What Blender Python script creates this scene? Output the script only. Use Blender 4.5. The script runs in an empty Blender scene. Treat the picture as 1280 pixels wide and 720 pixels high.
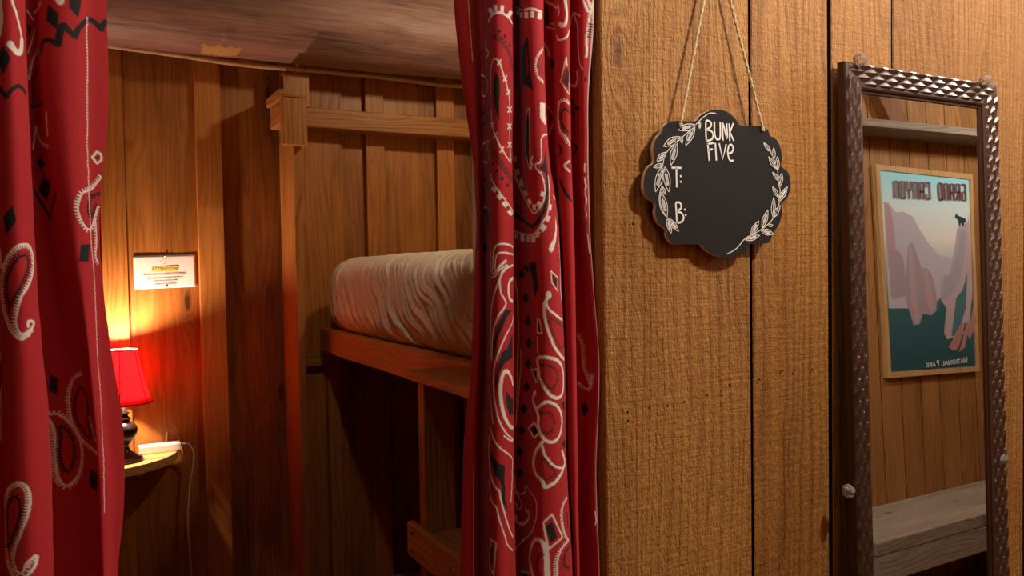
import bpy, bmesh, math, random
import numpy as np
from mathutils import Vector, Matrix, Euler
from math import sin, cos, pi, radians, atan2, hypot

random.seed(5)
rng = np.random.RandomState(11)
SC = bpy.context.scene
COL = SC.collection

# ------------------------------------------------------------------ camera, world, lights, exposure
cam = bpy.data.cameras.new('camera'); cam.sensor_width = 36.0; cam.lens = 36.0*1010.0/1280.0
cam.clip_start = 0.02; cam.clip_end = 60
camo = bpy.data.objects.new('camera', cam); COL.objects.link(camo)
_yaw, _pitch, _roll = radians(28.9), radians(-1.85), 0.0165
_F = Vector((sin(_yaw)*cos(_pitch), cos(_yaw)*cos(_pitch), sin(_pitch)))
_R0 = Vector((cos(_yaw), -sin(_yaw), 0)); _U0 = _R0.cross(_F)
_R = _R0*cos(_roll) - _U0*sin(_roll); _U = _R0*sin(_roll) + _U0*cos(_roll)
camo.matrix_world = Matrix(((_R.x, _U.x, -_F.x, 0), (_R.y, _U.y, -_F.y, -0.9), (_R.z, _U.z, -_F.z, 1.5), (0, 0, 0, 1)))
SC.camera = camo

SC.view_settings.view_transform = 'Standard'
SC.view_settings.look = 'None'
SC.view_settings.gamma = 1.0
SC.view_settings.use_curve_mapping = False
SC.view_settings.exposure = 0.0
SC.cycles.use_denoising = True
SC.cycles.max_bounces = 10
SC.cycles.diffuse_bounces = 5
SC.cycles.sample_clamp_indirect = 4.0
SC.cycles.caustics_reflective = False

world = bpy.data.worlds.new('world'); SC.world = world; world.use_nodes = True
world.node_tree.nodes['Background'].inputs[0].default_value = (1.0, 0.72, 0.45, 1)
world.node_tree.nodes['Background'].inputs[1].default_value = 0.01

def area(name, loc, size, watts, colour, aim=None):
    l = bpy.data.lights.new(name, 'AREA'); l.shape = 'DISK'; l.size = size; l.energy = watts; l.color = colour
    o = bpy.data.objects.new(name, l); COL.objects.link(o); o.location = loc
    d = (Vector(aim) - Vector(loc)) if aim else Vector((0, 0, -1))
    o.rotation_euler = d.to_track_quat('-Z', 'Y').to_euler()
    return o
def point(name, loc, radius, watts, colour):
    l = bpy.data.lights.new(name, 'POINT'); l.shadow_soft_size = radius; l.energy = watts; l.color = colour
    o = bpy.data.objects.new(name, l); COL.objects.link(o); o.location = loc
    return o
WARM = (1.0, 0.91, 0.79)
# the hallway's ceiling bulb, above the frame, then unseen lights added along it
point('hall_light', (1.25, -0.78, 2.42), 0.06, 54.0, WARM)
point('hall_fill_right', (2.25, -0.26, 2.54), 0.13, 30.0, WARM)  # added to make the mirror frame glint
point('hall_fill_far', (4.2, -0.75, 2.42), 0.08, 34.0, WARM)  # added to brighten the poster wall in the mirror
point('hall_fill_near', (0.12, -0.40, 2.57), 0.05, 7.0, WARM)  # added fill for the curtains
# unseen light added over the top bunk for the back wall
point('bunk_fill', (1.40, 1.10, 2.50), 0.04, 17.0, (1.0, 0.84, 0.56))
# unseen fill spot, added behind the curtains' header to brighten the mattress
_sp = bpy.data.lights.new('mattress_fill', 'SPOT'); _sp.energy = 15.0; _sp.color = (1.0, 0.74, 0.56); _sp.spot_size = radians(46); _sp.spot_blend = .9; _sp.shadow_soft_size = .03
_so = bpy.data.objects.new('mattress_fill', _sp); COL.objects.link(_so); _so.location = (0.36, 0.34, 2.50)
_so.rotation_euler = (Vector((.86, 1.40, 1.52))-Vector((0.36, 0.34, 2.50))).to_track_quat('-Z', 'Y').to_euler()
# the bulb inside the small table lamp, high in its shade
point('lamp_bulb_light', (0.150, 1.97, 1.212), 0.014, 21.0, (1.0, 0.68, 0.47))

# ------------------------------------------------------------------ materials
class NT:
    def __init__(s, name):
        s.m = bpy.data.materials.new(name); s.m.use_nodes = True; s.t = s.m.node_tree; s.t.nodes.clear()
        s.out = s.n('ShaderNodeOutputMaterial')
    def n(s, ty, **kw):
        x = s.t.nodes.new(ty)
        for k, v in kw.items():
            if k.startswith('_'): x.inputs[k[1:]].default_value = v
            else: setattr(x, k, v)
        return x
    def l(s, a, b): s.t.links.new(a, b)
    def put(s, sock, v):
        if isinstance(v, (int, float, tuple, list)): sock.default_value = v
        else: s.l(v, sock)
    def math(s, op, a, b=0.0, c=None, clamp=False):
        x = s.n('ShaderNodeMath', operation=op); x.use_clamp = clamp
        s.put(x.inputs[0], a); s.put(x.inputs[1], b)
        if c is not None: s.put(x.inputs[2], c)
        return x.outputs[0]
    def vmath(s, op, a, b):
        x = s.n('ShaderNodeVectorMath', operation=op); s.put(x.inputs[0], a); s.put(x.inputs[1], b); return x.outputs[0]
    def noise(s, vec, scale=1.0, detail=3.0, rough=.55):
        x = s.n('ShaderNodeTexNoise'); s.l(vec, x.inputs['Vector']); x.inputs['Scale'].default_value = scale
        x.inputs['Detail'].default_value = detail; x.inputs['Roughness'].default_value = rough
        return x.outputs['Fac']
    def ramp(s, f, stops):
        x = s.n('ShaderNodeValToRGB'); e = x.color_ramp.elements
        e[0].position, e[0].color = stops[0][0], (*stops[0][1], 1)
        e[1].position, e[1].color = stops[-1][0], (*stops[-1][1], 1)
        for p, c in stops[1:-1]:
            k = e.new(p); k.color = (*c, 1)
        s.l(f, x.inputs[0]); return x.outputs[0]
    def mix(s, f, a, b, mode='MIX'):
        x = s.n('ShaderNodeMix', data_type='RGBA', blend_type=mode)
        s.put(x.inputs[0], f)
        s.put(x.inputs[6], a if not isinstance(a, tuple) else (*a, 1)); s.put(x.inputs[7], b if not isinstance(b, tuple) else (*b, 1))
        return x.outputs[2]
    def bsdf(s, **kw):
        b = s.n('ShaderNodeBsdfPrincipled')
        for k, v in kw.items(): s.put(b.inputs[k], (*v, 1) if isinstance(v, tuple) and len(v) == 3 else v)
        s.l(b.outputs[0], s.out.inputs[0]); return b
    def bump(s, h, strength, dist):
        x = s.n('ShaderNodeBump'); x.inputs['Strength'].default_value = strength; x.inputs['Distance'].default_value = dist
        s.l(h, x.inputs['Height']); return x.outputs[0]

def wood(name, dark, mid, light, axis='Z', rough=.62, rough_sawn=.5, ring=62.0, bumpd=.0016, knots=.62, spec=.3, vary=.22, contrast=1.0, ringw=.17, blot=.75):
    """sawn softwood: growth rings along `axis`, fibres, saw marks, knots, every board its own shift and tone"""
    t = NT(name)
    isl = t.n('ShaderNodeNewGeometry').outputs['Random Per Island']
    oi = t.n('ShaderNodeObjectInfo').outputs['Random']
    co = t.n('ShaderNodeTexCoord').outputs['Object']
    k = t.math('ADD', isl, t.math('MULTIPLY', oi, .37))
    cx = t.n('ShaderNodeCombineXYZ'); 
    for i, m in enumerate((41.0, 23.0, 57.0)): t.l(t.math('MULTIPLY', k, m), cx.inputs[i])
    P = t.vmath('ADD', co, cx.outputs[0])
    sp = t.n('ShaderNodeSeparateXYZ'); t.l(P, sp.inputs[0])
    order = {'Z': (0, 1, 2), 'X': (1, 2, 0), 'Y': (0, 2, 1)}[axis]
    a, b, l = (sp.outputs[i] for i in order)
    cb = t.n('ShaderNodeCombineXYZ'); t.l(a, cb.inputs[0]); t.l(b, cb.inputs[1]); t.l(l, cb.inputs[2]); Q = cb.outputs[0]
    S = lambda x, y, z: t.vmath('MULTIPLY', Q, (x, y, z))
    warp = t.noise(S(5, 5, .55), 1, 2)
    warp2 = t.noise(S(16, 16, 2.2), 1, 2)
    vo = t.n('ShaderNodeTexVoronoi', feature='F1'); t.l(S(7.5, 1.0, 2.3), vo.inputs['Vector']); vo.inputs['Scale'].default_value = 1; vo.inputs['Randomness'].default_value = 1
    d = vo.outputs['Distance']
    cs = t.n('ShaderNodeSeparateColor'); t.l(vo.outputs['Color'], cs.inputs[0])
    has = t.math('GREATER_THAN', cs.outputs[0], knots)
    near = t.math('MULTIPLY', t.math('POWER', 2.718, t.math('MULTIPLY', t.math('MULTIPLY', d, d), -38.0)), has)
    core = t.math('MULTIPLY', t.math('SUBTRACT', 1.0, t.math('MULTIPLY', d, 11.0), clamp=True), has)
    ph = t.math('ADD', t.math('MULTIPLY', t.math('ADD', a, t.math('MULTIPLY', b, .8)), ring), t.math('ADD', t.math('MULTIPLY', warp, 13.0), t.math('MULTIPLY', warp2, 3.2)))
    ph = t.math('ADD', ph, t.math('MULTIPLY', near, 3.2))
    rg = t.math('SINE', t.math('MULTIPLY', ph, 2*pi))
    rg = t.math('MULTIPLY', t.math('ADD', rg, 1.0), .5)
    rg = t.math('SUBTRACT', 1.0, t.math('POWER', t.math('SUBTRACT', 1.0, rg), 3.0))
    fib = t.noise(S(420, 420, 9), 1, 3, .6)
    fib2 = t.noise(S(110, 110, 2.2), 1, 4, .65)
    blotch = t.noise(S(7, 7, 1.3), 1, 4, .6)
    saw = t.noise(S(22, 22, 210), 1, 4, .7)
    gritn = t.noise(S(300, 300, 85), 1, 3, .65)
    v = t.math('MULTIPLY', t.math('SUBTRACT', rg, .75), ringw*1.6)
    v = t.math('ADD', v, t.math('MULTIPLY', t.math('SUBTRACT', fib, .5), .45*contrast))
    v = t.math('ADD', v, t.math('MULTIPLY', t.math('SUBTRACT', fib2, .5), .45*contrast))
    v = t.math('ADD', v, t.math('MULTIPLY', t.math('SUBTRACT', blotch, .5), blot*contrast))
    v = t.math('ADD', v, t.math('MULTIPLY', t.math('SUBTRACT', saw, .5), .22*rough_sawn))
    v = t.math('ADD', v, t.math('MULTIPLY', t.math('SUBTRACT', isl, .5), vary))
    v = t.math('SUBTRACT', t.math('ADD', v, .50), t.math('MULTIPLY', core, .75))
    v = t.math('SUBTRACT', v, t.math('MULTIPLY', near, .08), clamp=True)
    c = t.ramp(v, ((0.0, dark), (.45, mid), (.95, light)))
    h = t.math('ADD', t.math('MULTIPLY', fib, .45), t.math('MULTIPLY', rg, -.25))
    h = t.math('ADD', h, t.math('MULTIPLY', saw, .42*rough_sawn))
    h = t.math('ADD', h, t.math('MULTIPLY', gritn, 1.1*rough_sawn))
    h = t.math('ADD', h, t.math('MULTIPLY', core, .5))
    bs = t.bsdf(**{'Base Color': c, 'Roughness': rough, 'Specular IOR Level': spec})
    t.l(t.bump(h, 1.0, bumpd), bs.inputs['Normal'])
    return t.m

def plain(name, col, rough=.5, metal=0.0, spec=.5, noise_amt=0.0, noise_scale=60, bumpd=0.0, **kw):
    t = NT(name); co = t.n('ShaderNodeTexCoord').outputs['Object']
    nz = t.noise(co, noise_scale, 4)
    c = t.mix(t.math('MULTIPLY', nz, noise_amt), col, tuple(x*.35 for x in col))
    bs = t.bsdf(**{'Base Color': c, 'Roughness': rough, 'Metallic': metal, 'Specular IOR Level': spec})
    for k, v in kw.items(): bs.inputs[k.replace('_', ' ')].default_value = v
    if bumpd: t.l(t.bump(nz, 1.0, bumpd), bs.inputs['Normal'])
    return t.m

M = {}
M['cedar'] = wood('stained_cedar', (0.105, 0.039, 0.0078), (0.360, 0.153, 0.0328), (0.620, 0.316, 0.0780), rough=.6, rough_sawn=1.2, bumpd=.0034, spec=.4, contrast=1.1, ringw=.12, knots=.5)
M['cedar_dark'] = wood('stained_cedar_edge', (0.060, 0.020, 0.0062), (0.190, 0.070, 0.0172), (0.340, 0.140, 0.0390), rough=.6, rough_sawn=.6)
M['bunk'] = wood('bunk_boards', (0.075, 0.024, 0.0055), (0.300, 0.107, 0.0203), (0.560, 0.223, 0.0484), rough=.42, rough_sawn=.3, bumpd=.0008, spec=.45, vary=.30, ring=42.0, contrast=1.15, ringw=.09, blot=1.15)
M['batten'] = wood('bunk_battens', (0.120, 0.039, 0.0078), (0.440, 0.163, 0.0312), (0.660, 0.279, 0.0663), rough=.45, rough_sawn=.3, bumpd=.0008, spec=.4, ring=50.0, ringw=.10, blot=.9)
M['pine_y'] = wood('planed_pine_rail', (0.160, 0.056, 0.0140), (0.420, 0.177, 0.0468), (0.640, 0.316, 0.0936), axis='Y', rough=.45, rough_sawn=.2, bumpd=.0007)
M['pine_x'] = wood('planed_pine_cross', (0.150, 0.051, 0.0117), (0.380, 0.153, 0.0374), (0.580, 0.270, 0.0741), axis='X', rough=.45, rough_sawn=.2, bumpd=.0007)
M['pine_z'] = wood('planed_pine_post', (0.150, 0.051, 0.0117), (0.400, 0.163, 0.0406), (0.600, 0.288, 0.0780), axis='Z', rough=.45, rough_sawn=.2, bumpd=.0007)
M['slab'] = wood('pale_slab', (0.300, 0.149, 0.0468), (0.660, 0.400, 0.1560), (0.820, 0.558, 0.2496), axis='X', rough=.35, rough_sawn=.1, bumpd=.0004)
M['grey_wood'] = wood('weathered_plank', (.13, .10, .075), (.30, .245, .19), (.46, .39, .31), axis='X', rough=.7, rough_sawn=.7, bumpd=.0012)
M['log'] = wood('old_log', (.035, .016, .013), (.27, .140, .112), (.47, .27, .215), axis='X', rough=.45, rough_sawn=.15, ring=14.0, bumpd=.002, knots=.85, contrast=1.5, ringw=.06, blot=.8)
M['rear'] = wood('hall_planks', (0.100, 0.039, 0.0094), (0.310, 0.140, 0.0406), (0.500, 0.251, 0.0858), rough=.6, rough_sawn=.5)
M['floor'] = wood('floor_planks', (.05, .025, .012), (.16, .085, .04), (.28, .16, .08), axis='X', rough=.5, rough_sawn=.3)
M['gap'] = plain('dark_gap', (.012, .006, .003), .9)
M['gap_shade'] = plain('painted_gap_shade', (.022, .008, .003), .8)  # shade of the plank gaps, painted on the board edges
M['hole'] = plain('screw_hole', (.01, .006, .004), .9)

# ------------------------------------------------------------------ geometry helpers
class MB:
    def __init__(s): s.bm = bmesh.new()
    def box(s, x0, x1, y0, y1, z0, z1, bev=0.0, seg=1, mi=0):
        r = bmesh.ops.create_cube(s.bm, size=1.0)
        mtx = Matrix.Translation(((x0+x1)/2, (y0+y1)/2, (z0+z1)/2)) @ Matrix.Diagonal((abs(x1-x0), abs(y1-y0), abs(z1-z0), 1))
        bmesh.ops.transform(s.bm, matrix=mtx, verts=r['verts'])
        es = list({e for v in r['verts'] for e in v.link_edges})
        fs = list({f for v in r['verts'] for f in v.link_faces})
        if bev: 
            q = bmesh.ops.bevel(s.bm, geom=es, offset=bev, segments=seg, affect='EDGES', profile=.6)
            fs = [f for f in s.bm.faces if f.is_valid and any(v in q['verts'] for v in f.verts)] if mi else []
        if mi:
            for f in fs: f.material_index = mi
        return s
    def prism(s, pts, vec, mi=0, bev=0.0):
        """polygon (3-D points) extruded by vec, closed"""
        vs = [s.bm.verts.new(p) for p in pts]
        f = s.bm.faces.new(vs)
        r = bmesh.ops.extrude_face_region(s.bm, geom=[f])
        nv = [g for g in r['geom'] if isinstance(g, bmesh.types.BMVert)]
        bmesh.ops.translate(s.bm, verts=nv, vec=vec)
        fs = {f} | {x for v in nv for x in v.link_faces} | {x for v in vs for x in v.link_faces}
        for x in fs: x.material_index = mi
        bmesh.ops.recalc_face_normals(s.bm, faces=list(fs))
        if bev:
            es = [e for e in {e for x in fs for e in x.edges}]
            bmesh.ops.bevel(s.bm, geom=es, offset=bev, segments=2, affect='EDGES', profile=.6)
        return s
    def tube(s, pts, r, n=8, closed=False, caps=True):
        pts = [Vector(p) for p in pts]; N = len(pts); rings = []
        up = Vector((0, 0, 1)); prev = None
        for i, p in enumerate(pts):
            a = pts[(i-1) % N] if (i or closed) else p; b = pts[(i+1) % N] if (i < N-1 or closed) else p
            d = (b-a).normalized()
            if prev is None:
                u = d.cross(up if abs(d.z) < .95 else Vector((1, 0, 0))).normalized()
            else:
                u = (prev - d*prev.dot(d)).normalized()
            prev = u; w = d.cross(u)
            rr = r[i] if isinstance(r, (list, tuple)) else r
            rings.append([s.bm.verts.new(p + (u*cos(2*pi*k/n) + w*sin(2*pi*k/n))*rr) for k in range(n)])
        for i in range(N if closed else N-1):
            A, B = rings[i], rings[(i+1) % N]
            for k in range(n): s.bm.faces.new((A[k], A[(k+1) % n], B[(k+1) % n], B[k])).smooth = True
        if caps and not closed:
            s.bm.faces.new(rings[0][::-1]); s.bm.faces.new(rings[-1])
        return s
    def lathe(s, prof, c, n=32, smooth=True, closed_ends=True):
        """profile of (radius, height) turned about the vertical through c"""
        rings = []
        for r, z in prof:
            rings.append([s.bm.verts.new((c[0]+r*cos(2*pi*k/n), c[1]+r*sin(2*pi*k/n), c[2]+z)) for k in range(n)])
        for A, B in zip(rings[:-1], rings[1:]):
            for k in range(n): s.bm.faces.new((A[k], A[(k+1) % n], B[(k+1) % n], B[k])).smooth = smooth
        if closed_ends:
            s.bm.faces.new(rings[0][::-1]); s.bm.faces.new(rings[-1])
        return s
    def ribbon(s, pts, w, thick, nrm, taper=False):
        """raised flat stroke following pts, lying in the plane with normal nrm"""
        pts = [Vector(p) for p in pts]; nrm = Vector(nrm)
        q = [pts[0]]
        for p in pts[1:]:
            if (p-q[-1]).length > 1e-5: q.append(p)
        if len(q) < 2: return s
        L, Rr = [], []
        for i, p in enumerate(q):
            a = q[max(0, i-1)]; b = q[min(len(q)-1, i+1)]
            d = (b-a).normalized(); u = d.cross(nrm).normalized()
            k = 1.0
            if taper: k = .45 + .55*sin(pi*(i+.3)/(len(q)-.4)) if len(q) > 2 else 1
            if i == 0: p = p - d*w*.25
            if i == len(q)-1: p = p + d*w*.25
            L.append(p+u*w/2*k); Rr.append(p-u*w/2*k)
        top = [[s.bm.verts.new(x+nrm*thick) for x in side] for side in (L, Rr)]
        bot = [[s.bm.verts.new(x) for x in side] for side in (L, Rr)]
        for i in range(len(q)-1):
            s.bm.faces.new((top[0][i], top[0][i+1], top[1][i+1], top[1][i]))
            s.bm.faces.new((bot[0][i+1], bot[0][i], top[0][i], top[0][i+1]) [::-1])
            s.bm.faces.new((bot[1][i], bot[1][i+1], top[1][i+1], top[1][i]) [::-1])
        for i in (0, -1): s.bm.faces.new((bot[0][i], bot[1][i], top[1][i], top[0][i]))
        return s
    def move(s, v): bmesh.ops.translate(s.bm, verts=s.bm.verts, vec=v); return s
    def build(s, name, mats, parent=None, smooth=None):
        bmesh.ops.recalc_face_normals(s.bm, faces=s.bm.faces) if smooth != 'keep' else None
        me = bpy.data.meshes.new(name); 
        if parent is not None: bmesh.ops.translate(s.bm, verts=s.bm.verts, vec=-Vector(ORIGIN.get(parent.name, (0, 0, 0))))
        s.bm.to_mesh(me); s.bm.free()
        for m in (mats if isinstance(mats, (list, tuple)) else [mats]): me.materials.append(m)
        if smooth is True:
            for p in me.polygons: p.use_smooth = True
        o = bpy.data.objects.new(name, me); COL.objects.link(o)
        if parent is not None:
            o.parent = parent
            if parent.name in LEVEL and LEVEL[parent.name] == 'mesh': pass
            ORIGIN[o.name] = ORIGIN.get(parent.name, (0, 0, 0))
        return o
ORIGIN, LEVEL = {}, {}
def thing(name, label, cat, loc=(0, 0, 0), group=None):
    o = bpy.data.objects.new(name, None); o.empty_display_size = .05; COL.objects.link(o); o.location = loc
    ORIGIN[o.name] = loc
    return tag(o, label, cat, group)
def tag(o, label, cat, group=None):
    o['label'] = label; o['category'] = cat
    if group: o['group'] = group
    return o
def struct(o): o['kind'] = 'structure'; return o
def smoothline(p, n=8, closed=False):
    p = np.array(p, float)
    if len(p) < 3: return p
    A = np.concatenate([p[-1:], p, p[:2]]) if closed else np.concatenate([2*p[:1]-p[1:2], p, 2*p[-1:]-p[-2:-1]])
    m = len(p) if closed else len(p)-1; out = []
    for i in range(m):
        for k in range(n):
            t = k/n
            w = (-.5*t+t*t-.5*t**3, 1-2.5*t*t+1.5*t**3, .5*t+2*t*t-1.5*t**3, -.5*t*t+.5*t**3)
            out.append(sum(w[j]*A[i+j] for j in range(4)))
    if not closed: out.append(p[-1])
    return np.array(out)
def text_mesh(txt, size, w_scale=1.0, extrude=.0003):
    cu = bpy.data.curves.new('text', 'FONT'); cu.body = txt; cu.size = size; cu.align_x = 'CENTER'; cu.align_y = 'CENTER'; cu.extrude = extrude; cu.resolution_u = 2
    o = bpy.data.objects.new('text', cu); COL.objects.link(o)
    bpy.context.view_layer.update()
    me = bpy.data.meshes.new_from_object(o.evaluated_get(bpy.context.evaluated_depsgraph_get()))
    bpy.data.objects.remove(o); bpy.data.curves.remove(cu)
    me.transform(Matrix.Diagonal((w_scale, 1, 1, 1)))
    return me

# ------------------------------------------------------------------ the setting
FLOOR_Z, CEIL_Z = 0.0, 2.62
mb = MB()
y = -1.69
while y < 2.16:
    mb.box(-2.3, 6.3, y, min(y+.138, 2.16), -.03, 0.0, .002); y += .14
struct(mb.build('floor', M['floor']))
mb = MB(); mb.box(-2.3, 6.3, -1.72, 2.2, CEIL_Z, CEIL_Z+.04)
y = -1.69
while y < 2.1:
    mb.box(-2.3, 6.3, y, y+.148, CEIL_Z-.015, CEIL_Z+.001, .003); y += .15
struct(mb.build('ceiling', M['floor']))

# front wall of upright planks, to the right and left of the bunk opening
mb = MB()
seams = [.640, .9115, 1.0885, 1.2435, 1.4155, 1.648, 1.80, 1.96, 2.12, 2.27, 2.43]
while seams[-1] < 6.2: seams.append(seams[-1]+random.choice((.15, .155, .16, .18)))
for i, (a, b) in enumerate(zip(seams[:-1], seams[1:])):
    g = .0078 if i == 1 else .0055 if i == 2 else .0036
    mb.box(a + (g if i else 0), b - .0004, 0.0 + (.003 if i in (1, 4) else 0.0), .024, .0, CEIL_Z-.016, .0016)
x = -.32
while x > -2.2:
    mb.box(x-.156, x-.002, 0, .024, 0, CEIL_Z-.016, .0016); x -= .158
x = -.318
while x < .63:
    mb.box(x, min(x+.156, .6395), 0, .024, 2.16, CEIL_Z-.016, .0016); x += .158
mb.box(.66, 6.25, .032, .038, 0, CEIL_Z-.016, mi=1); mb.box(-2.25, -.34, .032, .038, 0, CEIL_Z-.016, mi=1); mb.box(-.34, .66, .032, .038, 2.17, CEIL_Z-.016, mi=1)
mb.box(.70, 1.86, .038, .10, 0, CEIL_Z-.016)
for hx, hz in ((.677, 1.289), (.677, 1.277), (.715, 1.291), (.748, 1.291), (.779, 1.293), (.822, 1.299), (.867, 1.310), (.928, 1.313), (.978, 1.323), (1.005, 1.321), (1.045, 1.319), (.690, 1.55), (.945, 1.537)):
    vs = [(hx+.0019*cos(k*pi/4), -.0004, hz+.0019*sin(k*pi/4)) for k in range(8)]
    mb.prism(vs, (0, .0005, 0), mi=2)
wf = struct(mb.build('wall_front', [M['cedar'], M['gap'], M['hole'], M['gap_shade']]))
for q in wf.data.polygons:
    if abs(q.normal.x) > .9 and q.material_index == 0 and q.center.x > .66: q.material_index = 3   # edges near black: shade between the boards, put into the colour
# the bare edge board lining the opening
mb = MB(); mb.box(.641, .668, .0255, .115, 0, 2.16, .002); struct(mb.build('trim_1', M['cedar_dark']))
mb = MB(); mb.box(-.346, -.321, .0255, .115, 0, 2.16, .002); struct(mb.build('trim_2', M['cedar_dark']))

# back wall of the bunk: wide boards, narrow battens over the joints
mb = MB()
for a, b in ((-.40, -.12), (-.12, .143), (.143, .448), (.448, .70), (.70, .845), (.845, 1.05), (1.05, 1.35), (1.35, 1.62), (1.62, 1.87)):
    mb.box(a+.001, b-.001, 2.10, 2.125, 0, CEIL_Z-.016, .0015)
struct(mb.build('wall_back', M['bunk']))
mb = MB()
for i, (a, b) in enumerate(((-.15, -.07), (.106, .182), (.407, .492), (.764, .924), (1.018, 1.092), (1.312, 1.389), (1.585, 1.66))):
    mb.box(a, b, 2.078, 2.0995, 0.0, CEIL_Z-.016, .0015)
struct(mb.build('trim_3', M['batten']))
mb = MB()
yy = .12
while yy < 2.09:
    mb.box(-.425, -.40, yy+.001, min(yy+.199, 2.098), 0, CEIL_Z-.016, .0015); yy += .2
struct(mb.build('wall_left', M['bunk']))
mb = MB(); yy = .12
while yy < 2.09:
    mb.box(1.872, 1.895, yy+.001, min(yy+.199, 2.098), 0, CEIL_Z-.016, .0015); yy += .2
struct(mb.build('wall_right', M['bunk']))
# the hallway's other side, seen in the mirror, and its two ends
mb = MB(); x = -2.2
x = 3.342 - .148*37
while x < 6.2:
    w = .148
    mb.box(x+.0028, x+w-.0028, -1.625, -1.60, 0, CEIL_Z-.016, .002); x += w
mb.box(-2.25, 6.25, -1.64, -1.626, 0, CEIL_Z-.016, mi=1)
REAR = -.054
wr = struct(mb.build('wall_rear', [M['rear'], M['gap'], M['gap_shade']])); wr.location.y = REAR
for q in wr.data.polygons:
    if abs(q.normal.x) > .9 and q.material_index == 0: q.material_index = 2  # painted gap shade on the rear boards' edges too
for nm, x0 in (('wall_hall_left', -2.28), ('wall_hall_right', 6.22)):
    mb = MB(); yy = -1.652
    while yy < -.03: mb.box(x0, x0+.025, yy+.001, min(yy+.155, -.001), 0, CEIL_Z-.016, .002); yy += .156
    struct(mb.build(nm, M['rear']))

# ------------------------------------------------------------------ the bunk bed
M['bracket'] = M['pine_z']
bed = thing('bunk_bed', 'built-in wooden bunk bed with a pine side rail, behind the right curtain', 'bunk bed', (1.28, 1.03, 0))
MB().box(.80, .838, .14, 1.995, 1.188, 1.270, .003).build('side_rail', M['pine_y'], bed)
MB().box(.842, 1.855, .14, 1.99, 1.215, 1.250, .002).build('bed_base', M['pine_y'], bed)
MB().box(.76, .885, 2.035, 2.076, 1.130, 1.172, .002).box(.886, 1.855, 2.035, 2.076, 1.130, 1.172, .002).build('ledger', M['pine_x'], bed)
MB().box(.838, .884, 2.035, 2.0765, .0, 1.129, .002).build('stud', M['pine_z'], bed)
MB().box(.884, 1.855, .14, 2.0, .28, .31, .002).build('lower_base', M['pine_y'], bed)

steps = thing('bunk_steps', 'dark wooden steps fixed to the side of the bunk bed', 'steps', (.80, .55, 0))
MB().box(.722, .799, .842, .880, .0, 1.2235, .0015).build('side_panel', M['pine_z'], steps)
MB().box(.84, 1.2, .846, .872, .52, 1.18, .0015).build('inner_panel', M['cedar_dark'], steps)  # darker wood here puts the under-bunk shade into the colour
MB().box(.722, .799, .16, .196, .0, 1.2235, .0015).build('side_panel', M['pine_z'], steps)
MB().box(.70, .7985, .14, .9, 1.225, 1.2475, .003).build('tread', M['pine_y'], steps)
MB().box(.722, .84, .20, .838, .845, .868, .002).build('tread', M['pine_y'], steps)
lip = MB().box(.700, .7205, .15, .912, .80, .882, .005, 2).build('step_lip', M['pine_y'], steps)
for yy, zz in ((.875, .862), (.875, .82), (.66, .845)):
    MB().prism([(.6995, yy+.004*cos(k*pi/4), zz+.004*sin(k*pi/4)) for k in range(8)], (-.0012, 0, 0)).build('screw', M['hole'], lip)
MB().box(.722, .84, .20, .838, .44, .463, .002).build('tread', M['pine_y'], steps)

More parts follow.
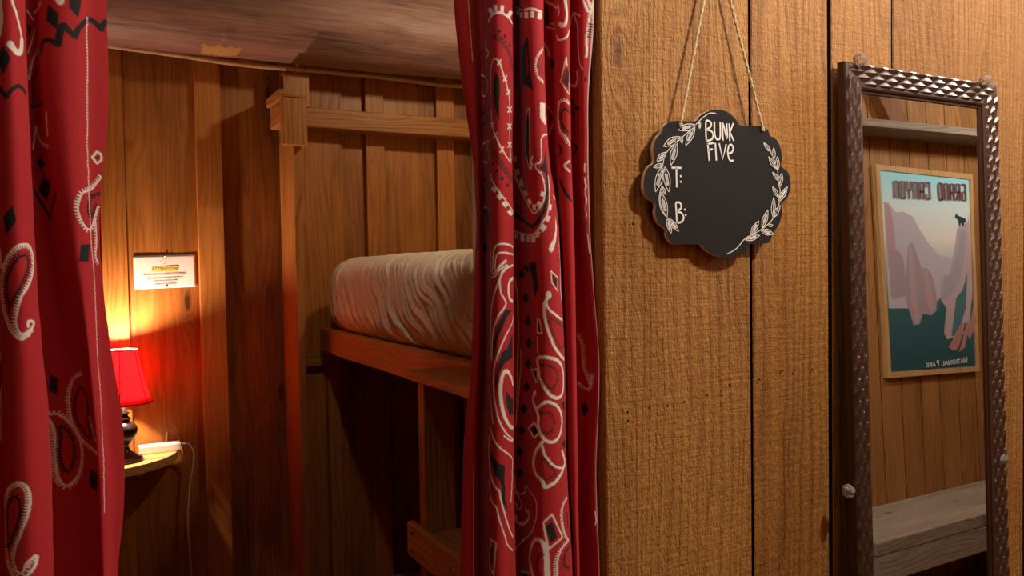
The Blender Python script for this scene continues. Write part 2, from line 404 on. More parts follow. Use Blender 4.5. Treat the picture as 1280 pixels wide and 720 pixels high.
# mattress in its loose fitted sheet
def vnoise(x, seed=0):
    r = np.random.RandomState(seed).rand(512)*2-1
    i = np.floor(x).astype(int); f = x-i; f = f*f*(3-2*f)
    return r[i % 512]*(1-f)+r[(i+1) % 512]*f
def vnoise2(x, y, seed=0):
    r = np.random.RandomState(seed).rand(64, 64)*2-1
    i = np.floor(x).astype(int); j = np.floor(y).astype(int); f = x-i; g = y-j; f = f*f*(3-2*f); g = g*g*(3-2*g)
    return (r[i % 64, j % 64]*(1-f)+r[(i+1) % 64, j % 64]*f)*(1-g)+(r[i % 64, (j+1) % 64]*(1-f)+r[(i+1) % 64, (j+1) % 64]*f)*g
def mattress():
    x0, x1, y0, y1, z0, z1 = .822, 1.80, .16, 1.955, 1.2515, 1.522
    cx, cy_, cz = (x0+x1)/2, (y0+y1)/2, (z0+z1)/2
    nu, nv = 640, 900
    # loop around the cross-section (x, z), stations along y with rounded ends
    n = 4.6
    th = np.linspace(0, 2*pi, nu, endpoint=False)
    # more samples on the near long side
    th = th + .55*np.sin(th-pi)*-1*0
    ys = np.concatenate([np.linspace(-1, -.9, 30)[:-1], np.linspace(-.9, .9, nv-59), np.linspace(.9, 1, 31)[1:]])
    def sup(c, p): return np.sign(c)*np.abs(c)**(2/p)
    V = np.zeros((len(ys), nu, 3))
    R = .075
    for i, t in enumerate(ys):
        yv = cy_ + t*(y1-y0)/2
        e = min(yv-y0, y1-yv)
        ins = 0.0
        if e < R: ins = R-math.sqrt(max(0, R*R-(R-e)**2))
        hx, hz = (x1-x0)/2-ins*.95, (z1-z0)/2-ins*.55
        X = cx + hx*sup(np.cos(th), 16)
        # rounded rectangle: circle corners of radius rc
        rc = .085
        c, s_ = np.cos(th), np.sin(th)
        q = np.maximum(np.abs(c)*hz, np.abs(s_)*hx)
        bx = np.clip(hx*hz*c/np.maximum(q, 1e-9), -hx, hx); bz = np.clip(hx*hz*s_/np.maximum(q, 1e-9), -hz, hz)
        # push box point onto rounded corner
        ax, az = np.abs(bx)-(hx-rc), np.abs(bz)-(hz-rc)
        m = (ax > 0) & (az > 0)
        L = np.hypot(ax, az)
        k = np.where(m, rc/np.maximum(L, rc), 1)
        bx = np.where(m, np.sign(bx)*(hx-rc+ax*k), bx); bz = np.where(m, np.sign(bz)*(hz-rc+az*k), bz)
        bulge = .012*(1-(bz/hz)**2)*(np.abs(bx) > hx-.09)
        V[i, :, 0] = cx+bx+np.sign(bx)*bulge; V[i, :, 1] = yv; V[i, :, 2] = cz+bz+.010*np.cos(t*1.4)*(bz > 0)
    # wrinkles: pulled folds that fan from the far top corner to the near bottom
    Y, Z, Xv = V[:, :, 1], V[:, :, 2], V[:, :, 0]
    fan = .18 + 1.35*np.clip((1.9-Y)/1.5, 0, 1)
    p = Y - fan*(Z-1.53) + .03*vnoise2(Y*7, Z*11+3, 4)+.012*vnoise2(Y*18, Z*20+3, 5)
    w = np.abs(vnoise(p*34+3, 1))*.60+np.abs(vnoise(p*74+9, 2))*.50+.30*np.abs(vnoise(p*140, 3))
    w = 1.0-2.0*np.sqrt(np.clip(w, 0, 1.4))
    amp = .0125*np.clip(.75+.8*vnoise2(Y*4+9, Z*7, 6), .35, 1.3)
    side = np.clip((Xv.max()-.25-Xv)/.3, 0, 1)*np.clip((1.60-Z)/.09, 0, 1)
    disp = w*amp*side
    dn = V-np.array([cx, 0, cz])[None, None]; dn[:, :, 1] = 0
    wx = np.clip(np.abs(dn[:, :, 0])-.36, 0, None); wz = np.clip(np.abs(dn[:, :, 2])-.03, 0, None)
    nx = np.sign(dn[:, :, 0])*wx; nz = np.sign(dn[:, :, 2])*wz; L = np.hypot(nx, nz)+1e-6
    V[:, :, 0] += nx/L*disp; V[:, :, 2] += np.where(V[:, :, 2] > 1.30, nz/L*disp, 0)
    V[:, :, 2] = np.maximum(V[:, :, 2], 1.2512)
    H, W = V.shape[:2]
    idx = np.arange(H*W).reshape(H, W)
    a = idx[:-1]; b = idx[1:]
    F = np.stack([a, np.roll(a, -1, 1), np.roll(b, -1, 1), b], -1).reshape(-1, 4)
    verts = V.reshape(-1, 3).tolist(); faces = F.tolist()
    faces.append(idx[0][::-1].tolist()); faces.append(idx[-1].tolist())
    me = bpy.data.meshes.new('mattress'); me.from_pydata(verts, [], faces); me.update()
    bm = bmesh.new(); bm.from_mesh(me); bmesh.ops.recalc_face_normals(bm, faces=bm.faces); bm.to_mesh(me); bm.free()
    for q in me.polygons: q.use_smooth = len(q.vertices) == 4
    o = bpy.data.objects.new('mattress', me); COL.objects.link(o)
    t = NT('sheet'); co = t.n('ShaderNodeTexCoord').outputs['Object']
    nz_ = t.noise(co, 900, 2); n2 = t.noise(co, 9, 3)
    bs = t.bsdf(**{'Base Color': t.mix(n2, (.74, .63, .51), (.68, .57, .45)), 'Roughness': .85, 'Specular IOR Level': .2, 'Sheen Weight': .15})
    t.l(t.bump(nz_, .4, .0004), bs.inputs['Normal'])
    me.materials.append(t.m)
    return o
tag(mattress(), 'thick mattress in a wrinkled cream fitted sheet on the bunk rail', 'mattress')

# post and blocks at the bed's head, between the lamp and the mattress
post = thing('bunk_post', 'upright pine post with a stepped block at its top, left of the mattress', 'post', (.70, 1.95, 0))
MB().box(.690, .717, 1.872, 2.0765, 0, 2.060, .0015).build('post_board', M['pine_z'], post)
blk = MB().box(.648, .729, 1.83, 1.8715, 1.905, 2.062, .002).build('end_block', M['pine_z'], post)
MB().box(.646, .731, 1.828, 1.8718, 2.0622, 2.072, .001).build('block_cap', M['pine_x'], blk)
sb = MB().box(.655, .6895, 1.873, 2.05, 1.985, 2.062, .002).build('side_block', M['pine_y'], post)
MB().box(.645, .6895, 1.873, 2.06, 2.0625, 2.095, .002).build('side_cap', M['pine_y'], sb)
MB().box(.6905, .783, 1.995, 2.038, 2.0665, 2.184, .002).build('upper_stud', M['bunk'], post)

tag(MB().box(.7175, 1.86, 1.998, 2.0772, 1.995, 2.066, .0025).build('guard_rail', M['pine_x']),
    'horizontal wooden rail along the back wall above the mattress', 'rail')

# the log across the bunk
def log():
    cx, cy_, cz, r = 0, 1.93, 2.356, .150
    nx, na = 220, 96
    xs = np.linspace(-.39, 1.865, nx); an = np.linspace(0, 2*pi, na, endpoint=False)
    X, A = np.meshgrid(xs, an, indexing='ij')
    rr = r*(1+.018*vnoise2(X*3+20, A*2, 8)+.010*vnoise2(X*9+3, A*5.1, 9)) + .006*np.sin(X*1.7+1)
    knotx, knota = .49, radians(227)
    d = np.hypot((X-knotx), (A-knota)*r)
    rr += .012*np.exp(-(d/.02)**2)-.014*np.exp(-(d/.008)**2)
    V = np.stack([X, cy_+rr*np.cos(A), cz+rr*np.sin(A)], -1)
    idx = np.arange(nx*na).reshape(nx, na); a, b = idx[:-1], idx[1:]
    F = np.stack([a, b, np.roll(b, -1, 1), np.roll(a, -1, 1)], -1).reshape(-1, 4).tolist()
    F += [idx[0].tolist(), idx[-1][::-1].tolist()]
    me = bpy.data.meshes.new('log_beam'); me.from_pydata(V.reshape(-1, 3).tolist(), [], F); me.update()
    for q in me.polygons: q.use_smooth = len(q.vertices) == 4
    o = bpy.data.objects.new('log_beam', me); COL.objects.link(o); me.materials.append(M['log'])
    return o, V
logo, LV = log()
tag(logo, 'round peeled log beam running across the top of the bunk', 'beam')
ORIGIN['log_beam'] = (0, 0, 0)
M['chip'] = plain('raw_chip', (.62, .33, .10), .8, noise_amt=.5, noise_scale=90, bumpd=.003)
M['knot'] = plain('dark_knot', (.05, .03, .02), .7, noise_amt=.6, noise_scale=150, bumpd=.003)
def log_patch(name, x0, x1, a0, a1, mat, lift=.0035, seed=1, rag=.18):
    """a thin raised scab following the log's surface"""
    cy_, cz, r = 1.93, 2.356, .1535
    n, m = 26, 10; top, vs = [], []
    mb = MB(); rows = []
    rs = np.random.RandomState(seed)
    for i in range(n+1):
        u = i/n; row = []
        lo = a0+(a1-a0)*rag*rs.rand()*(1 if 0 < i < n else 1.5); hi = a1-(a1-a0)*rag*rs.rand()
        for j in range(m+1):
            a = lo+(hi-lo)*j/m; edge = min(u, 1-u, j/m, 1-j/m)
            rr = r+lift*min(1, edge*5)+.0014*rs.rand()-.002
            row.append(mb.bm.verts.new((x0+(x1-x0)*u, cy_+rr*cos(a), cz+rr*sin(a))))
        rows.append(row)
    for i in range(n):
        for j in range(m): mb.bm.faces.new((rows[i][j], rows[i][j+1], rows[i+1][j+1], rows[i+1][j]))
    return mb.build(name, mat, logo)
log_patch('bare_patch', .385, .545, radians(238), radians(279), M['chip'])
log_patch('knot', .478, .504, radians(221), radians(233), M['knot'], .004, 3, .1)

# rope pinned along the log's foot
def rope(path, r, twist, name, mat):
    P = smoothline(path, 60); mb = MB()
    d = np.concatenate([[0], np.cumsum(np.linalg.norm(np.diff(P, axis=0), axis=1))])
    for k in range(3):
        pts = []
        for i, p in enumerate(P):
            t = P[min(i+1, len(P)-1)]-P[max(i-1, 0)]; t = t/np.linalg.norm(t)
            u = np.cross(t, (0, 0, 1)); u /= np.linalg.norm(u); w = np.cross(t, u); a = twist*d[i]+k*2*pi/3
            pts.append(p+(u*cos(a)+w*sin(a))*r*.52)
        mb.tube(pts, r*.56, 7)
    return mb.build(name, mat)
M['rope'] = plain('manila_rope', (.66, .42, .22), .85, noise_amt=.4, noise_scale=300, bumpd=.001)
tag(rope([(-.38, 2.045, 2.235), (.0, 2.04, 2.232), (.165, 2.035, 2.220), (.36, 2.02, 2.209), (.52, 2.005, 2.197), (.66, 1.985, 2.192), (.80, 1.99, 2.196), (.9, 2.015, 2.202), (1.0, 2.025, 2.206), (1.17, 2.03, 2.204), (1.33, 2.03, 2.200), (1.42, 2.03, 2.204), (1.6, 2.035, 2.21), (1.86, 2.04, 2.21)], .0085, 330, 'rope', M['rope']),
    'thin tan twisted rope running along the underside of the log beam', 'rope')

# half-round shelf, lamp, power strip
pts = [(.318*cos(a), 2.0775+0*a-.232*sin(a)) for a in np.linspace(0, pi, 49)]
pts = [(px, py, .849) for px, py in pts]
sh = MB().prism(pts, (0, 0, .029), bev=.003).build('wall_shelf', M['slab'], smooth=None)
tag(sh, 'small half-round pale wooden shelf on the back wall under the lamp', 'shelf')

M['bronze'] = plain('dark_bronze', (.035, .022, .016), .28, metal=.25, spec=.6)
M['trim'] = plain('shade_trim', (.10, .005, .008), .8)
M['white_trim'] = plain('shade_top_ring', (.85, .78, .70), .6)
def shade_mat():
    t = NT('red_shade'); co = t.n('ShaderNodeTexCoord').outputs['Object']
    nz = t.noise(co, 500, 2)
    col = t.mix(nz, (.60, .012, .035), (.50, .010, .028))
    d = t.n('ShaderNodeBsdfDiffuse'); t.l(col, d.inputs[0])
    tr = t.n('ShaderNodeBsdfTranslucent'); tr.inputs[0].default_value = (1.0, .085, .11, 1)
    mx = t.n('ShaderNodeMixShader'); mx.inputs[0].default_value = .9
    t.l(d.outputs[0], mx.inputs[1]); t.l(tr.outputs[0], mx.inputs[2])
    t.l(mx.outputs[0], t.out.inputs[0]); return t.m
M['shade'] = shade_mat()
LX, LY, LZ = .150, 1.97, .8785
lamp = thing('table_lamp', 'small lit table lamp with a red fabric shade, on the half-round shelf', 'lamp', (LX, LY, LZ))
MB().lathe([(.0, 0), (.052, 0), (.055, .006), (.052, .013), (.040, .017), (.034, .022), (.030, .026), (.018, .033), (.0135, .044), (.0145, .054), (.022, .062), (.032, .074), (.0385, .090), (.040, .102), (.038, .112), (.030, .121), (.020, .127), (.016, .131), (.021, .135), (.022, .139), (.015, .143), (.012, .150), (.017, .154), (.017, .158), (.010, .161), (.0095, .190), (.0, .191)], (LX, LY, LZ), 40).build('base', M['bronze'], lamp)
def shade():
    prof = [(.0895, .190), (.0830, .205), (.0755, .228), (.0685, .255), (.0615, .285), (.0550, .315), (.0500, .340), (.0475, .357)]
    mb = MB(); n = 96; rings = []
    for inner in (0, 1):
        for r, z in (prof if not inner else prof[::-1]):
            ring = []
            for k in range(n):
                a = 2*pi*k/n; pa = (a % (pi/3))-pi/6
                rr = r*(cos(pi/6)*.35/cos(pa)+.65*1.0) - inner*.0014
                ring.append(mb.bm.verts.new((LX+rr*cos(a+.35), LY+rr*sin(a+.35), LZ+z)))
            rings.append(ring)
    rings.append(rings[0])
    for A, B in zip(rings[:-1], rings[1:]):
        for k in range(n): mb.bm.faces.new((A[k], A[(k+1) % n], B[(k+1) % n], B[k])).smooth = True
    s = mb.build('lamp_shade', M['shade'], lamp)
    ribs = MB()
    for k in range(6):
        a = k*pi/3+.35
        ribs.tube([(LX+(r*.988+.0008)*cos(a), LY+(r*.988+.0008)*sin(a), LZ+z) for r, z in prof], .0014, 6)
    for r, z in (prof[0],):
        ribs.tube([(LX+(r*.965)*cos(a), LY+(r*.965)*sin(a), LZ+z) for a in np.linspace(0, 2*pi, 60, endpoint=False)], .0022, 6, closed=True)
    ribs.build('shade_trim', M['trim'], s)
    r, z = prof[-1]
    MB().tube([(LX+r*.97*cos(a), LY+r*.97*sin(a), LZ+z+.002) for a in np.linspace(0, 2*pi, 60, endpoint=False)], .0026, 8, closed=True).build('shade_ring', M['white_trim'], s)
    sp = MB()
    for k in range(3):
        a = k*2*pi/3; sp.tube([(LX+.009*cos(a), LY+.009*sin(a), LZ+.192), (LX+.079*cos(a), LY+.079*sin(a), LZ+.206)], .001, 5)
    sp.build('shade_spider', M['bronze'], s)
shade()
def bulb():
    t = NT('bulb_glow'); e = t.n('ShaderNodeEmission'); e.inputs[0].default_value = (1, .78, .52, 1); e.inputs[1].default_value = 9.0
    t.l(e.outputs[0], t.out.inputs[0])
    o = MB().lathe([(.0, .192), (.012, .193), (.012, .216), (.018, .235), (.0265, .256), (.0285, .272), (.026, .288), (.018, .300), (.0, .305)], (LX, LY, LZ), 24, closed_ends=False).build('bulb', t.m, lamp, 'keep')
    o.visible_shadow = True
    return o

M['white_plastic'] = plain('white_plastic', (.80, .77, .72), .35)
M['cord'] = plain('white_cord', (.72, .66, .58), .45)
M['wire'] = plain('lamp_cord', (.30, .20, .13), .3)
strip = thing('power_strip', 'white power strip with a hanging cord on the shelf, right of the lamp', 'power strip', (.26, 2.05, .8785))
bd = MB().box(.196, .326, 2.032, 2.0745, .8785, .906, .005, 3).build('strip_body', M['white_plastic'], strip)
for k in range(3):
    for dx in (-.004, .004): MB().box(.222+k*.032+dx-.0008, .222+k*.032+dx+.0008, 2.0465, 2.0545, .9058, .9063).build('socket_slot', M['hole'], bd)
cp = smoothline([(.326, 2.055, .893), (.338, 2.052, .896), (.352, 2.054, .892), (.364, 2.057, .872), (.368, 2.061, .845), (.362, 2.064, .80), (.355, 2.066, .766), (.349, 2.067, .71), (.3445, 2.068, .657), (.344, 2.067, .60), (.347, 2.066, .52), (.350, 2.065, .433), (.356, 2.063, .2), (.38, 2.05, .02), (.45, 2.02, .0045), (.55, 1.98, .0045)], 8)
MB().tube(cp, .0033, 8).build('cord', M['cord'], strip)
MB().tube([(.3262, 2.055, .893), (.336, 2.053, .8955), (.345, 2.052, .8955)], [.0055, .0065, .0042], 10).build('plug', M['cord'], strip)
MB().tube(smoothline([(.282, 2.058, .9065), (.284, 2.060, .925), (.290, 2.066, .948), (.298, 2.069, .962), (.308, 2.068, .962), (.316, 2.066, .945), (.322, 2.055, .915), (.3255, 2.030, .890), (.330, 2.024, .866), (.331, 2.040, .845)], 8), .0018, 7).build('lamp_cord', M['wire'], strip)

# the notice on the back wall
M['paper'] = plain('notice_paper', (.78, .74, .72), .6)
M['ink'] = plain('notice_ink', (.16, .13, .13), .7)
M['highlight'] = plain('notice_highlight', (.88, .60, .13), .6)
M['brass'] = plain('brass_pin', (.70, .48, .20), .3, metal=.9)
notice = thing('notice', 'white paper notice headed ATTENTION pinned to the back wall above the lamp', 'notice', (.298, 2.099, 1.486))
def notice_sheet():
    mb = MB(); nx, nz = 24, 14; g = []
    for j in range(nz+1):
        row = []
        for i in range(nx+1):
            u, v = i/nx, j/nz
            x = .2005+(.3965-.2005)*u; z = 1.4285+(1.541-1.4285)*v + .003*u
            yv = 2.0968-.0012*abs(sin(3*u+1))-.003*max(0, u-.8)**2*20*(1-v)
            row.append(mb.bm.verts.new((x, yv, z)))
        g.append(row)
    for j in range(nz):
        for i in range(nx): mb.bm.faces.new((g[j][i], g[j][i+1], g[j+1][i+1], g[j+1][i])).smooth = True
    o = mb.build('sheet', M['paper'], notice, 'keep')
    md = o.modifiers.new('thickness', 'SOLIDIFY'); md.thickness = .0004; md.offset = -1
    return o
notice_sheet()
def put_text(txt, size, ws, loc, rot, mat, name, parent, ex=.00025):
    me = text_mesh(txt, size, ws, ex)
    me.transform(Matrix.Translation(Vector(loc)-Vector(ORIGIN.get(parent.name, (0, 0, 0)))) @ Euler(rot).to_matrix().to_4x4())
    me.materials.append(mat); o = bpy.data.objects.new(name, me); COL.objects.link(o); o.parent = parent; return o
ny = 2.0948
hl = [(.256, ny, 1.4975), (.258, ny, 1.5025), (.262, ny, 1.504), (.338, ny, 1.5055), (.341, ny, 1.503), (.339, ny, 1.489), (.335, ny, 1.4865), (.262, ny, 1.485), (.257, ny, 1.488)]
MB().prism(hl, (0, .0004, 0)).build('heading_band', M['highlight'], notice)
rx = (pi/2, -.012, 0)
put_text('ATTENTION!', .0155, .92, (.298, ny-.0004, 1.4950), rx, M['ink'], 'heading', notice)
put_text('FOOD IS NOT ALLOWED IN THE BUNKS!', .0084, .86, (.297, ny-.0004, 1.4765), rx, M['ink'], 'text_line', notice)
put_text('Please keep all snacks and drinks in the main area', .0068, .82, (.297, ny-.0004, 1.4640), rx, M['ink'], 'text_line', notice)
put_text('so they do not attract any insects.', .0068, .82, (.298, ny-.0004, 1.4545), rx, M['ink'], 'text_line', notice)
put_text('THANK YOU IN ADVANCE!', .0068, .82, (.298, ny-.0004, 1.4430), rx, M['ink'], 'text_line', notice)
s = MB()
s.ribbon([(.294, ny, 1.5105), (.298, ny, 1.518), (.302, ny, 1.5105), (.294, ny, 1.5105)], .0012, .0004, (0, -1, 0))
for a in (-60, -30, 0, 30, 60):
    q = radians(a); s.ribbon([(.298+.013*sin(q), ny, 1.512+.013*cos(q)), (.298+.019*sin(q), ny, 1.512+.019*cos(q))], .0009, .0004, (0, -1, 0))
s.build('warning_mark', M['highlight'], notice)
for zz, xx in ((1.5395, .299), (1.4335, .300)):
    MB().lathe([(.0, 0), (.0036, .0006), (.0028, .003), (.0, .004)], (0, 0, 0), 12, closed_ends=False).build('tmp_pin', M['brass']).name = 'pin'
    o = bpy.data.objects['pin'] if zz > 1.5 else [q for q in bpy.data.objects if q.name.startswith('pin')][-1]
    o.data.transform(Matrix.Translation(Vector((xx, 2.0955, zz))-Vector(ORIGIN['notice'])) @ Matrix.Rotation(pi/2, 4, 'X')); o.parent = notice

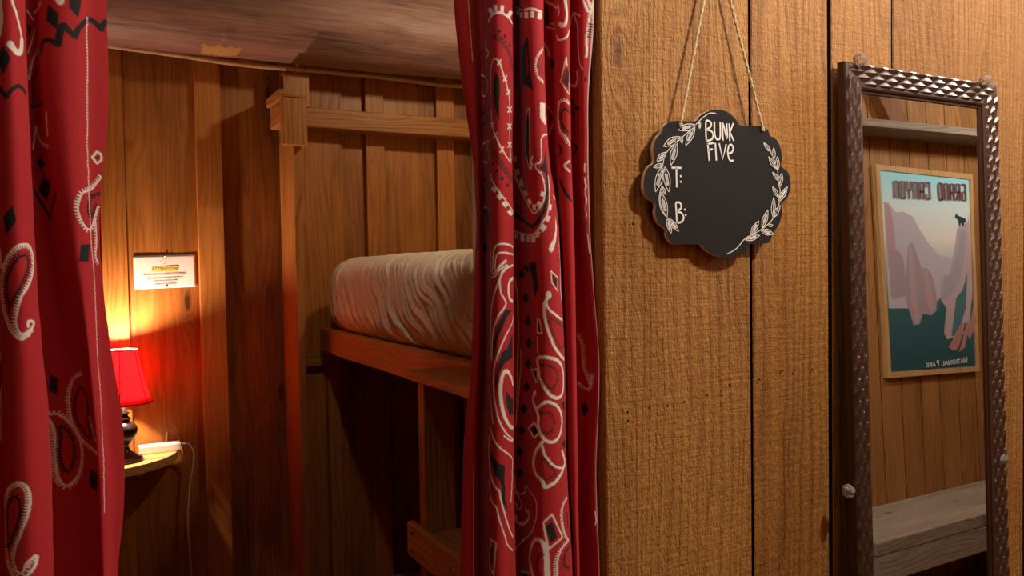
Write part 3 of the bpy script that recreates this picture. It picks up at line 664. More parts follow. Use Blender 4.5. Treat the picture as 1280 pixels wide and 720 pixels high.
# ------------------------------------------------------------------ the printed curtains
RIGHT_PRINT='''lW258:599,8990,0,4,6,2,0,10,10,0,0,4,6,2,25,2,27,6,11,0,6,3,28,1,6,-2,7,1,7,-4,6,-1,8,-2,10,-4,8,0,4,-4,10,0,6,-4,18,-3,8,-3,6,-4,18,-4,11,0,14,-2,17,2,0,-4;
lW258:1113,9042,0,-10,3,-3,0,-2;
pW0:574,9074,20,-4,40,-4,8,-6,20,-25,0,-5,3,-6,-44,2,-19,20,-18,16,0,4,-10,8;
pW0:667,9072,25,-4,2,-38,-24,3,0,14,-3,8,0,17;
pW0:716,9069,26,1,-4,-7,-2,-29,-3,-6,-17,0,-8,2,4,6,2,29,2,4;
pW0:802,9056,32,4,58,10,-22,-10,-16,-9,-46,-33,-6,-6,-40,0,12,18,28,26;
oK212:706,8911;
oK239:747,8886;
oK239:798,8841;
oK129:676,8918;
oK92:632,8914;
dK644:648,8876,12,-2,8,2,12,-2,3,1,11,-1,8,-6,12,-2,4,-6,6,-2,7,-9,13,-9,6,-9,12,-9,2,-7,4,-5,4,-7,4,-3,10,-11,6,-3,4,-6,0,-6,6,-6,14,-11,0,-7,6,-8,8,-8,0,-8,8,-10,-2,-6,10,-9;
lW147:612,8539,0,50,3,5,0,12,6,6,0,7,3,7,0,57,8,8,0,17,8,6,0,6,6,4,0,8,6,4,18,8,16,-2,4,-3,4,-4,3,-1,15,-26,0,-6,6,-11,8,-25,5,-8,5,-12,0,-8,2,-5,4,-5,2,-6,0,-4,3,-6,5,-6,0,-4,2,-4,5,-4,0,-6,3,-5,0,-3,4,-6,0,-4,4,-4,-2,-4,5,-7,0,-13,5,-4,0,-13,5,-7,0,-13,5,-7,0,-28,5,-6,0,-58,2,-6,0,-163,1,-7,0,-27,8,-7,0,-25,10,-7,0,-24,12,-7,0,-11;
lW166:695,8735,19,-27;
lW166:714,8736,-16,-22,-1,-5,-3,-2;
lW166:733,8642,3,-4,4,-3,2,-5,5,-4,7,-8,5,-3;
lW166:759,8646,-5,-5,-4,-11,-8,-4,-9,-14;
lW166:759,8562,9,-6,5,-5,5,-3,22,-10;
lW166:800,8569,-7,-3,-5,-7,-15,-12,-5,-7,-12,-8;
lW166:768,8455,15,-5,10,-8,31,-9;
lW166:824,8464,-10,-4,-6,-6,-15,-6,-10,-14,-10,-5,-5,-4;
lW166:768,8352,4,-3,11,-3,5,-4,7,-4,35,-8;
lW166:828,8360,-33,-18,-7,-4,-5,-6,-11,-6,-4,-4;
lW166:768,8238,22,-9,6,-5,18,-2,10,-4,12,-1;
lW166:834,8246,-12,-4,-10,-6,-16,-6,-6,-7,-22,-13;
lW166:615,8445,9,-5,0,-48,6,-4,0,-24,7,-6,0,-4,7,-11,0,-7,21,-38,8,-8,0,-6,14,-26,1,-8,4,-3,3,-11,5,-12,4,-4,4,-13,6,-3,4,-12,6,-10,9,-10,3,-5,6,-3,5,-12,7,-3,5,-5,13,-8,4,-6,28,-10;
lW166:605,8368,10,-3,15,-14,14,-6,16,-15;
lW166:660,8360,-4,-2,-12,-9,-14,-1,-15,-8,-10,-2;
lW166:660,8295,5,-3,3,-6,10,-10,6,-10,3,-2;
lW166:687,8292,-3,-2,-6,-8,-10,-8,-3,-6,-5,-1;
lW166:708,8206,4,-2,4,-12,6,-3,6,-13;
lW166:728,8206,-2,-2,-4,-12,-6,-4,-2,-6,-4,-3,-2,-4;
lW138:1108,8116,3,-12,0,-4,5,-6,0,-4,4,-10,0,-6,4,-11,0,-6,3,-4,0,-7,8,-10,0,-6,3,-4,0,-6,2,-4;
pW0:1108,8192,22,-2,0,-36,-22,1,0,37;
pW0:1120,8104,10,3,19,1,3,-8,0,-10,6,-20,-23,0,-8,-3,-5,33,-2,4;
pW0:1144,8038,11,-2,5,4,22,0,4,-6,0,-4,7,-7,0,-6,9,-5,-2,-6,10,-4,-17,1,-35,-3,-3,16,-6,5,-3,6,0,7,-2,4;
pK0:684,8668,16,-34,4,-4,2,-36,2,-4,0,-64,-2,-4,0,-24,-4,-6,2,-134,0,6,-6,10,-4,22,-8,14,0,5,-3,4,0,6,-9,25,0,6,-4,4,0,10,-3,10,-5,6,2,6,-6,4,0,30,-6,6,2,8,0,25,6,5,0,40,5,2,0,6,3,3,0,6,5,5,9,27,0,5,2,4;
lK276:374,8508,0,-16,-2,-4,0,-20,-2,-6,0,-16,-1,-6,0,-20,-2,-6,0,-24,-2,-6,0,-20,-2,-6,0,-14;
lK239:372,8472,22,-9,22,-11,26,-11,43,-15,49,-20,-2,-6,0,-4,-32,0,-18,-3;
lK239:437,8396,-43,-2,-12,-8,-17,-6;
lW230:480,8902,0,-4,-3,-5,0,-13,-3,-6,0,-10,14,-8,28,-17,40,-19,12,-9,12,-7,0,-6,-2,-3,-10,-1,-14,1,-15,-3,-28,4,-3,-6,-13,0,-3,-6,0,-19,-2,-7,13,-11,0,-15;
lW147:378,8702,15,1,8,-3,7,-2,8,-6,23,-4,13,-6,56,-33,13,-11,0,-8,15,-10,-2,-8,0,-15,-34,-11,-15,-6,-18,-4,-15,-6,-13,0,-14,-4,-11,0,-16,4,-8,4,-4,4,0,2,-6,0,0,4,-6,2,0,12,2,6,0,8;
lW147:544,8268,-33,-1,-34,3,-70,2,-13,-2,-20,-12,-20,-8,-12,-10,0,-8,-16,-10,0,-17,-3,-11,13,-6,-2,-8,12,-4,23,-12,14,-14,13,-4,6,-4,9,-4,26,-2,15,0,18,2,18,0,18,3,0,2,18,1,0,6,18,4,0,20,-18,10,2,7,0,10,-18,6,-18,9,2,5,-18,5,-16,8,0,6,2,5,14,0,0,6,18,-1,0,6,19,0,15,3,18,-1;
lK276:407,8078,0,-20,-1,-10;
lK239:406,8042,40,-20,0,-4,16,-8,20,-6,36,-15,-56,-9,-18,-4,0,-6,-17,-2,-25,-8,-8,5,-6,6,-6,1,-8,6,-11,3,-11,5,-13,1,-30,7,58,24,17,12,6,3,7,5,9,4;
lK276:402,7954,-2,-36;
pK0:384,7847,23,7,30,0,18,-7,0,-4,61,-19,0,-4,18,-8,0,-40,20,-6,0,-10,-2,-6,0,-34,-20,-5,0,-13,-21,-6,0,-9,0,3,-21,7,0,15,-20,6,0,11,-22,5,2,6,0,20,-17,6,0,26,-15,6,0,16,-29,11,-6,6,-7,1;
lW110:342,7838,56,19,23,4,16,-1,18,-5,19,-3,0,-2,21,-8,21,-5,18,-7,0,-2,20,-7;
pK0:400,7640,11,-6,33,-12,64,-16,0,-20,-66,-14,-34,-10,-10,-5,-24,15,-65,26,30,10,37,16,18,10,6,6;
lW184:612,8046,9,-7,0,-21,9,-6,4,-9,14,-9,10,-10,18,-20,6,-10,13,-16,2,-6,5,-4,4,-9,6,-5,2,-4,12,-12,2,-3,8,-5,2,-4,6,-6,3,-6,7,-3,5,-5,9,-4,4,-4,23,-12,13,-5,10,-7,18,-7,29,-8,22,-5;
pW0:605,7952,16,2,27,14,10,-3,32,-19,-8,-8,-9,-10,-25,11,-14,3,-13,7,-16,3;
pW0:678,7904,4,6,10,9,5,2,7,-7,6,-2,2,-6,6,-4,2,-4,-2,-4,-16,-13,-7,7,-5,2,-3,6,-9,8;
pW0:714,7856,8,12,14,6,16,-9,2,-3,14,-8,-4,-6,-10,-4,-7,-6,-7,-2,-26,20;
pW0:759,7810,17,10,12,2,7,6,13,-4,8,-6,20,-2,10,-6,41,0,0,-7,-71,-13,-8,-6,-32,14,-4,5,-8,1,-5,6;
dK644:621,8208,9,-10,30,-24,4,-8,8,-8,2,-8,32,-43,10,-11,4,-8,6,-7,10,-7,2,-6,6,-5,3,-5,12,-8,17,-14,7,-3,31,-11,0,-4,22,-4,-2,-4,15,-2;
oK202:654,8106;
oK212:686,8062;
oK230:718,8014;
oK239:764,7974;
lW202:648,7450,0,74,-2,5,6,5,0,22,4,5,0,9,4,10,8,12,10,10,5,4,11,3,3,0,5,3,45,0,12,-4,13,0,21,-3,13,1,8,-4,8,-2,10,-2,8,0,14,-4,16,-1;
lW202:668,7459,0,9,4,8,0,20,2,10,0,15,6,13,0,4,3,8,11,8,4,0,4,4,50,0,7,-4,13,0,9,-2,33,-2,16,0,38,-4;
lW138:615,7575,0,-87,6,-6,0,-17,3,-9,6,-8,0,-6,18,-13,0,-2,4,-1,10,0,0,1,11,9,3,6,2,2;
lW276:678,7444,8,11,8,6,1,5,5,6,4,2,4,6,6,3,17,15,7,2,2,5,7,2;
lW184:714,7434,14,15,24,17,16,5,8,1,10,0,7,2,13,0,16,4,43,2;
lW166:637,7404,7,0,4,4,10,0,4,2,5,0,3,2,3,4,9,6,5,12,7,10,10,11,10,5,6,6,8,2,8,5,16,7,7,2;
lW202:840,7480,-18,-6,-36,-4,-10,-3,-17,-3,-12,-6,-7,-2,-2,-8,-12,-8,-6,-8,-2,-8,-6,-6,-2,-8,-13,-24,-5,-14,-2,-9,-20,-45,0,-4,-6,-13,0,-3,-4,-6,0,-6,-10,-12,0,-5,-4,-6,0,-9,-4,-8,0,-4,-8,-6,0,-13,-4,-6,0,-29,-9,-8,0,-14,3,-8,0,-82,-6,-6,0,-80,3,-7,0,-76;
lW202:704,7395,0,-49,4,-6,0,-14,4,-16,0,-4,6,-9,2,-6,4,-2,9,-11,5,-10,12,-18,0,-9,-8,-15,-4,-4,-5,-8,-9,-10,-2,-5,-6,-3,-2,-4,-6,-4,-2,-6,-6,-3,-3,-5,-9,-21,-5,-9,-1,-4,0,-6,-12,-21,0,-3,-3,-8,-5,-6,0,-4,-4,-6,0,-13,-4,-8,0,-11,-4,-8,0,-34,-4,-8,0,-80,-4,-6,0,-24;
lW386:849,7397,-11,-3,-10,-2,-8,0,-8,-2,-6,-4,-8,-1,0,-2,-5,-5,-7,-4,0,-6,-5,-6,0,-7,-5,-3,0,-44,5,-8,0,-6,5,-8,0,-7,12,-12,0,-2,14,-6,8,-1,16,-4,10,0;
pK0:744,7206,74,-6,-26,-20,-16,-5,-8,-11,-9,-8,-3,-6,-4,-4,0,-5,-19,-23,0,-6,-17,-28,-4,-12,-12,-19,0,-4,-8,-19,0,-5,-4,-4,-1,-15,-3,-6,0,-9,-6,-15,2,-6,-2,-4,0,-6,-4,-5,0,-9,-2,-4,0,-6,-7,-16,0,-5,-13,-1,0,11,4,5,0,30,4,6,0,18,4,6,0,19,3,6,0,5,3,4,0,6,3,4,0,6,5,15,0,5,4,4,0,6,2,4,4,26,4,4,3,15,5,9,0,6,2,6,4,3,4,15,12,16,2,6,9,9,3,5,8,12;
lW184:856,7158,0,-22,-12,-4,0,-7,-10,-7,-8,-7,-8,-5,-8,-4,-6,-5,-8,-3,-10,-12,-10,-8,-12,-14,-5,-3,-3,-5,-4,-2,-2,-6,-8,-8,0,-6,-6,-6,-5,-12,-5,-6,-6,-14,-6,-10,0,-5,-4,-9,-6,-10,0,-5,-2,-5,-4,-6,-4,-13,-4,-13,-3,-4,-1,-10,-12,-26,0,-12,-6,-17,0,-19,-3,-6,0,-38,-3,-8,0,-30,2,-7,0,-27,3,-5,0,-30,3,-7,0,-12,3,-5,0,-9,3,-8,0,-10,2,-5,0,-7,4,-4,0,-6,2,-7,0,-9,6,-14,4,-24,3,-8,3,-15,4,-4,2,-8,6,-9,4,-14,6,-10,2,-6,7,-7,11,-19,14,-13,8,-9,22,-18,16,-6,14,-9,46,-23;
pK0:722,6944,6,2,3,4,11,6,8,2,14,8,0,6,8,8,0,6,4,1,5,5,0,4,15,14,0,6,14,8,0,6,14,6,0,4,18,10,0,4,-2,-160,-44,0,-4,-4,-45,-12,-14,-16,-7,-12,-6,-4,-2,-5,-4,-1,-6,-16,-4,-1,-4,-15,0,-11,-3,-4,-3,-39,-4,-6,-2,-24,-2,-6,-2,-19,0,5,-2,4,0,10,-4,5,0,15,-2,6,0,9,2,4,0,11,4,4,-2,12,3,4,3,24,2,6,2,24,4,6,4,28,4,6,4,20,4,4,2,5,2,15,4,4,4,14;
lW423:854,6729,-12,7,0,8,-8,5,0,6,-8,9,0,6,-8,4,-14,12,-12,15,-11,7,-9,8,-8,4,-2,2,-12,1,-3,-1,-5,0,-4,-6,-5,-1,-7,-16,-4,-7,-4,-15,0,-9,-2,-12,-4,-9,0,-19,-2,-11,0,-41,4,-8,0,-16,2,-7,0,-11,2,-6,0,-8,4,-8,2,-12,0,-7,2,-6,0,-7,5,-5,2,-7,0,-6,3,-6,4,-4,0,-6,4,-10,12,-18,8,-14,8,-7,12,-15,18,-14,6,0,8,-6,14,-2,8,-4,11,-2,11,-4;
pK0:754,6703,12,-13,7,-12,10,-4,15,-18,8,-2,6,-7,44,-9,0,-25,2,-7,0,-74,-63,10,-11,12,0,6,-14,17,0,4,-8,11,-3,27,-5,5,0,20,-2,4,2,55;
lW129:602,6714,0,-14,10,-2,0,-24,9,-5,0,-25,9,-6,0,-17,4,-5,0,-23,8,-7,0,-12,4,-6,0,-8,2,-4,4,-4,0,-10,4,-4,0,-10,9,-20,0,-9;
lW184:624,6477,8,-8,22,-34,11,-25,8,-7,5,-9,2,-6,22,-29,6,-3,2,-5,18,-17,8,-3,14,-10,6,-7,10,-4,7,-6,10,-4,21,-16,12,-5,33,-29,0,-15,11,-7,0,-7,-11,-3,0,-23,-11,-3,0,-72,-8,-6,0,-51,-8,-5,0,-40,-6,-6,0,-20;
lW184:738,6422,9,-8,25,-18,9,-4,5,-4,10,-4,14,-3,6,-3,33,-8;
pK0:615,6340,6,-4,9,-2,16,-12,0,-6,4,-4,6,-3,8,-10,3,-1,0,-6,6,-2,3,-6,6,-2,4,-10,6,-2,2,-6,4,-2,2,-6,38,-15,9,-7,0,-40,3,-14,-6,-4,0,-70,6,-6,0,-70,2,-10,4,-6,3,-16,5,-6,0,-10,4,-6,4,-16,2,-6,0,-5,6,-3,0,-6,4,-7,0,-3,-4,2,-24,35,-6,5,-3,6,-14,20,-5,12,0,16,-4,4,0,26,-2,4,-2,56,-4,5,0,15,-2,6,-6,2,-4,12,-6,2,-14,22,-4,2,-12,24,0,4,-8,10,0,4,-8,10,0,4,-10,8,0,4,-5,5,0,15,-7,4,0,30,-6,2,0,10,-3,5,0,15,-6,4;
lW202:612,6416,0,-44,3,-4,0,-10,-10,-10,0,-15,3,-3,0,-49,10,-5,0,-55,8,-6,0,-9,6,-6,0,-12,12,-8,0,-8,4,-4,0,-8,6,-4,4,-8,4,-2,0,-6,3,-7,9,-13,4,-8,17,-20,9,-4,4,-11,0,-4,4,-8,0,-13,2,-8,0,-7,2,-9,4,-7,0,-5,2,-4,0,-8,6,-14,0,-6,8,-24,4,-4,0,-8,7,-14,3,-8,0,-6,9,-20,0,-7,13,-21,0,-7,8,-13,4,-6,0,-6,4,-6,5,-6,3,-12,6,-10,6,-5,10,-15,6,-6,0,-4,12,-14;
lW166:615,6139,0,-19,6,-6,0,-30,9,-6,0,-10,4,-9,0,-7,6,-6,0,-10,6,-6,16,-25,16,-13,4,0,6,-12,4,-7,3,-17,3,-8,0,-5,2,-4,0,-5,2,-6,0,-8,4,-4,0,-6,2,-6,0,-7,8,-18,0,-5,6,-10,0,-6,4,-10,0,-6,5,-4,5,-13,0,-3,4,-8,2,-8,8,-14,2,-12,4,-7,3,-8,0,-5,5,-7,0,-11,4,-2,4,-7,8,-8,3,-7,9,-6,28,-26,12,-8;
lW166:1109,5594,2,6,7,7,2,4,15,14,14,16,11,11,4,4,8,8,10,4,4,7,12,5,12,10,15,8,7,8,13,6,20,16,16,10,4,7,19,15,10,13,13,23,0,4,13,26,0,4,10,16,0,6,4,4,0,14,4,9,0,37,2,8,0,27,-6,18,-10,13,-9,8,-8,4,-4,6,-10,2,-21,10,-14,6,-13,8,-13,4,-14,2,-20,2,-8,-2,0,-2,-6,-7,0,-8,-2,-4,0,-14,-6,-7,-6,-4,-6,-7,-20,-9,-9,-5,-11,-2,-14,4,-10,7,-4,10,-7,19,0,10,-1,6,0,48,-4,4,0,22;
lW147:1108,5975,1,-2,2,-6,9,-3,2,-6,5,-2,8,-14,3,-8,8,-6,9,-23,0,-24,-3,-7,-6,-2,-2,-5,-9,-5,-8,0,-5,10,-2,8,-7,5,-4,15,-3,6;
lW331:1104,5814,4,-4,0,-6,3,-14,0,-4,5,-6,2,-6,2,-1,7,-1,5,-4,6,0,8,-1,12,3,6,-3,8,1,8,6,10,5,16,15,26,18,6,10,14,13,0,22,-7,2,0,6,-7,4,0,4;
oW276:1206,5870;
lW166:637,5770,17,0,4,-2,7,0,15,-5,4,-3,0,-14,-2,-6,0,-25,-4,-6,0,-33,-2,-4,0,-25,-3,-5,0,-32,-3,-5,0,-24,-3,-7,0,-20,-11,12,0,6,-4,4,-4,3,-11,4,-5,4,0,5,-11,8,0,40,5,7,0,16,4,7,0,51,4,5,0,30,3,14;
pK0:634,5722,28,12,0,-44,-6,-12,0,-50,-8,-1,-4,3,-12,0,2,11,0,81;
pK0:1152,7454,6,-4,2,-6,6,-2,3,-6,13,-14,10,-4,-20,-14,-8,-10,-6,-2,-6,-12,-6,12,-6,2,-16,24,11,12,5,12,6,2,6,10;
pK0:1184,7300,6,-6,22,-12,13,-11,22,-7,-25,-9,-20,-15,-16,-8,-4,-6,-4,6,-12,8,-11,18,-6,4,9,8,6,12,10,10,6,2,4,6;
pK0:1202,7149,12,-5,6,-6,20,-11,28,-13,-14,-10,-22,-10,-22,-16,-12,-4,-14,12,-2,6,-8,2,-10,15,8,9,2,6,9,4,19,21;
pK0:1212,7008,17,-15,21,-7,20,-12,-20,-17,-14,-3,-7,-5,-13,-13,-6,-2,-12,0,-12,16,-12,7,-2,6,-6,3,34,35,12,7;
pK0:1204,6870,25,-16,13,-3,14,-11,7,0,-21,-18,-10,-4,-24,-20,-12,0,-13,16,-11,6,-8,10,5,2,3,6,23,26,9,6;
pK0:1188,6716,10,-9,18,-5,24,-14,14,0,-14,-8,-11,-10,-25,-18,-9,-9,-21,11,-19,23,5,3,9,16,11,9,8,11;
pK0:1174,6570,9,-8,10,-3,13,-8,14,-5,16,-4,-14,-6,-24,-22,-10,-6,-8,-10,-16,12,-15,16,-9,5,9,5,11,21,6,3,8,10;
pK0:1155,6426,9,-3,18,-17,11,0,5,-6,8,-2,-11,-12,-12,-6,-3,-6,-20,-20,-22,20,-11,13,3,6,14,13,11,20;
pK0:1146,6282,9,-8,5,-2,6,-4,3,-6,5,-1,4,-5,12,-2,-12,-8,-4,-6,-5,-4,-3,-6,-17,-14,-3,-7,-6,9,-8,3,-5,9,-11,14,11,12,5,13,8,3,6,10;
pK0:1146,6145,6,-9,8,-2,17,-16,9,-4,-20,-16,-6,-12,-8,-4,-3,-6,-5,-5,-6,9,-6,2,-5,4,-7,14,-7,4,7,6,2,6,10,14,12,9,2,6;
lW120:1108,7392,0,-6,1,-6,0,-12,2,-8,0,-8,2,-6,0,-16,3,-6,0,-8,2,-6,0,-18,2,-6,0,-27,2,-6,0,-42,2,-4,0,-10,-2,-6,0,-51,2,-6,0,-144,-2,-4,0,-55,-2,-4,0,-65,-2,-4,0,-130,2,-9,0,-103,-2,-8,0,-28,2,-6,0,-48,-2,-4,0,-31,-2,-8,0,-18,-3,-4,0,-21,-2,-4,0,-8;
lW101:1140,6922,0,-45,-2,-6,0,-101,-3,-4,0,-46,-3,-4,0,-12,3,-4,0,-22,-3,-4,0,-31,-2,-4,0,-32,-3,-7,3,-8,0,-16,-3,-8,0,-22,-3,-6,0,-24,-2,-8,0,-16,-2,-8,0,-23,-2,-6,0,-19,2,-5,-4,-5,0,-14;
pK0:1274,7495,91,-1,-3,-4,0,-6,5,-6,-2,-3,0,-15,-3,-6,5,-4,-2,-12,2,-36,-2,-6,4,-6,-2,-20,4,-6,-2,-24,4,-4,-2,-12,-9,-10,-2,-6,-8,-8,0,-4,-20,-22,-5,-2,0,10,-3,6,0,20,-2,6,2,21,-4,3,2,22,-6,4,2,12,-5,4,0,6,-5,2,1,5,-5,4,0,6,-12,9,0,6,-7,4,0,6,-7,6,0,4,-13,12,0,10,9,35;
pK0:1160,7454,4,6,8,2,2,6,22,12,14,-2,48,-14,-4,-20,-2,-22,-25,6,-21,8,-13,2,-33,16;
lK423:1113,7812,14,-12,33,-20,6,-2,8,-6,12,-2,14,-8,18,-2,9,-6,45,-6,44,-10,8,-9,11,-2,5,-5,4,-2,8,0,8,2,7,6,12,4,11,10,6,3,2,6,7,5,3,4,2,6,6,6,21,36,10,15,2,7,5,6,0,6,8,14,0,8,12,17,0,10,4,6,2,5,0,12,2,6,6,6,2,8,0,6,2,6,0,6,4,19,8,8,2,6,3,15,5,12,0,4,8,22;
oK230:1124,7879;
oK230:1166,7830;
lK230:1166,7830,-8,-16,0,-4,-6,-5,-3,-6,0,-4,-3,-5;
lK230:1127,7874,0,-16,3,-4,0,-26,2,-6,0,-16;
lW166:1116,8064,4,-15,7,-15,5,-16,8,-8,6,-11,6,-15,12,-12,0,-6,5,-5,3,-7,6,-4,12,-13,6,-5,8,-8,32,-20,68,-34,14,-14,12,-5,2,-6,6,-4,20,-25,2,-6,7,-4,17,-1,14,9,15,15,2,4,12,13,2,8,8,6,2,8,8,7,11,27,2,12,4,6,3,8,0,11,2,6,0,7,3,8,-3,8,3,10,-5,17,0,8,-13,57;
pW0:1144,8026,36,0,0,-4,6,-6,0,-4,7,-7,0,-6,7,-5,0,-6,-16,2,-32,-2,3,4,-6,6,-3,17,-2,5,0,6;
pW0:1192,7959,64,-1,27,1,28,-20,0,-6,12,-11,-33,-3,-52,0,-11,9,-31,16,2,6,-6,9;
pW0:1287,7894,45,4,10,3,5,-6,5,-3,6,-12,0,-4,7,-8,-15,-4,-20,-3,-24,19,0,4,-8,6,-11,4;
pW0:1439,7941,8,-4,25,-3,-18,-24,0,-4,-15,2,-13,6,13,27;
pW0:1412,7882,21,-16,-20,-26,-5,2,-12,13,-4,2,4,3,16,22;
pW0:1369,7860,25,-1,-2,-35,-25,2,0,24,2,10;
lW184:1109,7702,9,-4,26,-8,20,-5,10,-5,40,-1,31,-3,42,-2,24,-2,21,-1,26,3,21,6,3,6,8,2,2,6,3,6,3,3,6,2,8,15,12,15,2,5,34,42,12,18,0,6,8,10,0,7,8,14,0,4,4,7,7,32,5,6,2,6,3,16,5,14,3,15,3,8,0,4,4,10,-4,5,2,8,7,16,-3,8,1,8,5,12,-3,8,3,8,2,7;
pW0:1109,7688,26,0,-3,-6,0,-26,-2,-4,-26,1,2,3,0,27,3,5;
pW0:1149,7678,43,-2,-4,-42,-42,2,3,42;
pW0:1232,7666,91,-2,-9,-41,-89,3,7,40;
pW0:1338,7663,37,-1,-4,-40,-41,0,2,4,0,16,6,21;
pW0:1392,7694,4,0,19,-10,-3,-6,-4,-2,-8,-21,-6,-7,-6,0,-2,4,-19,8,8,6,4,5,0,6,13,17;
pW0:1433,7735,6,-2,4,-6,6,-2,11,-7,-6,-6,-7,-10,-6,-2,-2,-6,-10,-9,-5,2,-4,6,-15,10,10,9,1,6,6,2,5,11,6,4;
pW0:1464,7792,18,-7,17,-3,-14,-14,0,-4,-11,-16,-31,12,11,13,0,6,10,13;
pW0:1490,7860,37,-2,-1,-6,-8,-4,-2,-14,-7,-6,-1,-8,-12,4,-18,1,0,6,7,11,0,6,5,6,0,6;
lW258:1338,9079,14,-4,29,-3,14,-3,7,1,18,-3,19,-1,46,-6,19,-1,49,5;
pW0:1338,9066,56,-14,0,-34,-2,-6,-57,16,3,38;
pW0:1413,9054,32,-2,0,-34,-2,-4,-31,0,0,34,1,6;
pW0:1482,9048,10,0,24,4,15,0,20,4,0,-10,-11,-8,-2,-10,-9,-6,0,-10,-37,-4,-10,2,-8,-2,0,10,4,6,0,8,4,6,0,10;
pW0:1140,9136,52,-14,-2,-30,-50,12,0,32;
pW0:1202,9104,100,-30,-2,-31,-100,29,0,27,2,5;
lW120:1140,9156,12,-6,50,-24,88,-34;
pK0:1356,8904,30,-8,0,-24,4,-7,-2,-53,4,-6,-2,-10,0,-28,4,-7,-2,-25,3,-4,0,-24,3,-7,-2,-9,0,-16,4,-4,-2,-20,4,-5,0,-11,3,-4,0,-10,3,-6,-2,-15,4,-5,0,-9,3,-6,2,-19,-55,42,-113,24,-15,104,18,144,31,-5,43,-9,0,6,8,1,0,6,8,2,2,9,8,4,0,6,6,2,0,6;
pR0:1344,8832,25,-6,0,-16,4,-4,0,-16,-2,-9,6,-7,-2,-9,0,-19,4,-7,0,-25,-2,-4,5,-6,-1,-6,0,-18,3,-5,0,-15,-9,11,-15,13,-4,6,0,20,-4,6,0,25,2,3,0,10,-7,8,0,9,3,5,0,29,-6,7,0,20;
tW202:1561,8830,-25,-10,-10,-10,-16,-6,-11,-8,-11,-4,-6,-8,-8,-8,-14,-20,-2,-7,-4,-6,0,-7,-5,-6,0,-8,-2,-8,0,-8,5,-7,0,-7,2,-10,4,-8,2,-7,4,-3,3,-8,5,-6,8,-2,2,-6,12,-1,10,-5,13,0,9,-4,20,1;
lK230:1540,8759,-2,-6,-11,-7,0,-4,-9,-6,0,-6,-8,-6,-1,-10,0,-4,7,-5,0,-5,8,-3,-2,-6,9,-3,0,-6,9,-2;
pK0:1360,8454,-4,-3,0,-6,-6,-3,0,-6,-8,-4,0,-4,-7,-4,0,-4,-8,-4,0,-6,-5,-4,-2,-5,-9,-3,0,-6,-11,-1,-2,-21,-2,-4,0,-12,-2,-4,-16,-4,-4,-41,-2,-4,0,-9,-7,-31,0,-6,13,-8,-2,-11,14,-6,0,-10,-3,-6,13,-5,-2,-6,0,-9,10,-8,-2,-10,8,-6,0,-10,-1,-4,9,-7,-2,-3,18,-18,0,-6,14,-17,2,11,0,30,-4,6,2,4,0,30,2,4,2,60,2,6,0,24,2,4,0,25,2,5,0,30,3,7,0,21,2,4,0,21,-5,5,3,32,-5,6,0,14;
lW110:1367,8462,-11,-4,-6,-10,0,-4,-8,-4,0,-8,-7,-6,0,-6,-8,-4,0,-16,-7,-7,-2,-11,-9,-6,-1,-8,0,-8,-2,-4,0,-9,-12,-4,-2,-5,0,-12,-5,-16,0,-11,-2,-5,0,-10,-2,-6,0,-10,-2,-4,0,-6,-3,-7,14,-6,0,-5,-2,-6,0,-10,10,-6,0,-9,-2,-6,10,-7,0,-10,6,-8,0,-8,8,-7,0,-6,5,-9,0,-9,5,-7,0,-8,6,-4,0,-6,4,-4,0,-6,5,-4,5,-12,4,-5,0,-2,4,1,0,18,2,8,0,26,3,8,0,22,2,7,0,23,2,6,0,27,2,7,0,20,-4,6,0,4,2,6,0,26,2,4,0,23,2,5,0,28,2,4,0,24,2,6,0,23,-4,5,0,7,2,7,0,16,-4,8,0,4,-4,2;
lW221:1390,8157,-6,-5,0,-4,-7,-9,0,-4,-6,-3,0,-14,4,-2,4,0,0,-2,3,-1,0,-7,-9,-9,0,-4,-4,-1,0,-6,-4,-2;
pW0:1476,8494,9,0,9,-2,42,2,38,6,-19,-86,0,-4,12,-4,-8,-46,-11,0,-26,7,-23,11,-7,2,-10,8,-8,4,-2,4,0,34,2,6,0,36,2,6,0,16;
pK0:1866,8494,2,-6,6,-3,4,-7,0,-6,8,-2,7,-12,9,-3,-13,-9,-7,-11,-8,-5,-6,-12,0,54,-2,6,0,16;
lW138:1862,8533,4,-6,2,-3,0,-6,10,-7,4,-7,0,-6,7,-6,4,-7,9,-3;
lW184:1902,8410,-9,-9,-15,-21,0,-4,-6,-9,-6,-14;
lW202:1604,8308,-54,-8,-10,-2,-18,-2,-6,-3,-7,-5,-5,0,-12,-4,-4,-5,-12,-19,-2,-12,0,-22,-2,-6,4,-5,0,-17,-2,-8,0,-14,-2,-4,0,-9,-3,-8,0,-15,-7,-4,-8,-14,-9,-6,-6,-2,-13,0,-8,-2,-3,-1,-3,-4,0,-1,-4,-2,0,-14,5,-10,13,-8,5,-8,18,-13,3,-6,10,-9,-2,-6,2,-8,5,-4,2,-6,-2,-6,5,-3;
pK0:1524,8201,7,-5,-2,-10,5,-6,-2,-9,8,-3,-6,-18,8,-6,-4,-10,6,-5,-6,-19,6,-6,-13,-36,5,-4,-7,-22,-7,-4,-4,-6,-6,-4,-3,-10,-13,-16,-2,-6,-6,-6,0,-4,4,16,-2,15,2,4,4,23,-2,10,-25,12,-9,10,-15,10,9,9,8,2,10,10,16,9,4,6,2,9,5,5,2,6,0,5,8,11,5,21,8,7,2,15;
lK110:1868,8214,6,-6,15,-5,7,-5,52,-12;
lK110:1862,8160,0,-8,-2,-6,2,-8,0,-10;
lK110:1648,8098,-19,-11,24,-5,-12,-6,-17,-12,-14,-12,14,-5,-25,-24,13,-3,-13,-12,-5,-7,10,-5,-12,-12,10,-6,6,-7,10,-7,20,0;
lK110:1868,7980,6,1,8,-1,4,4,18,9,12,31,14,6,7,13,0,4,7,15;
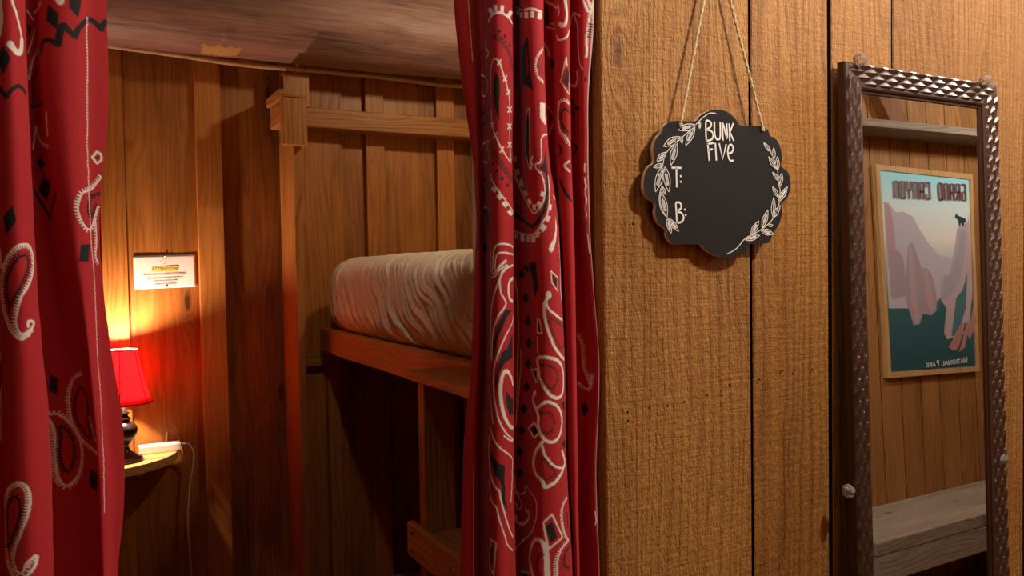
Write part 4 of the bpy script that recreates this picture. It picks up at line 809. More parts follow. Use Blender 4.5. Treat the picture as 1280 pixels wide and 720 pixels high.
lW166:1571,7915,26,-8,13,-1,12,-5;
lW166:1874,7913,12,-11,7,-4,19,-6,16,-8;
pW0:1567,7784,-2,-6,6,-4,-4,-16,9,-5,-5,-10,0,-5,7,-4,0,-6,-4,-12,8,-4,-11,-6,-6,-29,0,-11,-2,-4,-8,-6,-2,-20,-7,-6,0,-6,-8,-4,0,-6,-7,-6,0,-4,-5,-6,0,-3,-8,-6,0,-6,-4,-3,0,-6,-32,-20,-6,8,-12,6,-2,12,10,9,0,9,6,12,10,2,2,6,9,10,9,2,4,6,6,9,0,6,6,4,2,9,5,6,1,6,6,4,2,6,6,4,11,62,10,32;
lW166:1622,7622,-2,-6,0,-4,-2,-8,18,-6,-7,-16,-3,-8,0,-4,-2,-6,20,-5,-6,-18,-4,-10,-5,-14;
lW166:1659,7508,-9,-8,-8,-12,-8,-28,-5,-10,0,-4,-5,-12,0,-4,-4,-14,0,-4,-2,-5,0,-6,-3,-4,0,-6,-5,-13,0,-4,-4,-16,0,-6,-2,-6,0,-10,-2,-4,0,-8,-3,-6,11,-8,-2,-4,-2,-8,0,-5,-2,-6,14,-5,-8,-19,14,-5,0,-6,-4,-9,16,-7,-2,-4,0,-6;
lW166:1902,7196,-2,-10,-4,-6,14,-6,-1,-4;
lW147:1476,7437,6,-2,6,-6,6,-2,5,-6,13,-4,26,-15,6,-2,13,-2,0,-12,-2,-7,0,-14,-2,-5,0,-16,-2,-6,0,-10,-1,-6,0,-13,-6,4,-8,2,-4,6,-15,9,-9,10,-4,6,-14,8,-2,6,-6,2,-4,6,0,3,2,6,0,4,-4,5,0,16,2,6,0,10,-4,4,0,9,2,6;
pK0:1490,7416,20,-14,6,-6,10,-3,10,-6,-4,-58,-20,18,-20,24,0,29,-2,4,0,12;
lW147:1350,7137,8,-1,9,-6,6,-2,0,-4,4,-6,0,-9,4,-5,0,-10,3,-6,2,-10,0,-10,4,-5,0,-9,4,-6,0,-4,-8,0,-7,1,-17,-1,-8,2,-10,-1,0,31,3,6,0,30,3,6,0,19;
pK0:1352,7108,13,-6,0,-6,4,-3,0,-6,4,-3,-2,-12,4,-4,0,-6,4,-6,0,-4,-29,8,2,48;
oW497:1447,7287;
lW386:1433,7260,-6,-4,0,-6,-5,-3,-2,-4,0,-4,-7,-5,0,-8,-3,-2,0,-48,3,-6,-1,-18,3,-8,0,-5,3,-8,2,-19,6,-14,1,-14,4,-5,6,-14,0,-3,2,-6,4,-6,4,-12,0,-6,5,-4,2,-8,13,-22,0,-4,2,-6,5,-6,2,-8,4,-4,5,-12,19,-20,16,-16,6,-6,20,-14,4,-4,11,-8,6,-6,13,-4,6,-6,18,-4,8,-6;
lW294:1426,7247,3,-13,4,-6,0,-8,6,-12,6,-6,9,-12,10,-6,8,-6,10,-4,44,-24,14,-5,11,-7,27,-9,37,-11;
lW294:1893,7100,31,-2;
dK239:1904,7042,-11,2,0,4;
dK239:1632,7066,-14,6,-12,4,0,2,-9,4,-23,8,-7,4,-14,3,-11,5,-4,4,-11,3,-35,17,-12,4,-6,6,-12,2,-6,4,-7,2,-2,-2,0,-17,17,-57,5,-4,0,-4,5,-12,4,-4,0,-6,7,-10,3,-6,4,-4,2,-12,10,-6,6,-9,14,-21,8,-4,16,-16,11,-4,6,-5,21,-3,0,6,8,2,10,4,14,5,0,4,16,1;
lW166:1347,7018,0,-10,-3,-8,0,-78;
lW386:1350,6883,8,5,19,4,35,2,8,0,4,-2,17,-1,21,-7,10,0,34,-13,10,-7,8,-3,8,-7,10,-5,6,-7,9,-6,6,-7,19,-27,0,-5,6,-9,0,-10,9,-9,-3,-5,0,-50,-2,-8,0,-22,-8,-4,0,-16,-6,-9,-13,-13,-12,-6,-5,-6,-10,-2,-9,0,-9,-3,-28,4,-7,5,-16,5,-9,7,-21,20,-6,9,-4,7,-19,24,-5,8,-3,9,-7,9,-3,8,-13,16,-10,16,0,8,-4,8,-3,7,0,12,-6,7,0,16,-6,8,-10,17,0,17,10,11;
dK331:1373,6842,13,2,8,-2,22,1,8,-2,5,0,6,-4,6,-2,8,-3,7,0,16,-6,6,-7,12,-5,4,-6,12,-12,3,-6,5,-4,0,-6,3,-8,0,-14,-5,-5,0,-8,-3,-7,-8,-7,-5,-7,-2,-8,-4,-5,-5,-9,-5,-6,-4,-1,-7,-7,-17,1,-5,3,-4,6,-4,2,-6,6,-2,6,-5,4,-6,6,-2,7,-8,12,-4,11,-16,20;
lW138:1252,6796,16,4,32,4,11,3,12,5,15,2,0,-16,2,-6,0,-17,7,-5,0,-20,3,-5,0,-9,-6,-7,-9,-3,-5,5,-6,3,0,6,-4,6,-7,3,0,5,-7,4,-6,5,-8,1,-7,5,-2,5,-15,8,0,6,-16,8;
pK0:1283,6786,13,2,12,5,19,4,3,-5,0,-20,8,-5,0,-19,-27,18,-2,6,-5,5,-6,1,-15,8;
oW331:1330,6658;
lW350:1314,6658,2,-6,-3,-8,0,-10,-4,-8,2,-16,2,-4,7,-4,0,-6,4,-2,0,-4,6,-4,12,-8,0,-4,5,-2,0,-2,5,-3,4,-1,9,1,8,3,13,9,6,7,8,6,5,6,11,6,4,4,15,1,10,-1,11,-2,6,-5,5,-1,15,-7,6,-5,11,-5,7,-5,3,-4,20,-19,3,-9,10,-7,6,-9,3,-8,0,-8,12,-20,0,-18,4,-11,0,-9,-6,-12,0,-10,-6,-8,0,-10,-4,-5,0,-6,-5,-3,0,-6,-6,-4,0,-4,-9,-8,-4,-8,-23,-14,-10,-2,-4,-6,-18,0,-20,2,-19,12,-11,10,-9,14,-5,4,-2,5,-8,15,-2,8,-6,14,-6,20,-2,9,0,23,2,4,0,20,-3,8,-2,10,-17,29,-6,3,-9,6,-9,13;
dK331:1394,6538,12,0,7,4,13,0,3,2,8,-3,6,0,4,-5,11,-4,11,-9,7,-15,4,-4,2,-8,0,-6,3,-8,0,-20,-7,-22,-4,-7,-7,-17,-5,-7,-6,-5,-4,-2,-9,2,-6,2,-8,10,-16,14;
pK0:1563,6590,45,0,0,-24,10,-7,0,-30,-36,11,0,6,-6,4,0,12,-7,6,0,12,-6,4,0,6;
pK0:1557,6321,12,9,39,18,0,-12,10,-6,-3,-12,14,-7,-3,-5,-2,-20,-12,-3,-2,-9,-8,6,-8,7,-8,4,-29,30;
lW166:1260,6422,16,6,7,6,15,6,6,5,10,6,10,3,3,7,11,3,4,7,8,3,12,-14,5,-1,8,-11,6,-2,9,-12,8,-14,-10,-12,-13,-14,-4,-2,-13,-14,-4,-2,-4,5,-6,3,-4,1,-5,5,-5,3,-6,5,-2,6,-13,0,-7,4,-8,2,-9,4,-7,2,-8,4,-10,2;
pK0:1306,6426,12,4,4,6,18,8,2,6,10,3,13,-13,8,-6,2,-5,11,-14,-5,-3,-4,-6,-21,-14,-21,16,-5,0,-10,10,-14,8;
lW386:1410,6354,-10,-15,-4,-8,-8,-9,-17,-24,-9,-17,-6,-21,-4,-8,0,-8,-5,-8,0,-18,-3,-8,0,-10,6,-6,0,-12,2,-10,4,-6,2,-8,4,-6,13,-14,27,-22,8,-10,2,-8,3,-4,5,-20,4,-7,9,-1,6,4,10,2,7,4,4,2,4,3,12,2,2,5,4,1,10,6,2,3,7,2,5,8,8,3,3,5,9,8,12,6,4,6,9,6,2,6,10,8,6,6,13,10,8,4,0,10,2,7,0,8,2,7,-12,19,0,8,-6,9,-5,12,-6,8,-4,10;
lW258:1408,6336,7,-18,7,-36,5,-8,2,-8,4,-8,8,-8,4,-10,9,-11,2,-6,6,-9,30,-26,14,-7,11,-3,7,-5,26,-7,3,4,6,-2,6,0,0,2,4,2,2,3,7,0;
dK184:1412,6259,6,-4,4,-7,11,-16,4,-12,6,-3,11,-23,13,-11,13,-16,8,-13,0,-6,-3,-7,-9,-6,-4,-1,-5,-5,-7,-1,-4,-5,-4,-1,-5,-4,-16,-6,-5,1,-6,6,-4,15,0,6,-1,4,0,30,-2,6,0,22,-1,4,0,11,-2,4,0,36,2,2;
lW184:1460,5888,4,-12,5,-8,0,-4,5,-13,4,-11,2,-2,10,-30,6,-14,8,-24,2,-2,14,-32,-2,-6,8,-8,-4,-4,-6,0,-10,-7,-10,-1,-6,-7,-5,-1,-3,-4,-4,0,-4,-3,-2,-3,-8,-4,-4,-8,-4,0,-7,-6,-4,-7,-4,-3,0,6,-2,6,0,9,-4,17,0,11,-2,4,0,11,-4,14,0,9,-2,6,0,6,-1,4,0,11,-6,16,-2,25,-2,10,-3,5,0,6,9,10,4,1,1,6,6,1,2,6,4,1,2,5,4,2,2,4,11,9,2,3;
pK0:1424,5817,5,1,6,7,14,7,11,10,2,-12,5,-10,0,-6,2,-3,-2,-5,9,-28,2,-16,4,-9,0,-5,6,-12,-3,-5,-7,-5,-4,-2,-7,-9,-5,-1,-2,-4,-8,-4,0,6,-5,12,-2,20,-10,30,-8,37,-3,6;
lW423:1437,5496,0,32,-2,4,0,68,-2,8,0,28,-2,8,0,12,-2,8,0,6,-13,40,-12,14,-6,2,-4,4,-6,1,-23,-5,-9,-4,-14,-12,-7,-8,-5,-8,-8,-8,-8,-18,-5,-8,-7,-24,0,-4,-6,-8,2,-3,0,-7,2,-3,-6,-9,0,-8,4,-21,8,-4,2,-9,15,-13,0,-11,7,-5,10,-12,0,-7,4,-5,8,-2,4,-7,0,-4,4,-7,5,-3;
dK313:1415,5642,-5,-8,-5,-2,-3,-7,-6,-5,-1,-6,-5,-6,-4,-14,0,-6,-4,-6,2,-8,0,-22,4,-4,0,-6,4,-6,2,-8,2,-4,8,-14;
lW147:1426,5691,0,-5,1,-6,0,-10,2,-6,0,-15,2,-5,0,-10,2,-5,0,-11,2,-5,0,-10,2,-7,0,-32,2,-6,0,-12,2,-4,0,-11,2,-5,0,-15,2,-7,0,-10,2,-6,-2,-3;
lW166:1149,5448,17,6,11,0,117,40;
pK0:1158,5432,129,46,5,-38,-100,-38,-34,-11,0,41;
tW221:1604,5952,-28,-9,-7,-4,-10,-3,-4,-6,-5,-3,-4,-7,-6,-6,0,-8,-6,-10,0,-18,-5,-6,0,-10,3,-6,0,-6,-1,-6,0,-18,1,-12,4,-8,0,-6,-2,-8,4,-7,0,-4,4,-9,-2,-6,15,-36,2,-9,10,-9,9,-14,10,-9,6,-8;
tW221:1590,5674,-6,-4,-10,2,-7,-3,-6,1,-13,-3,-4,-5,-10,0,-3,-4,-11,-4,-16,-16,-5,-8,-3,-10,-6,-4,-5,-20,0,-10,-3,-4,0,-11,-2,-5,0,-80,-2,-8,0,-4;
lK239:1590,5865,0,-14,-2,-5,0,-6,6,-6,-2,-6,0,-10,-2,-5,0,-10,-2,-5,0,-6,6,-6,-2,-6,0,-10,-2,-5,0,-6;
tK276:1615,5631,-31,-2,-8,-7,-11,0,-10,-4,-9,-1,-8,-14,-6,-5,0,-11,-3,-7,-2,-10,0,-19,-1,-6,6,-13,16,-18,17,-8,15,-12;
lW331:2060,9207,0,-14,2,-7,0,-8,2,-4,0,-9,3,-6,1,-21,4,-8,0,-11,2,-5,0,-34,-2,-8,0,-10,-8,-24,-6,-11,-4,-6,-6,-2,-6,1,-4,-2;
oW276:2032,9034;
lW202:1992,8966,8,-4,0,-8,9,-16,3,-2,16,-4,10,1,24,9,5,6,5,3,15,23,8,6,0,5,11,11,19,10;
lW221:1866,9222,12,-15,8,-3,16,-12,94,-46;
lW129:2014,9166,0,-12,6,-8,0,-8,2,-6,0,-28,-5,-4,0,-4,-3,-1,0,-5;
lW166:1868,9078,10,-2,4,-2,20,-4,8,-6,34,-8;
lW166:1868,9050,14,-4,4,-2,7,-2,9,-5,42,-13;
pK0:1856,9204,4,-2,12,-15,0,-10,2,-6,0,-25,4,-6,0,-54,4,-6,0,-10,-10,-6,-12,-9,-2,-4,-2,153;
lW239:2392,9108,0,14,4,6,0,20,5,8,0,6,2,2,0,5,15,15,6,-2,5,2,13,-5,7,-5,9,-4,8,-6,30,-14,24,-8;
lW221:2429,9176,3,-12,10,-18,2,-12,5,-8,5,-12,4,-6,0,-6,4,-10,0,-12,4,-8,0,-76,4,-8,0,-58,8,-10,0,-19,-2,-12,8,-9,0,-24,10,-8,9,-15,0,-7,21,-16,8,-10,8,-6,10,-12;
lW313:2458,8782,0,-6,4,-7,0,-11,3,-4,0,-23,-3,-6,0,-6,-6,-7,0,-9,-10,-9,-7,-5,-18,3,-8,4,-10,2,-5,2;
lW129:2065,8818,-1,-14,-6,-16,0,-6,-2,-4,0,-6,-2,-4,-2,-16,-4,-5,-2,-14,-2,-5,0,-6,-2,-4,0,-6,-2,-4,0,-6,-2,-6,0,-10,-3,-4,0,-6,-5,-3,0,-6,2,-6,6,-5,8,-18,4,-5,8,-18,7,-9,3,-2,2,-6,7,-9,5,-1,8,-4,0,26,2,6,0,30,2,6,0,26,1,4,0,26,-8,4,1,11,-6,5,0,14,-5,4,0,10,-3,6,0,10,-4,6,0,14,-2,5,0,12,-3,5,0,4;
pK0:2078,8771,-1,-7,5,-6,0,-16,6,-3,0,-16,9,-3,-2,-6,-1,-46,-8,-8,-2,-46,-6,4,-6,10,-7,6,-3,11,-6,10,-2,10,0,10,4,6,4,30,3,6,2,20,11,34;
pK0:1886,8844,24,-10,16,-4,-2,-15,8,-6,0,-27,10,-8,0,-16,-32,13,-8,1,-16,10,0,30,-4,6,4,4,0,22;
lW147:1856,8941,4,-8,0,-4,2,-6,4,-7,2,-2,0,-4,6,-13,0,-37;
tW221:2086,8520,-14,4,-5,6,-5,2,-6,4,-2,4,-16,0,-3,-3,-5,1,-10,-6,-3,-3,0,-4,-3,-3,0,-8,-4,-4,0,-20,-4,-8,0,-8,-2,-7,0,-47,5,-10,0,-22,3,-4,0,-4,5,-22,18,-27,11,-11,8,-10,8,-14,3,-4,2,-8,3,-6,6,-7,11,-11,8,-5;
tK239:2082,8460,-8,8,-6,2,-3,4,-3,8,-4,0,-4,4,-2,-4,-4,0,-6,-4,-14,-16,0,-34,10,-38,4,-8,2,-8,4,-8,16,-22,14,-13;
lK368:2396,8600,2,-9,5,-5,5,-8,2,-9,14,-21,2,-6,6,-3,24,-3,4,2,14,-3;
lK331:2413,8518,0,-6,3,-6,0,-53,2,-7,0,-27;
lK276:1994,8266,7,-6,5,-6,8,-8,8,-14,0,-6,3,-4,-3,-6,0,-6,-10,-18,-9,-2,-13,-9;
lK239:2403,8310,3,-4,7,-4,16,-14,10,-8,0,-4,3,-6,-6,-4,0,-9,-7,-5,-5,-8,-8,-4,-6,-8,-7,-6,-5,-8;
lW221:2072,8150,-4,-4,-4,-2,-4,-6,-4,-2,-10,-10,0,-8,6,-10,2,-6,8,-6,2,-4,6,-8,2,0,9,-4;
lK313:2008,8030,14,-27,6,-17,4,-8,3,-10,9,-17,0,-4,2,-6,4,-2,6,-16,6,-3,3,-10,5,-5,4,-2,3,-6,18,-7;
uW166:2382,6991,10,-32,4,-7,2,-8,0,-8,3,-14,2,-4,0,-14,3,-5,0,-9,-3,-8,0,-44,3,-7,0,-53,2,-8,0,-9,2,-9,0,-8,3,-4,0,-6,5,-12,0,-14,6,-11,2,-9,0,-4,8,-20,0,-5,2,-9,0,-6;
uW166:2449,6712,0,-42,-3,-10,0,-18,-4,-14,-3,-3,-7,-15,-11,0,-3,4,-8,4,-2,7,-10,11,-12,20,-6,6;
pK0:2413,6525,5,-17,0,-6,3,-2,15,-32,-12,-24,0,-6,-11,-26,0,4,-17,42,0,6,-2,4,4,14,0,7,8,13,7,23;
lW138:2547,9262,5,-13,0,-5,3,-5,0,-7,5,-6,0,-12,3,-10,0,-10,5,-12,0,-10,4,-10;
lW138:2568,9262,2,-4,0,-16,2,-6,0,-5,2,-3,0,-12,2,-5,0,-15,3,-4;
lW138:2586,9232,0,-6,-2,-6,0,-16,-2,-6,0,-22,-3,-6,0,-15,-3,-7,0,-22,-2,-6,0,-24,-2,-6,0,-30,-2,-4,0,-38,-2,-8,0,-74,2,-8,0,-56,-2,-6,0,-6;
dK184:2579,9084,0,-36,-3,-6,0,-44;
pK0:2563,8729,11,1,-2,-38,-7,2,-4,4,2,31;
lW166:2557,8058,4,-8,0,-6,2,-8,-2,-7,4,-6,0,-7,3,-8,0,-14,-7,-10,0,-6,-4,-17,0,-4,4,-9,0,-14,4,-4,-2,-8,5,-7,0,-8,-3,-9,0,-6,-5,-24,-5,-8,0,-21,2,-9,0,-6,3,-2,0,-6,3,-4,-2,-6,2,-6;
lW147:2551,7800,-1,-6,7,-14,0,-9,-2,-8,5,-9,1,-8,0,-10,-1,-10,3,-6,-2,-6,0,-6,2,-6,0,-19,-2,-6,2,-9,0,-10,2,-8,-2,-6,0,-16,2,-4,0,-6,-2,-5,5,-6,-5,-23,5,-10,2,-10,0,-6,-2,-4;
lK129:2563,7773,0,-43,2,-4,0,-6,-2,-6,0,-14,2,-7,0,-10;
lK129:2576,7574,-2,-4,0,-6,5,-6,-3,-4,0,-13,-2,-4,0,-6,-2,-6,4,-5,0,-6,-2,-6,0,-10,5,-4,-5,-16;
lW166:2560,8096,0,10,1,4,0,22,2,4,0,13;
lW202:2568,5786,0,-8,4,-7,-2,-9,4,-6,0,-8,2,-9,0,-21,-4,-4,0,-2,-7,-5,-2,-11;
sW83:222,9132,0,-5,-2,-7,0,-10,2,-4,0,-33,2,-5,-2,-6,0,-29,2,-7,-2,-10,0,-22,2,-4,-2,-13,0,-25,2,-4,-2,-24,2,-6,-2,-6,0,-16,-2,-8,2,-4,0,-22,2,-4,-2,-6,0,-17,2,-5,-2,-12,0,-16,2,-3,-2,-23,2,-8,0,-9;
sW83:242,6265,0,-13,-7,-2,0,-29,-5,-5,0,-22,-6,-3,0,-31,-2,-4,0,-650'''
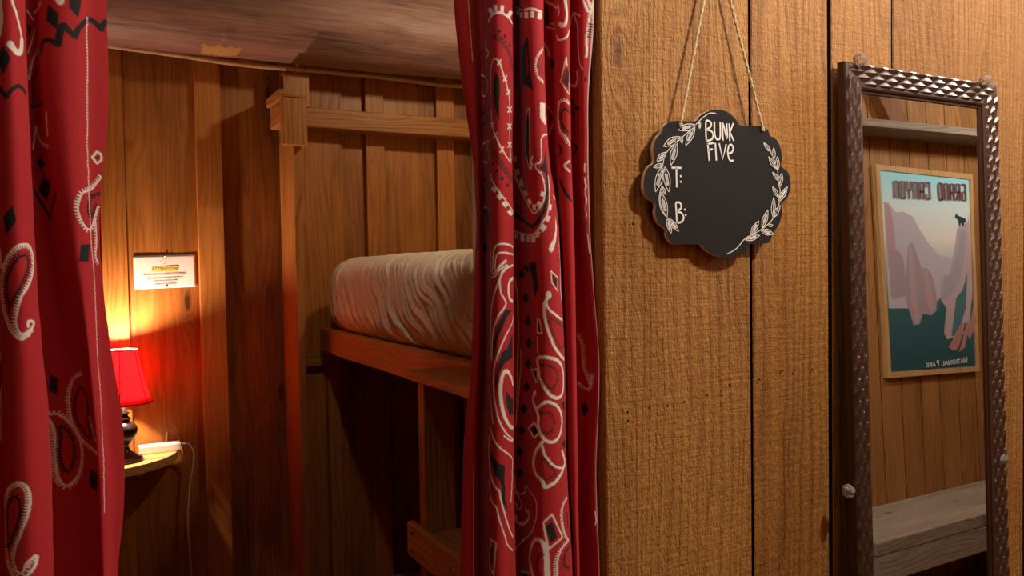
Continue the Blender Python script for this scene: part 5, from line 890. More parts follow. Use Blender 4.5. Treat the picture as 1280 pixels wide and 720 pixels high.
LEFT_PRINT='''lW224:1202,8750,4,-8,2,-13,2,-3,0,-6,4,-6,2,-5,0,-3,9,-12,0,-5,4,-6,0,-5,5,-10,0,-3,4,-8,0,-5,4,-2,2,-4,0,-4,2,-4,0,-4,3,-8,3,-2,0,-4,4,-3,0,-4,4,-10,0,-7,8,-12,0,-6,2,-6;
lW520:1268,8570,0,-6,-2,-6,0,-14,-4,-8,0,-10,-13,-15,-7,-3,-10,-3,-12,2,-2,3,-12,10,-2,4,-8,6;
oW360:1194,8534;
lW320:1150,8729,-2,-7,0,-6,2,-2,0,-16,2,-4,0,-16,2,-4,0,-41,-4,-5,0,-10,-2,-5,0,-7,-2,-4,0,-6,-2,-5,0,-3,-4,-10,0,-5;
pK0:1158,8532,12,-24,4,-1,11,-19,2,-8,5,-9,-9,-17,-3,-11,-10,-16,-3,-2,0,-3,-7,-16,-8,-8,-2,4,2,2,-16,32,0,4,-8,14,0,4,-5,6,7,15,6,5,0,4,6,10,0,4,8,16,4,2,4,12;
lK368:1110,8346,2,-2,4,0,2,-2,5,0,3,-3,4,0,2,-4,4,-2,8,-9,4,-6,8,-8,11,-17;
lK368:1167,8293,5,4,4,12,9,8,2,4,11,13,14,10,11,3,4,3,15,2,9,-2,1,-2,7,0,10,-4,11,-8,3,-2,0,-4,5,2,4,-4;
pW0:1806,8805,12,-33,4,0,6,-3,0,4,2,1,4,6,2,28,-30,-3;
pK0:1788,8776,32,-45,-2,-82,-18,25,-6,5,0,5,-10,9,-4,7,0,6,2,4,0,27,4,17,0,16,2,2,0,4;
pK0:1850,8825,4,-1,7,2,2,-2,9,3,3,-1,17,6,0,-38,-4,-11,0,-9,-8,-34,-2,-18,-20,26,-10,18,2,59;
lK400:1750,8545,0,27,2,4,0,4,2,3,0,4,4,2,5,7,3,2,4,0,6,3,6,1,12,0,10,-6,2,0,8,-10,1,-4,3,-2;
lK400:1818,8580,2,8,0,12,2,14,0,14,2,6,2,18,2,4,0,6,6,16;
lK400:1834,8678,0,-5,10,-11,0,-4,6,-10,4,-3,12,-17;
lK400:1866,8628,9,28,0,6,9,20,4,2,12,22,15,13,4,6,6,5,8,2,2,-2,1,0,4,-1,0,-3,4,-1,0,-2,4,-1,2,0,4,-8,4,-4,4,-7,8,2,0,2,4,3,6,17,6,9;
oK240:1970,8693;
lW272:1622,8764,34,1,8,2,21,-3,9,2,10,0,8,2,7,2,0,2,6,4,0,4,6,0,0,2,5,4,0,4;
lW128:1556,8780,5,-8,5,-2,2,-4,10,-6,2,-4,6,-4,2,-5,16,-11,4,-4,5,0,9,-12;
lW128:1635,8684,-7,-2,0,-4,-7,-4,0,-3,-5,-3,0,-4,-10,-5,0,-4,-5,-3,0,-4,-3,-4,-4,-4,0,-4,-6,-4,0,-4,-2,-2,0,-5,-6,-4,-2,-4,0,-4,-5,-4,0,-5,-7,-4,0,-4,-3,-4,0,-4,-5,-4,0,-4,-4,-4;
tW192:1692,8568,-20,-2,-12,-7,-21,-1,-7,-4,-14,-4,-5,-8,-9,-8,0,-2,-10,-8,0,-6,-8,-16,0,-2,-6,-6,0,-6,-4,-6,0,-7,-3,-4,0,-7,-5,-6,0,-4,-5,-6,0,-6;
pK0:1554,8724,2,-4,14,-9,10,-13,8,0,8,-8,-20,-18,-3,-7,-12,-10,-3,-4,-4,73;
tK272:1696,8474,-11,-4,-44,-6,-9,-4,-14,-4,-12,-10,0,-4,-5,-4,0,-14,-5,-6,0,-6,-2,-5,0,-6,4,-5,-2,-4,0,-16,-2,-6,0,-13,2,-5,0,-12,-2,-4;
lK208:1591,8332,-11,-8,-2,-4,-8,-6,-2,-4,0,-2,5,-2,13,-1,12,1,13,4,26,-1,27,-3,61,-3;
lW176:1598,8210,-2,-4,0,-4,-5,-8,0,-4,-5,-6,0,-13,-6,-5,0,-8,-4,-2,0,-16,-6,-4,0,-9,-4,-2,0,-17,-5,-4,0,-4;
tW176:1598,8210,3,-4,0,-6,5,-12,5,-2,-3,-6,10,-9,-2,-6,3,-5,11,-9,-2,-4,5,-5,23,-14,13,-6,37,-8,23,-6,19,-8;
lW192:1758,8258,0,-8,-4,-4,4,-4,0,-10,-4,-4,0,-8,4,-4,-4,-4,0,-17,-2,-4,2,-4,0,-9,-2,-3,0,-11,2,-4,-2,-4,0,-8;
pK0:1624,8062,13,-10,19,-18,18,-10,-33,-12,-33,-19,-17,26,-5,3,-6,8,14,8,14,16,16,8;
pK0:1637,7966,25,-12,10,-9,20,-10,4,-5,25,-12,4,-4,-9,-4,0,-4,-8,-4,0,-4,-7,-1,-2,-4,-9,-4,0,-4,-16,-7,-2,-4,-16,-10,-2,-4,-7,-4,-2,-4,-13,-12,-2,4,-9,3,-2,5,-8,6,-3,4,-10,7,0,5,-4,0,0,4,-11,10,-5,2,-2,5,12,21,18,20,2,6,16,14,8,4,0,4,5,2;
lK288:1554,7886,4,-8,12,-14,0,-5,8,-13,2,-2,0,-4,8,-8,10,-18,6,-4,12,-20,2,-4,3,-4,7,-5,2,-4,11,-11,2,-4;
lK288:1643,7758,2,4,7,4,2,4,6,4,0,2,7,4,2,4,7,4,4,8,8,4,2,4,6,2,3,4,7,3,2,4,6,4,2,4,7,4,2,6,6,3,2,5,5,3,2,4,6,4,0,4,6,6;
pK0:1178,7797,7,-25,0,-8,7,-22,0,-12,2,-2,-16,-25,-6,-4,-4,-8,-24,-29,-6,30,2,8,-4,10,-2,19,-2,2,0,8,-2,4,4,7,12,10,4,8,4,2,24,27;
uW240:1236,7224,-4,-4,-12,-5,-10,-9,-12,-5,-10,5,-8,10,-8,23,-2,21,-2,2,2,4,0,16,4,4,1,19,3,2,3,15,-1,4,5,10,2,11,5,9,0,4,6,12,0,4,8,13,4,2,6,9,7,6,4,8,5,4,2,5,6,4,2,5,4,4,16,24,4,6,2,6,6,9,0,4,6,10,1,5,0,4,5,10,0,6,2,6;
uW240:1288,7534,2,6,0,6,-4,6,2,6,-2,16,-3,4,0,6,-5,8,0,3,-4,4,-2,6,-12,9,-4,2,-5,4,-28,0,-25,-4,-8,-6,-10,-6,-4,-4,-6,-4,-2,-3,-6,-6,-8,-11,-4,-2,-4,-8,-8,-8,-10,-24,-5,-4,-2,-4,-3,-6,0,-6,-2,-4,-4,-3,0,-8,-2,-5,0,-4,-6,-6,0,-4,-2,-4,0,-8,-4,-10,0,-15,-3,-3,0,-22,-3,-6,0,-21,-2,-4,5,-4,-3,-6,0,-7,3,-6,0,-12,3,-4,0,-4,2,-6,0,-4,-2,-4,4,-3,-2,-6,2,-4,0,-4,5,-7,3,-14,4,-8,0,-4,4,-10,0,-3,3,-2,5,-8,8,-19,0,-6,12,-18,4,-2,4,-8,6,-4,7,-9,11,-9,9,-4,9,0,4,2,18,14,5,1;
lW240:1223,7195,11,19,2,2,2,5,4,4,4,7,6,6,4,6,0,6,2,3,-16,7,-8,1,-7,-1,-4,-4,0,-20;
uK240:1148,7340,-8,18,-6,18,2,11,-2,3,0,14,-2,4,0,6,2,6,0,25,6,17,0,4,4,8,0,4,4,7,6,6,11,25,13,17,5,9,4,4,1,4,4,2,2,4,10,6,19,6,4,0,11,-4,8,-22,-2,-8,0,-14,-4,-7,0,-6,-4,-4,-4,-11,-7,-8,0,-4,-5,-8,0,-4,-8,-11,-4,-11,-4,-6,-8,-20,-4,-4,-7,-16,-5,-6,-15,-25,-21,-25;
lK200:1146,7352,0,-4,-4,-8,0,-8,-2,-3,0,-12,-2,-3,0,-4,-4,-6,0,-4;
tW160:1087,7620,13,-18,0,-4,4,-14,0,-12,3,-5,0,-4,-3,-5,0,-6,3,-6,0,-16,3,-6,0,-4,-3,-6;
lW176:1976,8072,-2,2,-8,3,-2,4,-6,3,-2,-4,-4,-4,0,-4,-6,-8,-2,-4,-6,-5,4,-8,6,-5,4,-9,8,-8,4,3,0,2,10,7,4,7,0,19,-2,4,0,5;
lK120:1950,8054,18,2;
tW192:1982,7960,0,-4,-4,-4,-4,-9,-4,-5,-2,-4,-16,-18,-4,-8,-4,-2,-2,-5,-6,-3,-5,-4,-18,-8,-25,-8,-8,-5,-12,-17,0,-4,-7,-16,0,-6,-3,-2,-2,-6,0,-6,-4,-11,0,-27,2,-4,0,-6,2,-2,2,-6,0,-4,8,-15,0,-4,2,-2,5,-11,15,-18,10,-8,8,-2,7,0,6,3,8,9,4,4,5,11,2,4,0,5,4,4,0,4,6,6,0,4,4,5,0,5,2,6,4,6,4,13,4,7,2,12,2,2,0,5;
tW176:1958,7746,0,-8,-2,-6,4,-4,0,-26,2,-6,0,-36,2,-4,0,-23,-2,-4,0,-21,-4,-4,0,-8,-6,-13,0,-19,-2,-6,4,-4,2,-4,0,-4,2,-4,4,-2,2,-5,4,-4;
uK240:1978,7880,-16,-6,-6,-4,-10,-2,-8,-1,-11,-7,-10,-14,0,-4,-4,-4,-2,-4,0,-4,-2,-5,0,-7,-5,-10,0,-23,-2,-7,7,-10,6,-14,8,0,6,4,7,14,4,2,2,4,4,4,2,7,4,5,4,10,4,2,2,4,4,5;
pK0:1856,7620,55,2,0,-8,-7,-21,0,-12,-4,-7,0,-14,-4,-8,-2,-16,-58,0,0,8,4,4,0,12,4,4,0,10,4,4,0,17,4,4,0,12,4,9;
pK0:1552,6972,2,-2,4,0,22,-21,-2,-44,-2,-5,0,-10,-3,-4,0,-22,-10,8,0,2,-20,19,0,9,2,2,0,16,5,16,0,14,2,2,0,20;
tW208:1725,6975,-24,-8,-7,-1,-9,-2,-27,-18,-2,-4,-11,-14,0,-4,-6,-11,-4,-11,-5,-8,0,-7,-4,-11,0,-12,-4,-7,0,-13,-1,-4,0,-4,1,-4,0,-9,-1,-7,0,-12,1,-2,0,-9,-1,-4,1,-7,0,-12,2,-4,0,-7,2,-6,-2,-3,2,-6,0,-6,2,-4,0,-6,4,-9,0,-7,13,-28,7,-4,4,-8,4,-4,4,-8,8,-2,2,-4,11,-5,3,-4,13,-7,13,-12,15,-4,6,-4,9,-1,6,-3,30,-12,29,-4,13,-8;
tW128:1768,6768,-2,-4,4,-2,0,-4,3,-4,0,-4,5,-4,-2,-4,4,-4,0,-4,4,-4,0,-4,-2,-4,6,-4,-2,-2,6,-4,0,-4,6,-4,-2,-4,6,-4,0,-4,-2,-4,6,-4,-2,-4,6,-4,-1,-4,5,-2,-2,-4,4,-4,0,-4,4,-4,-2,-5;
tK208:1704,6904,-5,-6,-11,-12,-5,-6,0,-4,-3,-7,-8,-11,-3,-5,0,-6,-5,-5,0,-6,-4,-6,0,-9,-4,-7,0,-10,-2,-7,0,-15,-2,-4,4,-4,-2,-4,0,-7,2,-4,0,-5,4,-6,0,-4,4,-10,8,-4,8,-16,10,-6,4,-8,7,-3,7,-5,13,-18,6,-4,6,-6,15,-8,4,0,0,12,2,7,-2,4,0,13,-2,6,2,8,-4,4,2,10,-3,4,1,7,0,11,4,12,-4,6,4,22,0,18,2,7,0,5,-2,4,0,10,-2,6,2,4,-4,6,-1,10,-3,4,-2,13,-4,4,-5,12,-4,13,-4,4,-2,4,-13,0,-6,-2;
uW240:1541,6770,4,0,5,2,16,-2,10,-6,2,-4,5,-4,5,-3,13,-17,5,-4,0,-5,5,-2,2,-5,3,-2,2,-4,4,-2,2,-4,4,-4,2,0,5,-4,2,-4,6,-6,4,-8,5,-4,10,-20,0,-5,5,-10,0,-5,7,-18,-2,-6,4,-4,-2,-2,0,-5,2,-4,0,-9,2,-8,-2,-8,0,-16,-2,-4,0,-17,-5,-11,-2,-16,-5,-8,-2,-7,0,-5,-4,-6,0,-4,-4,-5,-2,-7,-18,-23,-2,-4,-6,-5,-5,-6,-1,-5,-10,-9,-4,-8,-16,-8,-8,1,-2,5,-5,2,-3,6,-4,8,0,4,-3,2,0,4,-5,14,0,8,-2,8,0,8,-2,4,0,24,-2,7,0,30,-2,5,2,6,0,48,2,4,0,75,-2,5,0,12,-2,9,0,7,-2,4,0,6,-3,5,0,4,-2,7,-2,2,-2,7;
uK208:1576,6705,4,-1,0,-2,8,-2,6,-11,4,-5,6,-12,7,-12,0,-4,2,-2,5,-8,4,-15,-1,-5,5,-8,-2,-10,2,-2,0,-14,2,-4,-2,-6,0,-17,-2,-5,0,-8,-3,-6,0,-10,-5,-10,0,-6,-8,-16,-2,-2,0,-6,-2,-4,0,-4,-3,-2,-3,-7,-7,-6,-5,5,-3,4,-3,4,0,7,-4,7,0,10,-3,5,0,15,-3,4,0,16,-2,6,2,8,-2,5,0,15,2,6,0,19,3,7,0,16,3,6,0,46,-3,6,3,6,-3,5,3,4;
pK0:1744,6503,8,-5,8,-2,3,-4,52,-12,-3,-20,-6,-4,-6,-41,-8,-5,-2,-22,-14,3,-38,14,-7,1,-2,4,-8,1,2,7,4,4,0,20,4,4,2,22,3,2,2,20,4,4,2,9;
uW240:1212,6156,-8,-8,-4,-5,-13,-9,-2,-6,-4,-3,-6,-19,0,-6,-5,-10,-8,-8,-6,0,-4,2,-2,2,0,4,-8,10,-4,18,-2,3,-4,14,0,22,2,7,0,11,2,5,0,8,2,4,0,6,2,3,0,5,2,4,2,12,4,6,0,4,6,11,0,3,6,12,0,4,5,12,0,4,7,19,6,13,7,20,0,4,5,14,2,14,6,16,0,16,2,4,0,8,2,3,0,41,-10,34,-5,10,-13,12,-9,4,-11,1,-14,-5,-4,-4,-10,-6,-10,-8,-12,-18,-6,-18,0,-4,-6,-4,0,-14,-2,-4,0,-10,-3,-4,0,-52,-3,-4,0,-48,-2,-4,0,-47,-2,-4,0,-21,-1,-4,0,-12,3,-6,0,-24,-2,-6,4,-4,0,-12,3,-4,0,-13,3,-3,0,-8,2,-5,3,-12,3,-3,4,-3,0,-3,10,-15,9,-19,5,-4,4,-8;
lW240:1214,6154,2,-2,4,-2,0,-2,3,-1,0,-7,-3,-6,0,-5,-2,-5,0,-8,-4,-4,-4,-11,-10,-12,0,-4,-4,-1,-6,-8,-5,-5,-2,-4,-3,-2,-2,-4;
uK240:1098,6202,0,7,2,6,0,3,-2,4,0,58,2,6,0,60,2,4,0,20,2,6,0,10,6,10,0,6,8,11,8,14,16,18,4,0,4,-2,4,-5,6,-10,2,-6,0,-5,2,-6,0,-35,-2,-4,0,-8,-4,-20,-4,-11,0,-4,-10,-27,0,-4,-14,-34,-4,-8,0,-4,-5,-8,-3,-7,-4,-6,-12,-27;
sW72:1919,8738,0,-42,-2,-4,0,-264,-2,-4,0,-193,2,-4,0,-71,-2,-5,0,-63,2,-2,0,-48,-2,-4,0,-34,2,-4,0,-34,-2,-4,0,-23,2,-4,0,-34,-2,-2,0,-19,2,-4,0,-40,-2,-4,4,-4,0,-4,-2,-7,0,-36,2,-4,0,-21,-2,-4,0,-13,2,-7,0,-36,2,-4,0,-10,-2,-4,0,-12,2,-6,0,-21,-2,-7,4,-4,-2,-6,0,-8,2,-6,0,-17,2,-4,0,-13,-2,-4,4,-6,-2,-4,0,-16,2,-4,0,-9,-2,-2,0,-4,2,-7,0,-16,-2,-4,4,-4,0,-4,-2,-5,0,-17,-2,-4,4,-4,0,-4,-2,-4,0,-12,-2,-6,4,-7,-2,-4,0,-17,-2,-4,0,-10,2,-4,0,-11,-2,-6,0,-17,-2,-4,0,-4,2,-6,0,-15,-2,-4,0,-17,-2,-4,4,-6,0,-2,-2,-4,0,-17,-2,-5,0,-16,-2,-4,4,-2,0,-4,-2,-4,0,-20,-2,-4,0,-12,2,-4,0,-8,-2,-4,0,-13,-2,-5,0,-14,2,-4,0,-6,-2,-4,0,-13,-2,-4,0,-9,2,-4,0,-10,-2,-4,0,-8,-2,-4,0,-11,2,-5,0,-4,-2,-4,0,-8,-2,-4,0,-4,2,-5,0,-11,-4,-12,0,-6,2,-4,0,-8,-2,-4,0,-4,2,-5,0,-7,-5,-12,0,-8,3,-4,0,-4,-3,-4,0,-7,-2,-4,5,-5,-3,-6,0,-4,-2,-4,0,-4,-2,-4,0,-4,2,-4,0,-9,-2,-6,0,-5,-2,-3,2,-13,-2,-4,0,-4,-2,-4,0,-4,-4,-12,4,-6,0,-4,-2,-4,0,-4,-6,-18,2,-12,-2,-4,0,-7,-2,-3,0,-5,-2,-1,0,-5,-2,-4,0,-4,4,-5,-4,-10,0,-4,-2,-4,0,-4,-4,-12,0,-4,4,-5,-2,-4,0,-5,-2,-3,0,-5,-3,-12,0,-6,-2,-4,3,-4,-3,-12,-1,-11,0,-9,-2,-3,0,-7,2,-4,-2,-4,0,-12,-2,-6,0,-9,-2,-4,0,-6,2,-5,-2,-6,0,-12,-3,-4,0,-11,-2,-3,0,-11,2,-5,0,-4,-2,-6,0,-12,-3,-4,0,-15,-2,-4,0,-9,2,-4,0,-16,-2,-6,0,-28,-2,-4,0,-42,2,-4,0,-24,-2,-3,0,-42'''
RIGHT_FOLDS=[[896,90,3792,868,44,3772,898,24,3770,955,70,3795,939,-8,3766,942,-40,3756,974,-40,3761,1007,-8,3778,1041,60,3807,1049,36,3800,1031,-20,3778,1030,-52,3767,1056,-56,3770,1087,-24,3786,1124,44,3815,1149,32,3815,1141,-8,3800,1157,-24,3798,1183,0,3810,1222,68,3840,1238,44,3834,1231,12,3822,1268,8,3827],
[895,90,3689,867,44,3672,897,24,3670,953,70,3692,938,-8,3666,941,-40,3657,972,-40,3662,1006,-8,3676,1039,60,3701,1047,36,3695,1029,-20,3676,1029,-52,3667,1054,-56,3669,1086,-24,3683,1122,44,3708,1147,32,3708,1139,-8,3695,1156,-24,3693,1181,0,3704,1221,68,3730,1236,44,3725,1230,12,3715,1265,8,3719],
[898,90,3623,870,44,3607,899,24,3605,953,70,3625,937,-8,3602,940,-40,3593,971,-40,3597,1005,-8,3610,1038,60,3633,1047,36,3628,1029,-20,3610,1029,-52,3602,1055,-56,3604,1085,-24,3616,1122,44,3639,1145,32,3639,1138,-8,3628,1155,-24,3626,1180,0,3635,1219,68,3659,1235,44,3654,1229,12,3645,1263,8,3648],
[902,90,3575,874,44,3560,902,24,3558,954,70,3576,937,-8,3554,939,-40,3547,970,-40,3551,1005,-8,3563,1038,60,3583,1047,36,3578,1029,-20,3562,1030,-52,3555,1055,-56,3557,1085,-24,3568,1122,44,3589,1145,32,3589,1138,-8,3578,1155,-24,3576,1180,0,3585,1218,68,3607,1234,44,3602,1228,12,3594,1259,8,3597],
[906,90,3526,879,44,3513,905,24,3511,955,70,3527,936,-8,3507,939,-40,3500,970,-40,3504,1005,-8,3515,1037,60,3534,1047,36,3529,1029,-20,3514,1031,-52,3507,1056,-56,3509,1086,-24,3520,1122,44,3539,1144,32,3538,1138,-8,3529,1154,-24,3527,1179,0,3535,1218,68,3555,1233,44,3551,1227,12,3543,1253,8,3545],
[910,90,3478,884,44,3466,908,24,3464,956,70,3478,936,-8,3460,938,-40,3454,969,-40,3457,1004,-8,3467,1037,60,3484,1047,36,3480,1029,-20,3466,1032,-52,3460,1057,-56,3462,1086,-24,3471,1123,44,3489,1143,32,3488,1137,-8,3479,1154,-24,3477,1179,0,3485,1217,68,3503,1232,44,3499,1226,12,3492,1247,8,3493],
[914,90,3429,890,44,3418,910,24,3416,957,70,3429,936,-8,3413,937,-40,3407,969,-40,3409,1003,-8,3418,1035,60,3434,1048,36,3430,1030,-20,3418,1033,-52,3413,1058,-56,3414,1088,-24,3422,1125,44,3438,1143,32,3438,1137,-8,3430,1154,-24,3428,1179,0,3435,1217,68,3450,1232,44,3447,1226,12,3441,1242,8,3441],
[920,90,3380,897,44,3371,912,24,3369,957,70,3380,936,-8,3365,937,-40,3360,968,-40,3362,1001,-8,3370,1033,60,3384,1048,36,3381,1031,-20,3370,1034,-52,3365,1059,-56,3366,1090,-24,3374,1127,44,3388,1143,32,3387,1137,-8,3380,1155,-24,3379,1179,0,3384,1217,68,3398,1233,44,3395,1226,12,3390,1240,8,3390],
[926,90,3331,904,44,3323,913,24,3321,957,70,3330,935,-8,3318,936,-40,3313,967,-40,3315,998,-8,3322,1031,60,3334,1048,36,3331,1032,-20,3322,1035,-52,3318,1060,-56,3318,1092,-24,3325,1129,44,3337,1144,32,3336,1137,-8,3330,1155,-24,3329,1179,0,3334,1218,68,3346,1233,44,3344,1226,12,3339,1240,8,3339],
[930,90,3282,911,44,3275,915,24,3273,957,70,3281,934,-8,3270,936,-40,3266,967,-40,3268,997,-8,3273,1029,60,3283,1048,36,3281,1032,-20,3274,1037,-52,3270,1061,-56,3271,1095,-24,3276,1132,44,3287,1145,32,3286,1137,-8,3280,1156,-24,3279,1179,0,3283,1218,68,3294,1234,44,3292,1225,12,3287,1239,8,3287],
[931,90,3233,916,44,3227,916,24,3225,957,70,3232,933,-8,3223,935,-40,3219,966,-40,3220,996,-8,3225,1028,60,3233,1048,36,3232,1033,-20,3225,1040,-52,3222,1066,-56,3223,1101,-24,3227,1138,44,3236,1148,32,3235,1137,-8,3230,1156,-24,3229,1180,0,3233,1219,68,3242,1236,44,3240,1225,12,3236,1239,8,3236],
[930,90,3183,919,44,3179,917,24,3177,956,70,3182,932,-8,3175,935,-40,3172,965,-40,3173,996,-8,3177,1028,60,3183,1048,36,3182,1034,-20,3177,1043,-52,3174,1073,-56,3175,1110,-24,3178,1147,44,3185,1153,32,3184,1139,-8,3180,1157,-24,3180,1182,0,3182,1221,68,3189,1238,44,3188,1226,12,3185,1240,8,3185],
[930,90,3133,921,44,3130,917,24,3129,956,70,3132,931,-8,3127,934,-40,3125,964,-40,3126,996,-8,3128,1028,60,3133,1048,36,3132,1035,-20,3128,1046,-52,3126,1079,-56,3126,1117,-24,3129,1155,44,3134,1157,32,3133,1141,-8,3130,1158,-24,3130,1183,0,3132,1223,68,3137,1241,44,3135,1228,12,3133,1241,8,3133],
[929,90,3083,921,44,3082,916,24,3081,956,70,3083,930,-8,3079,934,-40,3078,963,-40,3078,996,-8,3080,1028,60,3083,1049,36,3082,1038,-20,3079,1049,-52,3078,1082,-56,3078,1122,-24,3080,1159,44,3083,1160,32,3082,1143,-8,3080,1159,-24,3080,1184,0,3081,1224,68,3084,1244,44,3083,1231,12,3081,1242,8,3081],
[929,90,3034,917,44,3033,916,24,3032,955,70,3033,929,-8,3032,933,-40,3031,962,-40,3031,995,-8,3031,1028,60,3032,1050,36,3032,1041,-20,3030,1052,-52,3030,1084,-56,3029,1123,-24,3030,1161,44,3031,1161,32,3031,1145,-8,3030,1159,-24,3030,1185,0,3030,1225,68,3031,1248,44,3030,1236,12,3030,1244,8,3030],
[929,90,2984,913,44,2984,915,24,2984,955,70,2983,928,-8,2984,931,-40,2984,961,-40,2983,995,-8,2982,1027,60,2982,1051,36,2981,1044,-20,2981,1055,-52,2981,1085,-56,2981,1125,-24,2980,1163,44,2979,1163,32,2979,1147,-8,2980,1160,-24,2979,1186,0,2979,1225,68,2978,1252,44,2978,1242,12,2978,1248,8,2978],
[933,90,2934,908,44,2935,914,24,2935,954,70,2933,927,-8,2936,930,-40,2936,960,-40,2935,994,-8,2934,1027,60,2931,1052,36,2931,1046,-20,2932,1057,-52,2933,1086,-56,2932,1127,-24,2930,1164,44,2928,1165,32,2928,1148,-8,2929,1160,-24,2929,1186,0,2928,1225,68,2925,1257,44,2925,1247,12,2926,1251,8,2926],
[936,90,2883,905,44,2887,913,24,2887,953,70,2883,926,-8,2888,929,-40,2889,959,-40,2888,993,-8,2885,1026,60,2881,1053,36,2881,1048,-20,2883,1057,-52,2884,1087,-56,2883,1129,-24,2880,1166,44,2876,1167,32,2876,1149,-8,2878,1161,-24,2879,1186,0,2877,1225,68,2872,1261,44,2872,1251,12,2873,1255,8,2873],
[936,90,2833,902,44,2838,911,24,2839,952,70,2833,924,-8,2840,928,-40,2842,958,-40,2840,993,-8,2836,1025,60,2830,1053,36,2830,1049,-20,2834,1057,-52,2835,1088,-56,2834,1131,-24,2830,1167,44,2824,1169,32,2824,1150,-8,2828,1161,-24,2828,1186,0,2825,1225,68,2819,1266,44,2818,1256,12,2821,1260,8,2821],
[934,90,2783,899,44,2789,909,24,2790,951,70,2783,923,-8,2792,926,-40,2794,957,-40,2792,992,-8,2787,1024,60,2780,1053,36,2780,1050,-20,2784,1057,-52,2787,1089,-56,2785,1133,-24,2779,1169,44,2772,1171,32,2772,1151,-8,2777,1161,-24,2778,1186,0,2774,1225,68,2766,1269,44,2765,1260,12,2768,1264,8,2768],
[931,90,2733,896,44,2740,905,24,2742,948,70,2734,921,-8,2744,925,-40,2747,956,-40,2744,991,-8,2738,1023,60,2729,1052,36,2729,1049,-20,2735,1055,-52,2738,1089,-56,2736,1134,-24,2729,1170,44,2719,1172,32,2720,1152,-8,2726,1162,-24,2727,1186,0,2723,1225,68,2713,1271,44,2712,1262,12,2716,1266,8,2716],
[926,90,2683,891,44,2692,900,24,2693,946,70,2684,920,-8,2696,924,-40,2699,955,-40,2696,990,-8,2689,1022,60,2678,1049,36,2679,1046,-20,2686,1053,-52,2689,1089,-56,2687,1134,-24,2679,1170,44,2667,1172,32,2668,1152,-8,2675,1162,-24,2676,1186,0,2671,1225,68,2659,1272,44,2658,1260,12,2663,1265,8,2663],
[921,90,2633,884,44,2643,896,24,2645,943,70,2634,919,-8,2647,923,-40,2652,954,-40,2649,989,-8,2640,1021,60,2627,1045,36,2628,1040,-20,2637,1050,-52,2641,1088,-56,2638,1134,-24,2628,1169,44,2615,1172,32,2616,1151,-8,2624,1162,-24,2625,1186,0,2620,1225,68,2606,1271,44,2605,1258,12,2611,1263,8,2611],
[916,90,2583,877,44,2595,892,24,2597,941,70,2584,917,-8,2599,921,-40,2604,953,-40,2601,988,-8,2591,1020,60,2576,1042,36,2578,1035,-20,2588,1047,-52,2592,1087,-56,2588,1133,-24,2578,1169,44,2563,1172,32,2564,1151,-8,2573,1163,-24,2575,1186,0,2568,1225,68,2552,1267,44,2552,1254,12,2558,1259,8,2559],
[911,90,2533,871,44,2547,889,24,2548,938,70,2534,915,-8,2551,920,-40,2556,952,-40,2553,987,-8,2542,1019,60,2525,1039,36,2528,1032,-20,2539,1045,-52,2543,1086,-56,2539,1133,-24,2527,1169,44,2510,1172,32,2512,1151,-8,2522,1163,-24,2524,1186,0,2516,1226,68,2499,1262,44,2499,1249,12,2506,1255,8,2506],
[906,90,2483,868,44,2498,888,24,2499,935,70,2484,914,-8,2503,919,-40,2509,950,-40,2504,986,-8,2493,1019,60,2474,1037,36,2477,1031,-20,2489,1044,-52,2494,1087,-56,2489,1135,-24,2476,1170,44,2457,1173,32,2459,1153,-8,2471,1163,-24,2473,1186,0,2464,1226,68,2445,1259,44,2445,1246,12,2454,1252,8,2454],
[901,90,2433,865,44,2449,887,24,2451,933,70,2433,912,-8,2454,918,-40,2461,949,-40,2456,986,-8,2444,1018,60,2423,1037,36,2426,1032,-20,2440,1044,-52,2445,1088,-56,2440,1137,-24,2425,1173,44,2404,1175,32,2407,1155,-8,2419,1163,-24,2421,1186,0,2413,1225,68,2391,1256,44,2392,1243,12,2401,1251,8,2401],
[898,90,2383,863,44,2401,886,24,2402,932,70,2383,911,-8,2406,917,-40,2413,948,-40,2408,985,-8,2394,1018,60,2372,1038,36,2375,1035,-20,2389,1044,-52,2396,1089,-56,2390,1139,-24,2374,1175,44,2351,1178,32,2354,1157,-8,2367,1162,-24,2370,1186,0,2361,1225,68,2337,1254,44,2339,1243,12,2349,1252,8,2348],
[896,90,2333,860,44,2352,885,24,2353,931,70,2333,910,-8,2357,916,-40,2365,947,-40,2360,985,-8,2345,1018,60,2321,1038,36,2324,1035,-20,2340,1044,-52,2347,1090,-56,2340,1142,-24,2323,1178,44,2298,1181,32,2301,1160,-8,2315,1162,-24,2319,1186,0,2309,1225,68,2283,1253,44,2285,1244,12,2295,1253,8,2295],
[893,90,2283,858,44,2303,884,24,2304,931,70,2282,910,-8,2309,916,-40,2317,946,-40,2312,986,-8,2295,1018,60,2269,1036,36,2273,1032,-20,2290,1041,-52,2298,1092,-56,2290,1144,-24,2271,1181,44,2244,1183,32,2248,1162,-8,2263,1163,-24,2268,1186,0,2256,1226,68,2229,1253,44,2231,1247,12,2242,1255,8,2242],
[891,90,2233,856,44,2254,883,24,2255,930,70,2232,909,-8,2260,915,-40,2269,945,-40,2263,986,-8,2245,1019,60,2218,1035,36,2222,1026,-20,2241,1038,-52,2249,1095,-56,2239,1147,-24,2219,1183,44,2191,1186,32,2194,1163,-8,2211,1164,-24,2216,1187,0,2204,1227,68,2175,1255,44,2177,1251,12,2188,1257,8,2188],
